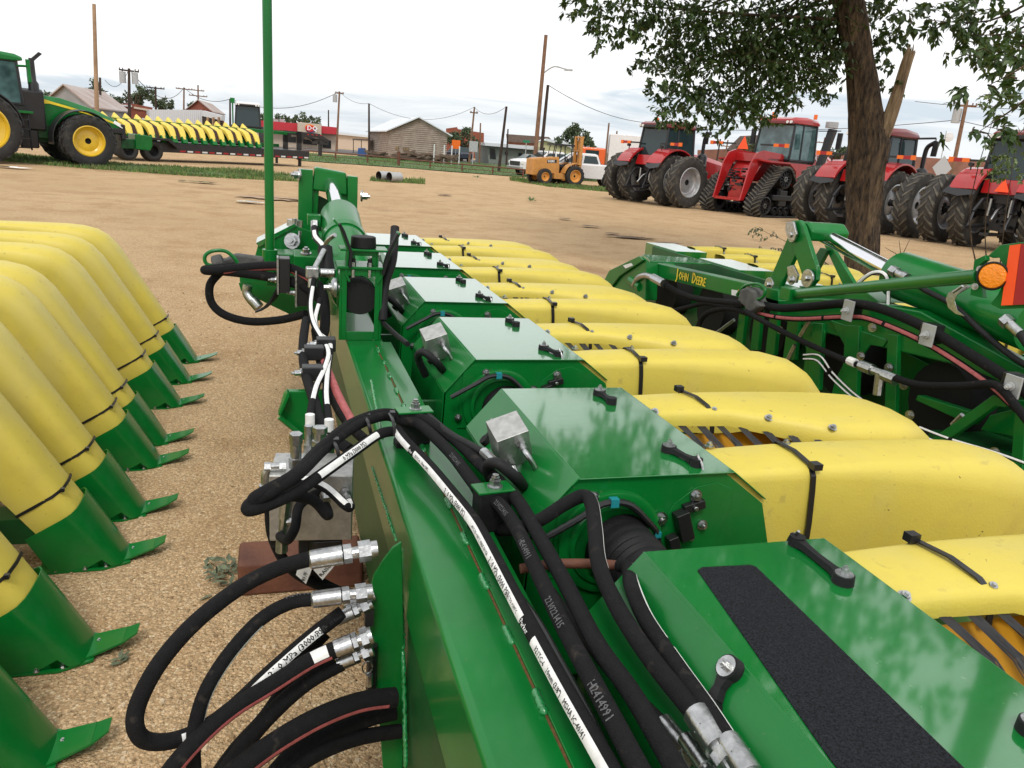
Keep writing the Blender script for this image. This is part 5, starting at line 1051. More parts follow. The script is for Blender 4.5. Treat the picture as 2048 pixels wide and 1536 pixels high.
def make_hood(parent):
    mb=MB()
    # lid: top sheet, left slope, right slope, each folded 3 mm sheet, overhanging the end plates
    ya,yb=YN-.010,YF+.010
    def sheet(a,b,y0=ya,y1=yb,y2=None,y3=None):
        (x0,z0),(x1,z1)=a,b; n=V((-(z1-z0),0,(x1-x0))).normalized()*.0035
        q=[V((x0,y0,z0)),V((x1,y2 if y2 is not None else y0,z1)),V((x1,y3 if y3 is not None else y1,z1)),V((x0,y1,z0))]
        mb.prism(q,n)
    sheet((.648,.950),(1.050,.950)); mb.mi=1; sheet((.548,.832),(.6475,.950),ya+.004,yb-.004); sheet((1.0505,.949),(1.152,.872),ya+.004,yb-.03); sheet((.540,.56),(.5475,.831),ya+.01,yb-.01)
    sheet((.635,.9345),(.652,.9538),ya+.003,yb-.003)
    h=mb.build('hood',[GH,G],parent,smooth=20,bevel=.0012)
    e=MB(); hood_end(e,YF-.004); e.grp(); hood_end(e,YN)
    # raised bearing plate outline and weld flange
    pl=[(1.04,.800),(1.06,.865),(1.055,.905),(1.01,.925),(.955,.915),(.90,.872),(.87,.80),(.90,.74),(.98,.72),(1.03,.74)]
    e.grp(); e.prism([(x,YN-.003,z) for x,z in pl],(0,.003,0))
    e.build('end_plate',[G],h,smooth=20,bevel=.001)
    r=MB(); c=V((.745,YN,.785))
    r.lathe(c+V((0,.0,0)),(0,-1,0),[(0,.132),(.012,.130),(.016,.118),(.014,.108),(.022,.104),(.024,.096),(.0,.092)],40)
    r.prism([(.60,YN-.004,.70),(.61,YN-.004,.905),(.65,YN-.004,.93),(.70,YN-.004,.92),(.68,YN-.004,.70)],(0,.003,0))
    r.build('bearing_ring',[G],h,smooth=35)
    b=MB(); c2=V((.765,YN,.775)); pr=[]
    for i in range(42):
        s_=i/41*.40; pr.append((s_,.083+.004*math.cos(i*PI*.9)*(1 if i>2 else 0)-.012*math.sin(s_*7)))
    b.lathe(c2,V((.12,-1,-.10)),pr,32); b.build('rubber_boot',[BK],h,smooth=60)
    t=MB()
    latch(t,(.942,2.115,.9537),(.946,2.03,.9537),(0,0,1),hook=False)
    latch(t,(.942,1.650,.9537),(.968,1.555,.9537),(0,0,1))
    ns=V((-.118,0,.10)).normalized()
    latch(t,V((.600,1.86,.8955)),V((.566,1.84,.853)),ns,hook=False)
    latch(t,V((.600,2.02,.8955)),V((.566,2.00,.853)),ns,hook=False)
    t.build('latch',[BK,ST],h,smooth=35)
    bo=MB()
    for x,z,r_ in ((.955,.895,.0105),(.870,.838,.012),(.985,.815,.009),(.60,.74,.009),(.69,.905,.009)): bo.bolt((x,YN-.004,z),(0,-1,0),r_,.010)
    bo.build('bolts',[ST],h)
    s=MB()
    s.box((.925,YN-.02,.825),(.034,.03,.075),0,Matrix.Rotation(R(-20),3,'Y')); s.box((.905,YN-.022,.775),(.026,.026,.05),0,Matrix.Rotation(R(-20),3,'Y')); s.box((.95,YN-.012,.87),(.055,.018,.022),0,Matrix.Rotation(R(-15),3,'Y'))
    s.box((.84,YN-.012,.80),(.03,.02,.04),0,Matrix.Rotation(R(25),3,'Y'))
    s.cyl((.95,YN-.02,.868),(.95,YN-.027,.868),.006,mi=1); s.cyl((.955,YN-.004,.785),(.955,YN-.018,.785),.008,mi=1)
    s.box((.905,YN-.034,.765),(.010,.006,.010),2)
    s.build('sensor',[BP,ST,REDP],h,bevel=.002)
    cb=MB(); pa=smooth_path([(.56,YN-.05,.83),(.64,YN-.05,.875),(.70,YN-.035,.90),(.765,YN-.03,.895),(.82,YN-.025,.85),(.86,YN-.02,.80),(.865,YN-.02,.73)],9)
    cb.tube(pa,[.0075+.0013*(i%2) for i in range(len(pa))],n=8)
    cb.tube(smooth_path([(.895,YN-.03,.745),(.885,YN-.03,.71),(.90,YN-.02,.66)],4),.003,n=6)
    cb.box(pa[22],(.02,.018,.020),1); cb.box(pa[44],(.016,.016,.014),1)
    cb.build('cable_conduit',[BP,mat('teal_tape',(.01,.22,.25),.5) if 'teal_tape' not in bpy.data.materials else bpy.data.materials['teal_tape']],h)
    return h
def make_valve(parent):
    """aluminium manifold cube with fittings and pipes, unit k=1"""
    mb=MB(); c=V((.56,1.78,.945)); rz=Matrix.Rotation(R(8),3,'Z')@Matrix.Rotation(R(18),3,'X')@Matrix.Rotation(R(-20),3,'Y')
    mb.box(c,(.085,.085,.105),0,rz); v=mb.build('valve_block',[AL],parent,bevel=.002)
    f=MB(); X_=rz@V((1,0,0)); Y_=rz@V((0,-1,0)); Z_=rz@V((0,0,1))
    p=c+Y_*.042+X_*.015+Z_*.02
    f.cyl(p,p+Y_*.014,.013,n=6); f.cyl(p+Y_*.014,p+Y_*.028,.010,n=12)
    f.tube(smooth_path([p+Y_*.02,p+Y_*.045,p+Y_*.06-Z_*.03+X_*.01,p+Y_*.065-Z_*.07+X_*.015],5),.0075)
    f.cyl(p+Y_*.065-Z_*.07+X_*.015,p+Y_*.07-Z_*.115+X_*.02,.0105,n=12)
    q=c+Y_*.042-Z_*.03-X_*.02; f.cyl(q,q+Y_*.02,.012,n=6); f.cyl(q+Y_*.02,q+Y_*.05-Z_*.012,.010)
    f.build('fittings',[ST],v,smooth=35)
    h=MB(); a=p+Y_*.07-Z_*.115+X_*.02
    h.tube(smooth_path([a,a+V((.02,-.04,-.03)),a+V((.02,-.09,-.10)),a+V((.01,-.10,-.2))],6),.010)
    h.tube(smooth_path([q+Y_*.045-Z_*.01,q+Y_*.09+Z_*.0,q+Y_*.11+Z_*.06-X_*.02,q+Y_*.085+Z_*.10-X_*.05,q+Y_*.05+Z_*.06-X_*.07,q+Y_*.05-Z_*.03-X_*.06],7),.014)
    h.build('pipes',[BK],v,smooth=60)
    return v
def kcopy(o,dy,parent=None,dz=0):
    c=copy_tree(o,parent or o.parent); c.location.y+=dy; c.location.z+=dz; return c
# ================================================================== header A
HA=thing('cotton_header','nearest green cotton header, black hydraulic hoses along its beam and lids beside it','cotton header',(.36,3.0,0))
def pa_(name,mb,mats,**k): k.setdefault('world',True); return mb.build(name,mats,HA,**k)
hood1=make_hood(HA); 
hood1.matrix_parent_inverse=wmat(HA).inverted()
valve1=make_valve(HA); valve1.matrix_parent_inverse=wmat(HA).inverted()
snP=make_snout('P',HA); snP.location=(-.075,YN+.095,0); snP.scale=(1.075,1,1); snout_fit('P',snP)
snQ=make_snout('Q',HA); snQ.location=(-.04,YN+.545,0); snQ.scale=(1.04,1,1); snout_fit('Q',snQ)
br=make_brush(HA,YN+.545)
for s_ in (snP,snQ,br): s_.matrix_parent_inverse=wmat(HA).inverted()
hood0=None
for k in (0,2,3,4,5):
    dy=PIT*(k-1)
    for o_ in (hood1,valve1,snP,snQ,br):
        if k==0 and o_ is valve1: continue
        c_=kcopy(o_,dy)
        if k==0 and o_ is hood1: hood0=c_
# nearest hood carries a grit pad and its own latches
for ch in list(hood0.children):
    if ch.name.startswith('latch'): bpy.data.objects.remove(ch)
t=MB(); dy=-PIT
L0=hood0
mi_=wmat(hood0).inverted()
latch(t,az(1685,1165,.9537),az(1592,1090,.9537),(0,0,1))
latch(t,az(2062,1465,.9537),az(2100,1500,.9537),(0,0,1),hook=False)
ns=V((-.118,0,.10)).normalized()
def onslope(px,py):
    d=ray(px,py); p0=V((.648,0,.9537)); k=(p0-CAMP).dot(ns)/d.dot(ns); return CAMP+d*k
latch(t,onslope(1466,1343),onslope(1428,1420),ns,hook=False)
o=t.build('latch',[BK,ST],hood0,smooth=35); o.matrix_parent_inverse=mi_
p=MB(); z_=.9538
pp=[az(1395,1142,z_),az(1404,1136,z_),az(1500,1131,z_),az(1512,1135,z_),az(1935,1545,z_),az(1990,1600,z_),az(1725,1600,z_),az(1660,1520,z_)]
p.prism(pp,(0,0,.002)); o=p.build('grit_pad',[PADM],hood0,smooth=0)
for ch in hood0.children:
    if ch.name.startswith(('latch','grit_pad')): ch.matrix_parent_inverse=mi_
# ------------------------------------------------------------------ main beam of header A
def mb_(): return MB()
m=MB(); m.bb((.28,-.35,.57),(.445,4.95,.80)); beam=pa_('main_beam',m,[G],bevel=.016,seg=4,smooth=30)
m=MB(); m.bb((.402,-.35,.8005),(.470,3.35,.8065)); o=m.build('flange',[G],beam,world=True,bevel=.0015)
# rust seam and stitch welds along the flange
m=MB(); w=MB(); rnd=random.Random(5)
m.bb((.3975,-.3,.8004),(.4015,3.3,.8025)); m.build('rust_seam',[RS],beam,world=True)
def weld(mb,a,b,r=.006,n=None):
    a=V(a);b=V(b); L_=(b-a).length; k=max(4,int(L_/.006)); pts=[a.lerp(b,i/k)+V((rnd.uniform(-1,1),rnd.uniform(-1,1),rnd.uniform(-1,1)))*.0012 for i in range(k+1)]
    mb.tube(pts,[r*(.75+.35*abs(math.sin(i*1.7))+rnd.uniform(-.1,.1)) if 0<i<k else r*.35 for i in range(k+1)],n=8)
for i in range(17): y=.22+i*.185; w.grp(); weld(w,(.3985,y,.803),(.3985,y+.05+rnd.uniform(0,.02),.803),.0075)
w.grp(); weld(w,ax(744,935,.2785),ax(792,1082,.2785),.004); w.grp(); weld(w,ax(742,760,.2785),ax(765,880,.2785),.004); w.grp(); weld(w,ax(800,1095,.2785),ax(806,1300,.2785),.006); weld(w,ax(806,1300,.2785),ax(812,1536,.2785),.006)
w.build('weld_bead',[GW],beam,world=True,smooth=80)
# gusset plate that holds the hose couplers, and skirt under the beam
gp=[(803,1084),(785,1096),(765,1122),(748,1150),(739,1186),(736,1240),(747,1300),(757,1420),(766,1536),(772,1640),(870,1640),(815,1536),(808,1300)]
m=MB(); m.prism([ay(x,y,1.60) for x,y in gp],(0,.008,0)); pa_('gusset_plate',m,[G],bevel=.002)
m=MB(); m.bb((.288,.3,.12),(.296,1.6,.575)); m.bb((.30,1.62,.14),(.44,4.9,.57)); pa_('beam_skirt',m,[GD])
m=MB(); m.bb((.46,-.2,.22),(1.25,6.4,.26)); m.bb((.46,-.2,.26),(.475,6.4,.5))
for k in range(0,6):
    y=YN+PIT*(k-1)
    m.bb((.60,y+.03,.10),(1.35,y+.62,.42)); m.bb((.47,y+.25,.30),(.60,y+.40,.60)); m.bb((.46,y+.12,.40),(.60,y+.14,.76))
    m.bb((1.3,y+.04,.12),(2.1,y+.10,.30)); m.bb((1.3,y+.50,.12),(2.1,y+.56,.30))
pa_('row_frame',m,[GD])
m=MB(); m.prism([ay(x,y,2.62) for x,y in ((556,830),(568,788),(574,783),(660,783),(660,915),(612,872))],(0,.03,0)); m.prism([ay(x,y,2.58) for x,y in ((556,830),(574,785),(580,792),(562,832))],(0,.05,0)); m.tube([ay(558,834,2.59),ay(620,884,2.59)],.009)
pa_('side_bracket',m,[G],bevel=.003)
# hose clamps standing on the beam
def clamp(px,py,z,sx=.052,sy=.028,ang=0):
    c=az(px,py,z); m=MB(); rz=Matrix.Rotation(ang,3,'Z')
    m.box(c+V((0,0,.003)),(sx*2,sy*2,.006),0,rz); cl=pa_('hose_clamp',m,[G],bevel=.002)
    m=MB(); m.box(c-V((0,0,.05)),(sx*1.85,sy*1.7,.1),0,rz); m.box(c-V((0,0,.11))+rz@V((-.03,0,0)),(sx*.9,sy*1.75,.05),0,rz); m.build('rubber_block',[BK],cl,world=True,bevel=.006)
    m=MB(); p=c+V((.004,0,.006)); m.cyl(p,p+V((0,0,.003)),.018,n=20); m.cyl(p+V((0,0,.003)),p+V((0,0,.017)),.0135,n=6); m.cyl(p+V((0,0,.017)),p+V((0,0,.030)),.0075,n=10); m.cyl(p+V((0,0,.018)),p+V((0,0,.024)),.010,n=6)
    m.build('bolt',[ST],cl,world=True,smooth=30); return c
c1=clamp(828,822,.905,ang=R(6)); c2=clamp(986,978,.905,sx=.045,ang=R(8))
def hose(pts,r,name='hose',stripe=None,texts=(),mats=None,pts3=False,parent=None,n=14,smoothn=8,wob=0):
    P=[p if isinstance(p,Vector) else az(*p) for p in pts]
    path=smooth_path(P,smoothn); m=MB(); m.tube(path,r,n=n)
    h=pa_(name,m,mats or [BS],smooth=70)
    S,fr=frames(path)
    if stripe:
        for mt in dict.fromkeys(q[4] for q in stripe):
            m=MB()
            for (a0,a1,f0,f1,m2) in stripe:
                if m2 is mt: ribbon(m,S,fr,r+.0007,S[-1]*f0,S[-1]*f1,a0,a1)
            m.build('stripe',[mt],h,world=True,smooth=60,fix=False)
    if texts:
        for i,(tx,f,size,ang,mt,fl) in enumerate(texts):
            m=MB(); text_hose(m,tx,S,fr,r,S[-1]*f,size,ang,flip=fl); m.build('lettering',[mt],h,world=True,smooth=0,fix=False)
    return h
Z1=.868
ang=.9
# a: striped hose; b, c: sleeved hoses
STR=(.45,1.45)
TXA=.95
hose([(795,862,.872),(812,884,.872),(858,932,Z1),(905,988,Z1),(946,1040,Z1),(975,1090,Z1),(1022,1180,Z1),(1075,1280,Z1),(1135,1390,Z1),(1192,1490,Z1),(1260,1610,Z1)],.0155,
  stripe=[(.35,1.5,.0,.105,WS),(.35,1.5,.13,.70,WS),(.35,1.5,.745,1,WS)],
  texts=[('Parker',.10,.013,TXA,TW,1),('331TC-6   10mm (3/8")',.14,.010,TXA,TX,1),('21.0 MPa (3000 PSI)',.30,.017,TXA,TX,1),('-40°C TO +100°C  MADE IN USA',.44,.009,TXA,TX,1),('21.0 MPa (3000 PSI)',.545,.017,TXA,TX,1),('-40°C TO +100°C',.635,.009,TXA,TX,1),('Parker',.702,.014,TXA,TW,1),('321TC-6   10mm (3/8")   MSHA IC-40/41',.76,.0125,TXA,TX,1)])
hose([(806,842,.882),(840,850,.885),(900,905,.885),(955,975,.885),(1000,1010,.885),(1035,1060,.885),(1078,1150,.885),(1130,1258,.885),(1205,1400,.885),(1300,1580,.885)],.0155,
  texts=[('2210221415',.22,.015,.5,TG,1),('2210221415',.42,.015,.55,TG,1),('H2414991',.55,.018,.5,TG,1),('2210221415',.70,.018,.55,TG,1),('H2414991',.86,.020,.5,TG,1)])
hose([(820,835,.888),(855,842,.893),(910,880,.893),(962,930,.893),(1010,975,.893),(1040,1008,.893),(1085,1085,.893),(1135,1175,.893),(1195,1290,.893),(1272,1400,.893),(1380,1590,.893)],.0155)
hose([(800,828,.89),(838,820,.895),(895,865,.90),(945,893,.91),(972,908,.915)],.0105,mats=[BK])
m=MB(); a=az(968,905,.915); b=az(990,925,.92); m.cyl(a,b,.0135,n=10); m.cyl(b,b.lerp(a,-.4),.010,n=6); pa_('hose_fitting',m,[ST],smooth=30)
hose([(1000,1060,.80),(1035,1056,.86),(1080,1040,.90),(1130,1008,.93),(1168,992,.945),(1183,1010,.945),(1190,1060,.94),(1198,1130,.93),(1235,1215,.92),(1298,1312,.915),(1375,1408,.91),(1400,1436,.91)],.0150,
  stripe=[(-1.5,-1.05,.30,.62,WS)])
m=MB(); m.tube(smooth_path([az(1040,1138,.82),az(1110,1128,.83),(az(1190,1128,.84)),az(1245,1132,.85)],6),.0105); pa_('rusty_pipe',m,[RU],smooth=70)
NS=V((-.118,0,.10)).normalized()
def ons(px,py,lift=.03):
    d=ray(px,py); k=(V((.648,0,.9537))-CAMP).dot(NS)/d.dot(NS); p=CAMP+d*k; return p-d.normalized()*lift
hose([az(1238,1130,.865),az(1256,1138,.875),ons(1264,1175,.05),ons(1292,1240,.045),ons(1352,1330,.04),ons(1412,1415,.04),ons(1464,1495,.04)],.0140,
  stripe=[(-1.5,-.75,.05,.62,WS),(-1.5,-.75,.66,1,WS)],texts=[('331TC-8  21.0 MPa',.2,.010,-1.1,TX,1)])
hose([(1100,1180,.80),(1150,1250,.81),(1220,1340,.82),(1280,1400,.83),(1335,1452,.84)],.0105,mats=[BK])
cp=smooth_path([az(960,1060,.83),az(1010,1150,.83),az(1075,1240,.83),az(1120,1320,.835),az(1180,1430,.84),az(1240,1560,.84)],22)
m=MB(); m.tube(cp,[.0058+.0011*(i%2) for i in range(len(cp))],n=8); pa_('cable_conduit',m,[BP])
def ferrule(a,b,r,name='hose_fitting',cr=6):
    """crimped steel ferrule from a to b with hex nut and stem"""
    a=V(a);b=V(b);d=(b-a).normalized(); L_=(b-a).length; m=MB()
    m.lathe(a,d,[(0,r*.86),(.002,r*1.04),(L_*.55,r*1.06),(L_*.56,r*.8),(L_*.62,r*.8)],16,cap=True)
    m.cyl(a+d*L_*.62,a+d*L_*.78,r*.98,n=6); m.cyl(a+d*L_*.78,b,r*.6,n=14)
    for i in range(8):
        t=i*PI/4; q=d.to_track_quat('Z','Y')@V((math.cos(t),math.sin(t),0)); m.box(a+d*L_*.28+q*r*1.05,(.0015,.0015,.0015))
    return pa_(name,m,[ST],smooth=25)
ferrule(az(1392,1425,.91),az(1480,1560,.90),.0195); ferrule(ons(1454,1480,.04),ons(1545,1620,.04),.0175); ferrule(az(1325,1445,.84),az(1420,1560,.84),.0165); ferrule(az(1370,1475,.86),az(1450,1590,.86),.0125)
# loops from the first clamp out over the manifold
hose([(806,842,.882),(770,832,.89),(715,850,.90),(655,892,.90),(600,945,.90),(540,985,.88),(502,1006,.86),(497,1020,.85),(530,1012,.85),(590,985,.86),(650,944,.87),(705,905,.875),(760,868,.875),(798,862,.872)],.0145,
  stripe=[(-.2,1.0,.70,.93,WS)],texts=[('.0 MPa (3000 PSI)',.775,.017,.45,TX,1)])
hose([(815,836,.888),(768,826,.895),(705,846,.905),(640,897,.905),(590,948,.90),(535,980,.885),(507,998,.87),(520,1008,.85),(575,992,.82),(625,1000,.78),(655,1030,.74),(650,1012,.74)],.0140)
hose([(560,985,.80),(600,960,.80),(650,975,.79),(690,1010,.76),(700,1012,.745),(690,985,.74)],.0125,stripe=[(-.6,.5,.1,.8,WS)])
hose([(640,985,.75),(600,1010,.73),(590,1055,.70),(575,1080,.66),(560,1072,.63)],.0125)
for x,y,dx,dy in ((735,832,8,40),(785,828,4,44),(672,882,8,40)):
    m=MB(); c=az(x,y+18,.885); m.box(az(x,y,.905),(.014,.02,.016)); t_=smooth_path([az(x-6,y,.905),az(x+2,y+dy*.4,.905),az(x+dx,y+dy,.87)],5); m.tube(t_,.005,n=6); pa_('cable_tie',m,[BP])
# manifold block with its fittings
rz=Matrix.Rotation(R(-6),3,'Z'); c=V((.085,2.03,.70)); m=MB(); m.box(c,(.215,.16,.19),0,rz); man=pa_('manifold_block',m,[AL],bevel=.003)
f=MB()
def fit(mb,px,py,Y0,d,r=.014,L_=.05):
    mb.grp(); p=ay(px,py,Y0); d=V(d).normalized(); mb.cyl(p,p+d*L_*.3,r*1.1,n=6); mb.cyl(p+d*L_*.3,p+d*L_*.7,r*.85,n=12); mb.cyl(p+d*L_*.7,p+d*L_,r,n=6); return p+d*L_
fit(f,690,985,1.94,(.1,-1,-.1),.014,.05); fit(f,648,985,1.94,(.1,-1,-.2),.013,.04); fit(f,592,935,1.98,(0,-.1,1),.017,.10); fit(f,640,892,2.03,(0,0,1),.020,.055); fit(f,617,905,2.1,(0,0,1),.012,.08)
fit(f,572,933,2.0,(-1,0,0),.014,.055); p=ay(540,935,2.0); f.tube(smooth_path([p+V((.02,0,0)),p,p-V((.012,0,.02)),p-V((.012,0,.05))],5),.011); f.cyl(p-V((.012,0,.05)),p-V((.014,0,.12)),.017,n=10)
p=ay(572,1000,1.95); f.cyl(p,p-V((.005,0,.05)),.015,n=8); f.cyl(p-V((.005,0,.05)),p-V((.01,0,.10)),.012,n=10); f.cyl(p-V((.01,0,.10)),p-V((.012,0,.15)),.016,n=12); f.cyl(p-V((-.03,0,.06)),p-V((.0,0,.06)),.012,n=6)
f.build('fittings',[ST],man,world=True,smooth=30)
m=MB(); m.box((.13,2.0,.575),(.06,.10,.05)); m.box((.07,2.02,.57),(.05,.08,.05)); m.cyl((.10,1.98,.60),(.10,1.98,.53),.03); m.build('solenoids',[BP],man,world=True,bevel=.004)
p=ay(540,1020,2.0)
hose([ay(540,1000,2.0),ay(545,1070,2.02),ay(575,1130,2.05),ay(625,1165,2.1),ay(690,1185,2.15),ay(750,1190,2.2)],.015)
hose([ay(620,1130,2.1),ay(640,1160,2.12),ay(690,1185,2.2)],.012)
for tx,quad in (('RUF',((592,1150),(600,1118),(628,1128),(612,1168))),('RAISE',((627,1140),(655,1110),(672,1128),(645,1160)))):
    q=[ay(x,y,1.93) for x,y in quad]; m=MB(); m.prism(q,(0,.0015,0)); t=pa_('hose_tag',m,[WS],smooth=0)
    m=MB(); o_=q[0].lerp(q[3],.4).lerp(q[1].lerp(q[2],.4),.12); ux=(ay(614,1130,1.93)-ay(602,1160,1.93)) if tx=='RUF' else (q[1]-q[0]); text_on(m,tx,((q[0]*.2+q[3]*.8) if tx=='RUF' else (q[0]*.25+q[3]*.75))+ux*.08+V((0,-.003,0)),ux,V((0,-1,0)).cross(ux),.016,off=.0,bold=1,center=False); m.build('lettering',[TX],t,world=True,smooth=0,fix=False)
# hoses and couplers at the gusset plate
def coup(px,py,px2,py2,Y0,r):
    a=ay(px,py,Y0); b=ay(px2,py2,Y0); d=(b-a).normalized(); L_=(b-a).length; m=MB()
    m.lathe(a,d,[(0,r*.8),(.004,r),(L_*.48,r*1.02),(L_*.5,r*.7)],16,cap=True); m.cyl(a+d*L_*.5,a+d*L_*.62,r*1.0,n=6); m.cyl(a+d*L_*.62,a+d*L_*.72,r*.62); m.cyl(a+d*L_*.72,a+d*L_*.9,r*1.12,n=6); m.cyl(a+d*L_*.9,b,r*.95,n=16)
    pa_('hose_coupler',m,[ST],smooth=25); return a,d
coup(618,1120,755,1098,1.585,.0215); coup(622,1200,745,1183,1.55,.019); coup(672,1240,745,1205,1.58,.016); coup(668,1300,745,1270,1.5,.021); coup(672,1328,745,1298,1.52,.018)
coup(690,1215,750,1190,1.60,.014)
def hy(pts,r,**k): return hose([ay(x,y,Y_) for x,y,Y_ in pts],r,**k)
hy([(628,1116,1.585),(560,1135,1.58),(480,1175,1.56),(390,1245,1.5),(320,1325,1.45),(279,1400,1.42),(270,1450,1.40),(290,1480,1.40),(340,1482,1.41),(400,1460,1.43),(460,1420,1.46),(540,1345,1.5),(620,1275,1.55),(685,1225,1.58)],.0170,
   stripe=[(.0,1.1,.60,.66,WS),(.0,1.1,.69,.94,WS)],texts=[('Parker',.662,.014,.5,TW,1),('MSHA IC-40/41',.72,.010,.6,TX,1),('21.0 MPa (3000 PSI)',.80,.019,.55,TX,1),('321TC-8  12.5mm',.92,.010,.6,TX,1)])
hy([(632,1198,1.55),(580,1206,1.55),(520,1240,1.52),(460,1305,1.48),(415,1375,1.44),(393,1440,1.42),(386,1500,1.40),(392,1600,1.38)],.0150,stripe=[(-1.75,-1.3,.25,.8,WS)],texts=[('H24144736',.12,.015,.7,TG,-1)])
hy([(680,1295,1.5),(620,1322,1.49),(540,1372,1.46),(470,1415,1.43),(410,1465,1.40),(350,1530,1.36),(310,1590,1.33)],.0190,stripe=[(-1.45,-1.0,.05,.95,PK),(-.9,.6,.06,.14,WS)])
hy([(684,1325,1.52),(620,1360,1.51),(560,1410,1.49),(500,1475,1.46),(440,1560,1.42)],.019)
hy([(650,1265,1.60),(610,1310,1.58),(560,1390,1.56),(525,1440,1.55),(470,1500,1.53),(420,1570,1.5)],.0165)
hy([(790,1395,1.50),(720,1405,1.48),(640,1435,1.44),(560,1480,1.40),(490,1530,1.36),(420,1590,1.32)],.0235,stripe=[(-1.45,-1.05,.05,.95,PK)])
hy([(790,1420,1.56),(740,1432,1.55),(670,1460,1.52),(600,1500,1.48),(560,1540,1.45),(520,1590,1.42)],.0235)
hy([(800,1462,1.55),(720,1475,1.52),(650,1500,1.48),(600,1530,1.45),(540,1590,1.4)],.0175)
m=MB(); p=ay(745,1290,1.585); m.cyl(p,p+V((0,0,-.19)),.013,n=8); m.box(ay(738,1230,1.58),(.02,.02,.05)); pa_('pin_rod',m,[BM],smooth=30)
m=MB(); c=ay(735,1335,1.55); m.tube([c+V((.012*math.cos(t/3),0,.016*math.sin(t/3))) for t in range(19)],.0018,n=6); m.cyl(c+V((.005,0,-.02)),c+V((.005,0,-.05)),.008,n=6); pa_('lynch_pin',m,[ST])
# second run of hoses along the far left side of the beam
def yof(py):
    T_=((540,3.6),(620,3.3),(700,2.85),(780,2.5),(850,2.22),(910,2.05))
    for (a,b),(c_,d_) in zip(T_,T_[1:]):
        if py<=c_: return b+(d_-b)*(py-a)/(c_-a)
    return 2.0
def hx(pts,r,X=0,**k): return hose([ay(x,y,yof(y)+(X-.13)*1.5) for x,y in pts],r,**k)
hx([(628,560),(621,610),(628,650),(655,700),(650,735),(632,775),(622,820),(620,850)],.012,X=.12,stripe=[(-.7,.5,0.05,.45,WS),(-.7,.5,.5,.86,WS)])
hx([(640,600),(630,640),(638,668),(660,690),(655,740),(652,790),(657,835),(660,860)],.012,X=.13,stripe=[(-.7,.5,0.05,.45,WS),(-.7,.5,.5,.86,WS)])
hx([(612,640),(606,690),(610,740),(628,800),(650,860),(700,900)],.017,X=.14)
hx([(630,660),(640,720),(668,800),(700,850),(730,880)],.016,X=.19); hx([(636,690),(655,740),(680,800),(712,858)],.014,X=.17,stripe=[(-1.2,1.2,.0,1,PK)])
for x,y in ((620,858),(658,868)):
    m=MB(); p=ay(x,y,yof(y)-.01); m.cyl(p,p-V((0,0,.06)),.016,n=12); m.cyl(p-V((0,0,.06)),p-V((0,0,.085)),.018,n=6); m.cyl(p+V((0,0,.045)),p+V((0,0,.01)),.0135,n=12,mi=1); pa_('hose_fitting',m,[ST,WS],smooth=30)
for x,y,w_,h_,X_ in ((652,688,30,22,.16),(628,705,24,26,.12),(625,745,20,34,.12)):
    m=MB(); p=ay(x,y,yof(y)); m.box(p,(.07,.05,.05)); cl=pa_('hose_clamp',m,[BM],bevel=.004); m=MB(); m.bolt(p+V((-.035,0,0)),(-1,-.2,0),.010,.02); m.build('bolt',[ST],cl,world=True)
# cradle tower on the beam with rubber puck and arms
T=3.40; m=MB()
m.bb((.248,T,.80),(.258,T+.16,1.115)); m.bb((.422,T,.80),(.432,T+.16,1.115)); m.bb((.238,T-.01,1.115),(.442,T+.17,1.127)); m.bb((.258,T,.80),(.28,T+.006,1.115)); m.bb((.40,T,.80),(.422,T+.006,1.115)); m.bb((.28,T,.80),(.40,T+.006,.84)); m.bb((.28,T,1.085),(.40,T+.006,1.115))
tw=pa_('cradle_tower',m,[G],bevel=.004)
m=MB(); m.cyl((.34,T+.03,.985),(.34,T+.15,.985),.075,n=32); m.build('dark_tube_end',[DK],tw,world=True)
m=MB(); m.bb((.285,T+.02,1.127),(.295,T+.12,1.19)); m.bb((.405,T+.02,1.127),(.415,T+.12,1.19)); m.bb((.295,T+.02,1.17),(.405,T+.026,1.19)); m.bb((.295,T+.02,1.127),(.315,T+.026,1.17)); m.bb((.385,T+.02,1.127),(.405,T+.026,1.17)); m.bb((.25,T,1.19),(.455,T+.13,1.20)); m.build('upper_bracket',[G],tw,world=True,bevel=.003)
m=MB(); m.cyl((.352,T+.06,1.20),(.352,T+.06,1.25),.056,.053,n=32); m.build('rubber_puck',[BK],tw,world=True,bevel=.005)
m=MB()
for s_,pts in ((1,[(700,560),(693,545),(698,500),(682,452),(668,436)]),(1,[(755,566),(766,548),(782,500),(800,465)])):
    q=[ay(x,y,T+.03) for x,y in pts]; m.grp(); strap(m,q,wx=V((0,1,0)),w=.07,th=.010)
m.build('cradle_arm',[G],tw,world=True,bevel=.002)
m=MB(); q=[ay(x+5,y+4,T+.0) for x,y in [(697,530),(700,500),(684,456),(676,442)]]; strap(m,q,wx=V((0,1,0)),w=.05,th=.012); m.grp(); q=[ay(x-4,y,T+.0) for x,y in [(766,548),(780,500),(797,466)]]; strap(m,q,wx=V((0,1,0)),w=.05,th=-.012); m.build('rubber_pad',[BK],tw,world=True,bevel=.002)
m=MB()
for x in (.305,.375):
    m.grp(); m.cyl((x,T+.0,1.127),(x,T+.0,1.145),.012,n=6); m.cyl((x,T+.0,1.145),(x,T+.0,1.16),.010,n=12,mi=1); m.cyl((x,T+.0,1.113),(x,T+.0,1.08),.008,n=10)
m.build('bolts',[ST,BK],tw,world=True)
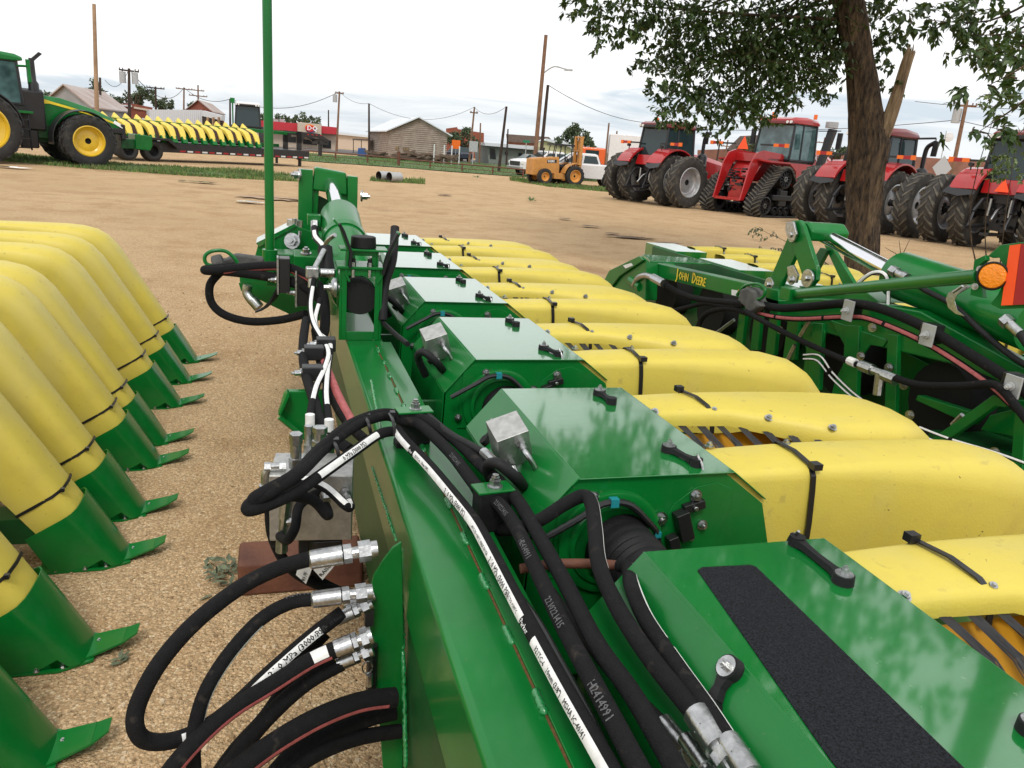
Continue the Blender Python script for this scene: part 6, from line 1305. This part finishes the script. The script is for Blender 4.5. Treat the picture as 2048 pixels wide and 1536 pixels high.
m=MB(); p=ay(662,575,3.42); m.cyl(p+V((-.01,0,0)),p+V((.06,0,0)),.018,n=14); m.lathe(p,(1,0,0),[(0,.03),(.012,.042),(.022,.042),(.03,.03)],20,cap=True); m.cyl(p-V((.03,0,0)),p,.012,n=6); pa_('pivot_pin',m,[ST],smooth=30)
# hydraulic fold cylinder
A=V((.335,3.64,.96)); B=ay(679,432,4.5); d=(B-A).normalized(); m=MB()
m.lathe(A,d,[(0,.10),(.02,.108),((B-A).length-.03,.108),((B-A).length-.005,.10),((B-A).length,.085)],40,cap=True); m.cyl(A+d*.55,A+d*.60,.115,n=40)
cy=pa_('hydraulic_cylinder',m,[G],smooth=30)
E2=ay(662,372,4.95); m=MB(); m.cyl(B,B+(E2-B)*1.05,.043,n=32); m.build('piston_rod',[CH],cy,world=True,smooth=60)
m=MB(); p=ay(628,440,4.4); m.box(p,(.07,.08,.06)); m.build('port_block',[G],cy,world=True,bevel=.004)
m=MB(); p=ay(630,442,4.33); m.cyl(p,p-V((0,.02,.05)),.022,n=6); m.cyl(p-V((0,.02,.05)),p-V((0,.03,.09)),.016); m.build('port_fitting',[ST],cy,world=True)
hose([ay(629,455,4.28),ay(632,475,4.2),ay(646,492,4.0),ay(650,505,3.9)],.018,mats=[BK],stripe=[(-.3,.8,.1,.9,WS)])
m=MB(); m.tube(smooth_path([ay(648,500,3.85),ay(655,482,3.8),ay(670,470,3.75)],4),.011); m.cyl(ay(625,545,3.6),ay(648,500,3.7),.012); pa_('steel_line',m,[ST],smooth=50)
m=MB(); m.tube([ay(650,495,3.75),ay(652,520,3.72),ay(655,540,3.7)],.034,n=12); pa_('rubber_bush',m,[BK],smooth=60)
m=MB(); p=ay(625,545,3.55); m.box(p,(.06,.05,.05)); m.cyl(p,p-V((0,.01,.07)),.022,n=8); m.cyl(p+V((.03,0,0)),p+V((.10,0,0)),.022,n=6); pa_('tee_fitting',m,[ST],bevel=.008)
# hinge frame
H=4.95; m=MB()
for xa,xb,ya_,yb_ in ((598,626,338,545),(696,716,352,545)):
    p=[ay(xa,ya_,H),ay(xb,ya_+2,H),ay(xb-4,yb_,H),ay(xa-4,yb_,H)]; m.prism(p,(0,.10,0))
m.prism([ay(x,y,H+.03) for x,y in ((610,350),(640,354),(632,470),(600,470))],(0,.02,0)); m.prism([ay(x,y,H+.03) for x,y in ((676,352),(705,356),(700,470),(672,470))],(0,.02,0))
fr_=pa_('hinge_frame',m,[G],bevel=.004)
m=MB(); p0,p1=ay(627,362,H),ay(697,374,H); m.prism([ay(x,y,H+.01) for x,y in ((630,334),(693,346),(695,392),(624,380))],(0,.14,0)); m.build('cross_tube',[G],fr_,world=True,bevel=.012,seg=3)
m=MB(); m.prism([ay(x,y,H+.12) for x,y in ((610,388),(640,392),(660,402),(700,402),(700,470),(606,470))],(0,.012,0)); m.build('web_plate',[GD],fr_,world=True)
m=MB(); m.bolt(ay(600,350,H-.0),(-1,-.2,0),.024,.03); m.bolt(ay(722,392,H),(1,-.2,0),.022,.03); m.build('bolts',[ST],fr_,world=True)
m=MB(); m.cyl(ay(598,505,4.8),ay(640,508,4.8),.11,n=24); m.cyl(ay(606,478,4.9),ay(700,480,4.9),.05,n=20); m.build('pivot_tube',[G],fr_,world=True,bevel=.005)
m=MB(); m.tube(smooth_path([ay(589,437,4.7),ay(591,465,4.7),ay(598,466,4.7)],3),.014,mi=0); m.tube([ay(600,462,4.6),ay(598,480,4.6),ay(586,498,4.6),ay(584,530,4.6)],.010); m.cyl(ay(590,440,4.75),ay(588,475,4.75),.045,n=16); m.bolt(ay(585,482,4.6),(-.3,-1,.2),.03,.03); pa_('lock_linkage',m,[ST],smooth=40)
m=MB(); m.box(ay(572,535,4.35),(.20,.20,.17)); m.box(ay(615,525,4.2),(.14,.25,.10)); pa_('mounting_box',m,[G],bevel=.006)
m=MB(); m.bolt(ay(612,508,4.0),(0,-.2,1),.018,.02); m.bolt(ay(598,546,4.0),(0,-1,0),.02,.01); pa_('bolts',m,[ST])
# wing beyond the hinge
m=MB(); m.bb((.30,5.02,.60),(.44,7.3,.80)); m.bb((.20,5.05,.55),(.30,5.6,.86)); pa_('wing_beam',m,[G],bevel=.01)
ep=[(477,566),(482,582),(590,634),(640,642),(640,470),(592,452),(516,490),(508,520),(512,560)]
m=MB(); m.prism([ay(x,y,4.65) for x,y in ep],(0,.012,0)); e_=pa_('wing_end_plate',m,[G],bevel=.003)
m=MB(); m.prism([ay(x,y,4.64) for x,y in ((512,486),(588,448),(594,452),(518,494))],(0,.25,0)); m.build('edge_flange',[GH],e_,world=True)
m=MB(); m.prism([ay(x,y,4.45) for x,y in ((478,545),(480,566),(570,575),(570,560),(530,540))],(0,.1,0)); m.build('bracket',[G],e_,world=True,bevel=.004)
m=MB(); m.tube(smooth_path([ay(496,570,4.4),ay(494,585,4.4),ay(503,600,4.38),ay(515,612,4.36)],5),.026); m.cyl(ay(505,600,4.37),ay(518,615,4.35),.03,n=8); pa_('suction_fitting',m,[ST],smooth=50)
m=MB(); strap(m,[ay(518,622,3.9),ay(530,618,3.9),ay(548,600,3.9),ay(562,575,3.9),ay(580,555,3.9)],wx=V((.3,.95,0)).normalized(),w=.10,th=.008); pa_('rubber_flap',m,[BK],smooth=60)
# marker pole
m=MB(); p=ay(540,522,4.2); q=ay(545,0,4.2); q=V((p.x,p.y,2.75)); m.cyl(p,q,.0225,n=24); mp_=pa_('marker_pole',m,[G],smooth=40)
m=MB(); m.cyl(p-V((0,0,.02)),p+V((0,0,.06)),.038,n=24); m.cyl(p-V((0,0,.05)),p-V((0,0,.02)),.05,n=24); m.box(p+V((.08,.02,-.06)),(.22,.08,.02)); m.build('pole_socket',[G],mp_,world=True,bevel=.003)
# cap, lanyard and large hose loops at the left of the hinge
m=MB(); m.tube(smooth_path([ay(x,y,4.0) for x,y in ((470,528),(440,532),(414,528),(410,512),(425,502),(450,502),(468,515),(475,526))],5),.009); pa_('lanyard',m,[G],smooth=60)
m=MB(); q=[ay(x,y,4.05) for x,y in ((420,533),(432,520),(452,518),(470,508),(500,512),(528,516),(528,532),(480,545),(440,545))]; m.prism(q,(0,.06,0)); m.tube([ay(426,530,4),ay(448,524,4)],.045); pa_('rubber_cover',m,[CANV],bevel=.015)
for x,y in ((569,549),(605,575)):
    m=MB(); p=ay(x,y,3.75); m.box(p,(.05,.09,.16)); cl=pa_('hose_clamp',m,[BP],bevel=.004); m=MB(); m.box(p+V((-.03,-.02,0)),(.008,.07,.17)); m.bolt(p+V((-.034,-.03,-.02)),(-1,-.3,0),.010,.022); m.build('clamp_plate',[ST],cl,world=True)
hose([ay(640,575,3.6),ay(615,552,3.7),ay(575,535,3.75),(ay(540,532,3.8)),ay(480,536,3.85),ay(430,541,3.85),ay(410,540,3.87),ay(430,538,3.9),ay(470,533,3.9)],.022,stripe=[(-1.45,-1.0,.1,.7,PK)])
hose([ay(650,610,3.6),ay(620,580,3.7),ay(575,562,3.75),ay(530,552,3.8),ay(480,545,3.85),ay(440,541,3.87)],.023)
hose([ay(440,545,3.9),ay(420,570,3.9),ay(423,605,3.9),ay(450,630,3.88),ay(500,643,3.85),ay(560,640,3.8),ay(612,628,3.7)],.019,stripe=[(-1.6,-1.1,.3,1,WS)])
hose([ay(640,575,3.6),ay(648,600,3.5),ay(650,650,3.4),ay(640,700,3.3)],.022)
hose([(760,640,.88),(790,668,.89),(815,688,.90)],.011,mats=[BK]); hose([ay(790,455,T+.2),ay(785,520,T+.1),ay(770,570,T+.05),ay(765,640,T)],.02,mats=[BK])
tag(HA,None,None)
# rusty support beam under the header
m=MB(); m.bb((-.155,2.68,0),(.30,2.86,.135)); sb_=m.build('steel_block',[RU],None,bevel=.015,seg=3,smooth=40); tag(sb_,'rusty brown steel block lying on the gravel under the nearest header','steel block')
# ================================================================== header C at the left: snouts point at header A
HC_=thing('cotton_header','cotton header of tall yellow snouts with green shoes along the left edge','cotton header',(-2.6,3.5,0))
cP=make_snout('P',HC_); cP.location=(0,0,0); cP.matrix_parent_inverse=wmat(HC_).inverted()
def ctie(sn,s_=.105):
    ya,yb,d=-.098,.098,.15; t=V((SX[-1]-SX[-3],0,SZ[-1]-SZ[-3])).normalized(); n=V((-t.z,0,t.x)); p=V((SX[-1],0,SZ[-1]))-t*(.14+s_)
    m=MB(); q=[p+n*.004+V((0,yb-.03,0)),p+n*.010,p+n*.004+V((0,ya+.03,0)),p-n*.03+V((0,ya+.002,0)),p-n*.10+V((0,ya-.004,0)),p-n*.17+V((0,ya-.004,0))]
    strap(m,q,wx=t,w=.011,th=.003); m.box(p+n*.006+V((0,ya+.02,0)),(.014,.014,.014)); m.build('cable_tie',[BP],sn)
ctie(cP)
YT=[1.45,1.97,2.48,3.03,3.50,4.0,4.37,4.94,5.45,5.98]
for i,y in enumerate(YT):
    s_=cP if i==0 else copy_tree(cP,HC_)
    s_.location=(-3.10+.006*math.sin(i*5),y-.02+.004*math.cos(i*7),0); s_.rotation_euler=(0,0,R((-1.2,.6,-.5,1.1,-.4,.7,-.8,.5,.2,-.3)[i]))
m=MB(); m.bb((-3.2,1.2,.5),(-3.0,6.4,.8)); m.bb((-3.0,1.2,.25),(-1.5,6.4,.28)); 
for y in YT: m.bb((-2.4,y-.06,.12),(-.85,y+.06,.22))
m.build('frame',[GD],HC_,world=True)
m=MB()
for y in YT[1:-1:2]: m.bb((-2.05,y+.09,.94),(-2.7,y+.55,.97)); m.bb((-2.0,y+.1,.5),(-2.7,y+.54,.94))
m.build('hood',[G],HC_,world=True,bevel=.004)
# ================================================================== header B at the right, seen from behind
HB=thing('cotton_header','green cotton header at the right with a big folding cylinder, seen from behind','cotton header',(3.3,4.0,0))
def pb(name,m,mats,**k): return m.build(name,mats,HB,world=True,**k)
BX=3.0
# back frame
m=MB()
def P3(l,X=BX): return [ax(x,y,X) for x,y in l]
m.prism(P3([(1520,588),(1560,600),(1640,596),(1760,608),(1840,622),(2060,742),(2060,790),(1930,735),(1700,680),(1560,640)]),(.12,0,0))
pb('main_beam',m,[G],bevel=.01)
m=MB(); m.bb((BX-.02,1.8,.16),(BX+.05,7.0,.24)); m.bb((BX+.30,1.8,.25),(BX+.32,6.6,.92)); m.bb((BX+.0,1.8,.14),(BX+.32,6.8,.16)); pb('lower_beam',m,[GD],bevel=.006)
m=MB()
for (a,b,c_,d_) in ((1575,640,700,18),(1625,645,760,16),(1690,650,820,24),(1775,668,880,16),(1540,620,690,12),(2030,800,930,18),(1480,610,670,8),(1510,610,680,9)):
    m.grp(); m.prism(P3([(a,b),(a+d_+4,b+2),(a+d_-4,c_+20),(a-10,c_+20)],BX-.02),(.03,0,0))
m.grp(); m.prism(P3([(1660,640),(1775,680),(1765,694),(1740,690),(1725,710),(1716,745),(1692,800),(1660,800),(1670,760),(1690,720),(1688,690),(1672,662)],BX-.01),(.012,0,0))
m.grp(); m.prism(P3([(1610,645),(1640,648),(1650,665),(1645,690),(1630,690),(1625,790),(1600,790),(1612,700),(1600,660)],BX-.012),(.012,0,0))
pb('rear_rib',m,[G],bevel=.004)
m=MB(); m.prism(P3([(1860,880),(1985,790),(2030,800),(2010,815),(1990,812),(1895,880)],BX-.10),(.03,0,0)); m.prism(P3([(1835,790),(1960,830),(1940,850),(1830,800)],BX+.03),(.05,0,0)); m.prism(P3([(1980,830),(2060,810),(2060,880),(1960,860)],BX+.05),(.15,0,0)); m.prism(P3([(1800,700),(1900,750),(1850,880),(1800,860)],BX+.26),(.01,0,0)); pb('diagonal_brace',m,[G],bevel=.004)
m=MB(); 
for i in range(3):
    for j in range(5): p=ax(1900+i*22,868+i*3,BX-.02)+V((.03*j,0,0))
for x0,y0,x1,y1 in ((1590,690,1575,720),(1620,640,1600,672),(1500,570,1480,600),(1468,640,1430,668),(1905,850,1925,830)):
    m.tube([ax(x0,y0,BX-.05),ax(x1,y1,BX-.05)],.012,n=8)
for x,y in ((1722,712),(1778,735),(1560,660),(1745,655),(1808,770),(1990,905),(1820,830)): m.bolt(ax(x,y,BX-.03),(-1,-.3,0),.016,.012)
pb('latch_bolts',m,[ST],smooth=40)
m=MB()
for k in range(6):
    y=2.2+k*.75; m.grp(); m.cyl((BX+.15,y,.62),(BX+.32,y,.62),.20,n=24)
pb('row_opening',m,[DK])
# pan with slots
m=MB(); m.prism([ax(1850,895,BX+.0),ax(1860,860,BX+.0),ax(2060,930,BX),ax(2060,980,BX)],(.5,0,0)); pb('slotted_pan',m,[GD])
# wing tube with lettering
a=ax(1290,540,BX+.02); b=ax(1560,608,BX+.02)
d=(b-a).normalized(); m=MB(); hgt=.115
t0=ax(1293,522,BX); t1=ax(1556,580,BX); b1=ax(1558,615,BX); b0=ax(1293,549,BX)
m.prism([t0,t1,b1,b0],(.10,0,0)); wt=pb('wing_tube',m,[G],bevel=.006)
m=MB(); o_=ax(1352,557,BX-.004); ux=ax(1405,572,BX-.004)-o_; uy=ax(1350,540,BX-.004)-o_
text_on(m,'J',o_,ux,uy,.115,off=.001,bold=2,sx=.75); 
q=o_+ux.normalized()*.036; text_on(m,'OHN',q,ux,uy,.09,off=.001,bold=2,sx=.75); q=o_+ux.normalized()*.245; text_on(m,'D',q,ux,uy,.115,off=.001,bold=2,sx=.75); q=o_+ux.normalized()*.31; text_on(m,'EERE',q,ux,uy,.09,off=.001,bold=2,sx=.75)
m.build('lettering',[YP],wt,world=True,smooth=0,fix=False)
m=MB(); m.prism([ax(x,y,BX-.003) for x,y in ((1463,579),(1475,581),(1474,592),(1463,590))],(.002,0,0),0); m.prism([ax(x,y,BX-.003) for x,y in ((1476,579),(1486,581),(1486,585),(1476,583))],(.002,0,0),1); m.build('warning_label',[WS,ORE],wt,world=True,smooth=0)
# end box of the wing
m=MB(); X1=2.89
e=[(1209,565),(1222,540),(1282,512),(1290,525),(1240,555),(1222,572)]
m.prism([ax(x,y,X1) for x,y in ((1283,512),(1293,520),(1290,600),(1215,600),(1209,568),(1240,552))],(.11,0,0))
m.prism([ax(1209,566,X1-.005),ax(1222,541,X1-.005),ax(1282,512,X1-.005),ax(1291,520,X1-.005),ax(1242,553,X1-.005),ax(1224,577,X1-.005)],(-.02,0,0))
pb('wing_end_box',m,[G],bevel=.006)
m=MB(); m.prism([az(1284,511,.99),az(1390,519,.97),az(1425,530,.95),az(1300,525,.97)],(0,0,.01)); m.grp(); m.prism([ax(1293,520,BX+.1),ax(1420,528,BX+.6),ax(1460,560,BX+.6),ax(1300,560,BX+.1)],(.01,0,0)); pb('wing_top_sheet',m,[GH],bevel=.002)
m=MB(); m.prism([ax(x,y,X1-.03) for x,y in ((1246,531),(1262,526),(1266,531),(1251,537))],(.002,0,0)); pb('warning_label',m,[WS],smooth=0)
m=MB(); m.tube(smooth_path([ax(x,y,BX-.12) for x,y in ((1268,572),(1276,557),(1290,551),(1306,555),(1318,562))],5),.026); m.cyl(ax(1306,555,BX-.12),ax(1328,567,BX-.12),.034,n=8); m.cyl(ax(1262,560,BX-.1),ax(1282,575,BX-.1),.04,n=10,mi=1); pb('suction_fitting',m,[ST,G],smooth=40)
def hb(pts,r,X=BX-.10,**k):
    P=[ax(x,y,X) for x,y in pts]; r*=.8; path=smooth_path(P,8); m=MB(); m.tube(path,r,n=12); h=pb('hose',m,[k.get('mat',BS)],smooth=70)
    S,fr=frames(path)
    for (a0,a1,f0,f1,mt) in k.get('stripe',()):
        m=MB(); ribbon(m,S,fr,r+.0008,S[-1]*f0,S[-1]*f1,a0,a1); m.build('stripe',[mt],h,world=True,fix=False)
    return h
hb([(1328,567),(1345,578),(1375,592),(1410,600),(1450,604),(1490,608)],.028)
hb([(1490,610),(1450,612),(1412,606),(1385,612),(1345,622)],.022); hb([(1500,628),(1460,617),(1425,622),(1405,635),(1396,655)],.024)
hb([(1510,606),(1560,616),(1620,613),(1695,607),(1760,617),(1850,655),(1950,715),(2020,760),(2070,800)],.030)
hb([(1505,622),(1545,633),(1600,638),(1695,634),(1745,640),(1850,685),(1960,755),(2030,815),(2070,850)],.020,stripe=[(-.2,.9,.0,.12,PK),(-.2,.9,.13,.33,PK),(-.2,.9,.34,.55,PK),(-.2,.9,.56,1,PK)])
hb([(1490,622),(1540,650),(1610,685),(1690,720),(1725,732)],.020,X=BX-.18)
hb([(1790,756),(1840,770),(1920,772),(1980,768),(2005,780),(2030,810),(2070,860)],.022,X=BX-.18)
hb([(1608,710),(1640,712),(1665,745),(1700,780),(1725,800)],.009,X=BX-.14,stripe=[(-.3,.8,0,.45,WS),(-.3,.8,.5,1,WS)]); hb([(1608,718),(1635,722),(1662,755),(1690,782),(1712,800)],.009,X=BX-.14,stripe=[(-.3,.8,0,.45,WS),(-.3,.8,.5,1,WS)])
hb([(1840,855),(1900,878),(1990,905),(2060,930)],.009,X=BX-.2,stripe=[(-.3,.8,0,.3,WS),(-.3,.8,.34,1,WS)]); hb([(1840,870),(1900,895),(1960,915)],.009,X=BX-.2,stripe=[(-.3,.8,0,.3,WS),(-.3,.8,.34,1,WS)])
m=MB(); X_=BX-.18; m.cyl(ax(1722,731,X_),ax(1745,740,X_),.028,n=10); m.cyl(ax(1745,740,X_),ax(1785,755,X_),.02,n=10); m.cyl(ax(1768,750,X_),ax(1792,760,X_),.028,n=10); m.cyl(ax(1760,748,X_),ax(1755,790,X_),.022,n=8); m.cyl(ax(1698,721,X_),ax(1712,727,X_),.0225,n=10,mi=1); pb('tee_fitting',m,[ST,WS],smooth=30)
for x0,y0,x1,y1 in ((1700,602,1692,640),(1860,650,1850,690),(2035,755,2015,790)):
    m=MB(); p=ax((x0+x1)/2,(y0+y1)/2,BX-.15); L_=(ax(x0,y0,BX-.15)-ax(x1,y1,BX-.15)); m.box(p+V((.06,.04,0)),(.07,.08,L_.length*.95)); cl=pb('hose_clamp',m,[BP],bevel=.006)
    m=MB(); m.box(p,(.010,.075,L_.length*1.05)); m.bolt(p-V((.01,0,0)),(-1,-.3,0),.012,.025); m.build('clamp_plate',[CONC],cl,world=True,bevel=.001)
m=MB(); q=[ax(x,y,BX-.16) for x,y in ((1478,578),(1495,574),(1508,582),(1510,600),(1522,612),(1496,630),(1485,612),(1474,602))]; m.prism(q,(.09,0,0)); pb('canvas_cover',m,[CANV],bevel=.02,seg=3)
m=MB(); m.tube(smooth_path([ax(x,y,BX-.14) for x,y in ((1474,590),(1490,572),(1515,568),(1530,578),(1525,595),(1508,600))],6),.010); pb('lanyard',m,[G],smooth=60)
# fold linkage
LX=3.05
def plate(l,X=LX,th=.03,name='link_plate',mt=G): m=MB(); m.prism([ax(x,y,X) for x,y in l],(th,0,0)); return pb(name,m,[mt],bevel=.004)
plate([(1575,475),(1588,480),(1600,490),(1555,585),(1548,588),(1530,580)],LX+.02)
plate([(1582,442),(1598,440),(1606,452),(1634,540),(1632,560),(1622,572),(1610,568),(1580,480),(1576,455)],LX-.02)
plate([(1648,490),(1664,495),(1710,570),(1690,580)],LX+.45); plate([(1655,500),(1640,495),(1600,560),(1620,565)],LX+.42,mt=GD)
plate([(1560,585),(1620,570),(1720,575),(1760,605),(1560,600)],LX+.1,th=.3,name='hinge_block')
m=MB(); m.prism([ax(x,y,LX+.02) for x,y in ((1601,442),(1616,444),(1626,462),(1618,482),(1604,480))],(.27,0,0)); pb('cross_tube',m,[G],bevel=.015,seg=3)
m=MB()
for x,y,r_ in ((1587,470,.045),(1617,557,.055),(1540,569,.045),(1585,560,.03)): p=ax(x,y,LX-.03); m.grp(); m.cyl(p,p-V((.012,0,0)),r_,n=24); m.cyl(p-V((.012,0,0)),p-V((.03,0,0)),.018,n=6)
m.grp(); m.prism([ax(x,y,LX-.035) for x,y in ((1576,445),(1590,443),(1597,468),(1592,482),(1580,480),(1574,460))],(-.015,0,0)); m.grp(); m.prism([ax(x,y,LX+.02) for x,y in ((1578,534),(1590,530),(1600,550),(1596,566),(1580,564))],(-.015,0,0))
pb('pivot_cap',m,[ST],smooth=30,bevel=.003)
# cylinder
c0=ax(1636,465,LX+.18); c1_=ax(1796,549,LX+.14); c2_=ax(2080,650,LX+.06); m=MB()
dd=(c2_-c1_).normalized(); 
m.lathe(c1_,dd,[(0,.06),(.004,.115),(.02,.125),((c2_-c1_).length,.125)],40,cap=True); cyB=pb('hydraulic_cylinder',m,[G],smooth=30)
m=MB(); m.cyl(c0,c1_,.045,n=32); m.build('piston_rod',[CH],cyB,world=True,smooth=60)
m=MB(); p=ax(1783,540,LX-.02); q=ax(1815,556,LX-.02); m.cyl(p,p.lerp(q,.35),.028,n=6); m.cyl(p.lerp(q,.35),p.lerp(q,.7),.02,n=12); m.cyl(p.lerp(q,.7),q,.024,n=12); p=ax(2008,638,LX-.08); q=ax(2040,668,LX-.08); m.cyl(p,p.lerp(q,.35),.03,n=6); m.cyl(p.lerp(q,.35),q,.021,n=12); m.build('port_fitting',[ST],cyB,world=True,smooth=30)
hb([(1812,554),(1850,580),(1905,610),(1960,660),(2020,710),(2060,735)],.017,X=LX-.06,mat=BK); hb([(2040,668),(2055,690),(2070,710)],.02,X=LX-.10,mat=BK)
hb([(1712,570),(1740,548),(1765,546),(1776,565),(1776,618)],.014,X=LX-.0,mat=BK,stripe=[(-.6,.8,.0,1,WS)])
m=MB(); m.tube([ax(1906,585,LX-.12),ax(1925,572,LX-.12)],.006); strap(m,[ax(x,y,LX-.10) for x,y in ((1935,570),(1905,588),(1900,600),(1905,618),(1920,630))],wx=V((0,1,0)),w=.05,th=.004); pb('hose_strap',m,[ST])
# light arm with amber lamp and striped panel
AXX=2.78
m=MB(); m.cyl(ax(1592,588,AXX),ax(1960,552,AXX-.35),.027,n=20); m.box(ax(1584,588,AXX),(.10,.09,.07)); la=pb('light_arm',m,[G],bevel=.004)
AX2=AXX-.36
m=MB(); m.prism([ax(x,y,AX2) for x,y in ((1948,520),(1970,510),(1972,520),(1958,530),(1966,596),(1940,590))],(.02,0,0))
m.prism([ax(x,y,AX2+.03) for x,y in ((1975,512),(2000,490),(2060,482),(2060,616),(2000,618),(1980,608),(1995,590),(2010,560),(2008,535),(1998,515),(1985,516))],(.012,0,0)); m.build('lamp_bracket',[G],la,world=True,bevel=.002)
c=ax(1985,552,AX2-.01); nn=(CAMP-c).normalized(); nn=(nn*.75+V((-.5,-.2,0))*.5).normalized(); q=nn.to_track_quat('Z','Y')
m=MB(); m.lathe(c-nn*.03,nn,[(0,.040),(.02,.050),(.028,.051),(.031,.046),(.026,.043)],36,cap=False); m.build('lamp_housing',[BK],la,world=True,smooth=40)
m=MB(); m.lathe(c-nn*.004,nn,[(0,.044),(.005,.041),(.008,.028),(.009,.001)],36); m.build('lamp_lens',[AMB],la,world=True,smooth=40)
m=MB(); m.prism([ax(x,y,AX2+.02) for x,y in ((2021,491),(2043,488),(2027,610),(2004,611))],(-.004,0,0),0); m.prism([ax(x,y,AX2+.02) for x,y in ((2044,488),(2075,486),(2070,608),(2028,610))],(-.004,0,0),1); m.build('reflector_panel',[ORE,REDP],la,world=True,smooth=0)
m=MB()
for x,y in ((1960,538),(1950,573)): m.bolt(ax(x,y,AX2-.005),(-1,-.5,0),.008,.008)
m.build('bolts',[ST],la,world=True)
# snouts of header B and valve block
bS=copy_tree(snP,HB)
for ch in list(bS.children):
    if ch.name.startswith(('brush',)): bpy.data.objects.remove(ch)
bS.matrix_parent_inverse=wmat(HB).inverted(); bS.location=(2.55,2.4,0)
for k in range(1,9): c=copy_tree(bS,HB); c.location=(2.55,2.4+.508*k,0)
m=MB()
for k in range(5): m.grp(); m.bb((3.32,2.1+k*1.016,.60),(3.62,2.72+k*1.016,.93))
pb('hood',m,[GH],bevel=.004)
m=MB(); m.box(ax(1448,550,BX+.4),(.10,.10,.08)); m.box(ax(1470,560,BX+.35),(.06,.08,.06),1); pb('valve_block',m,[AL,BP],bevel=.004)
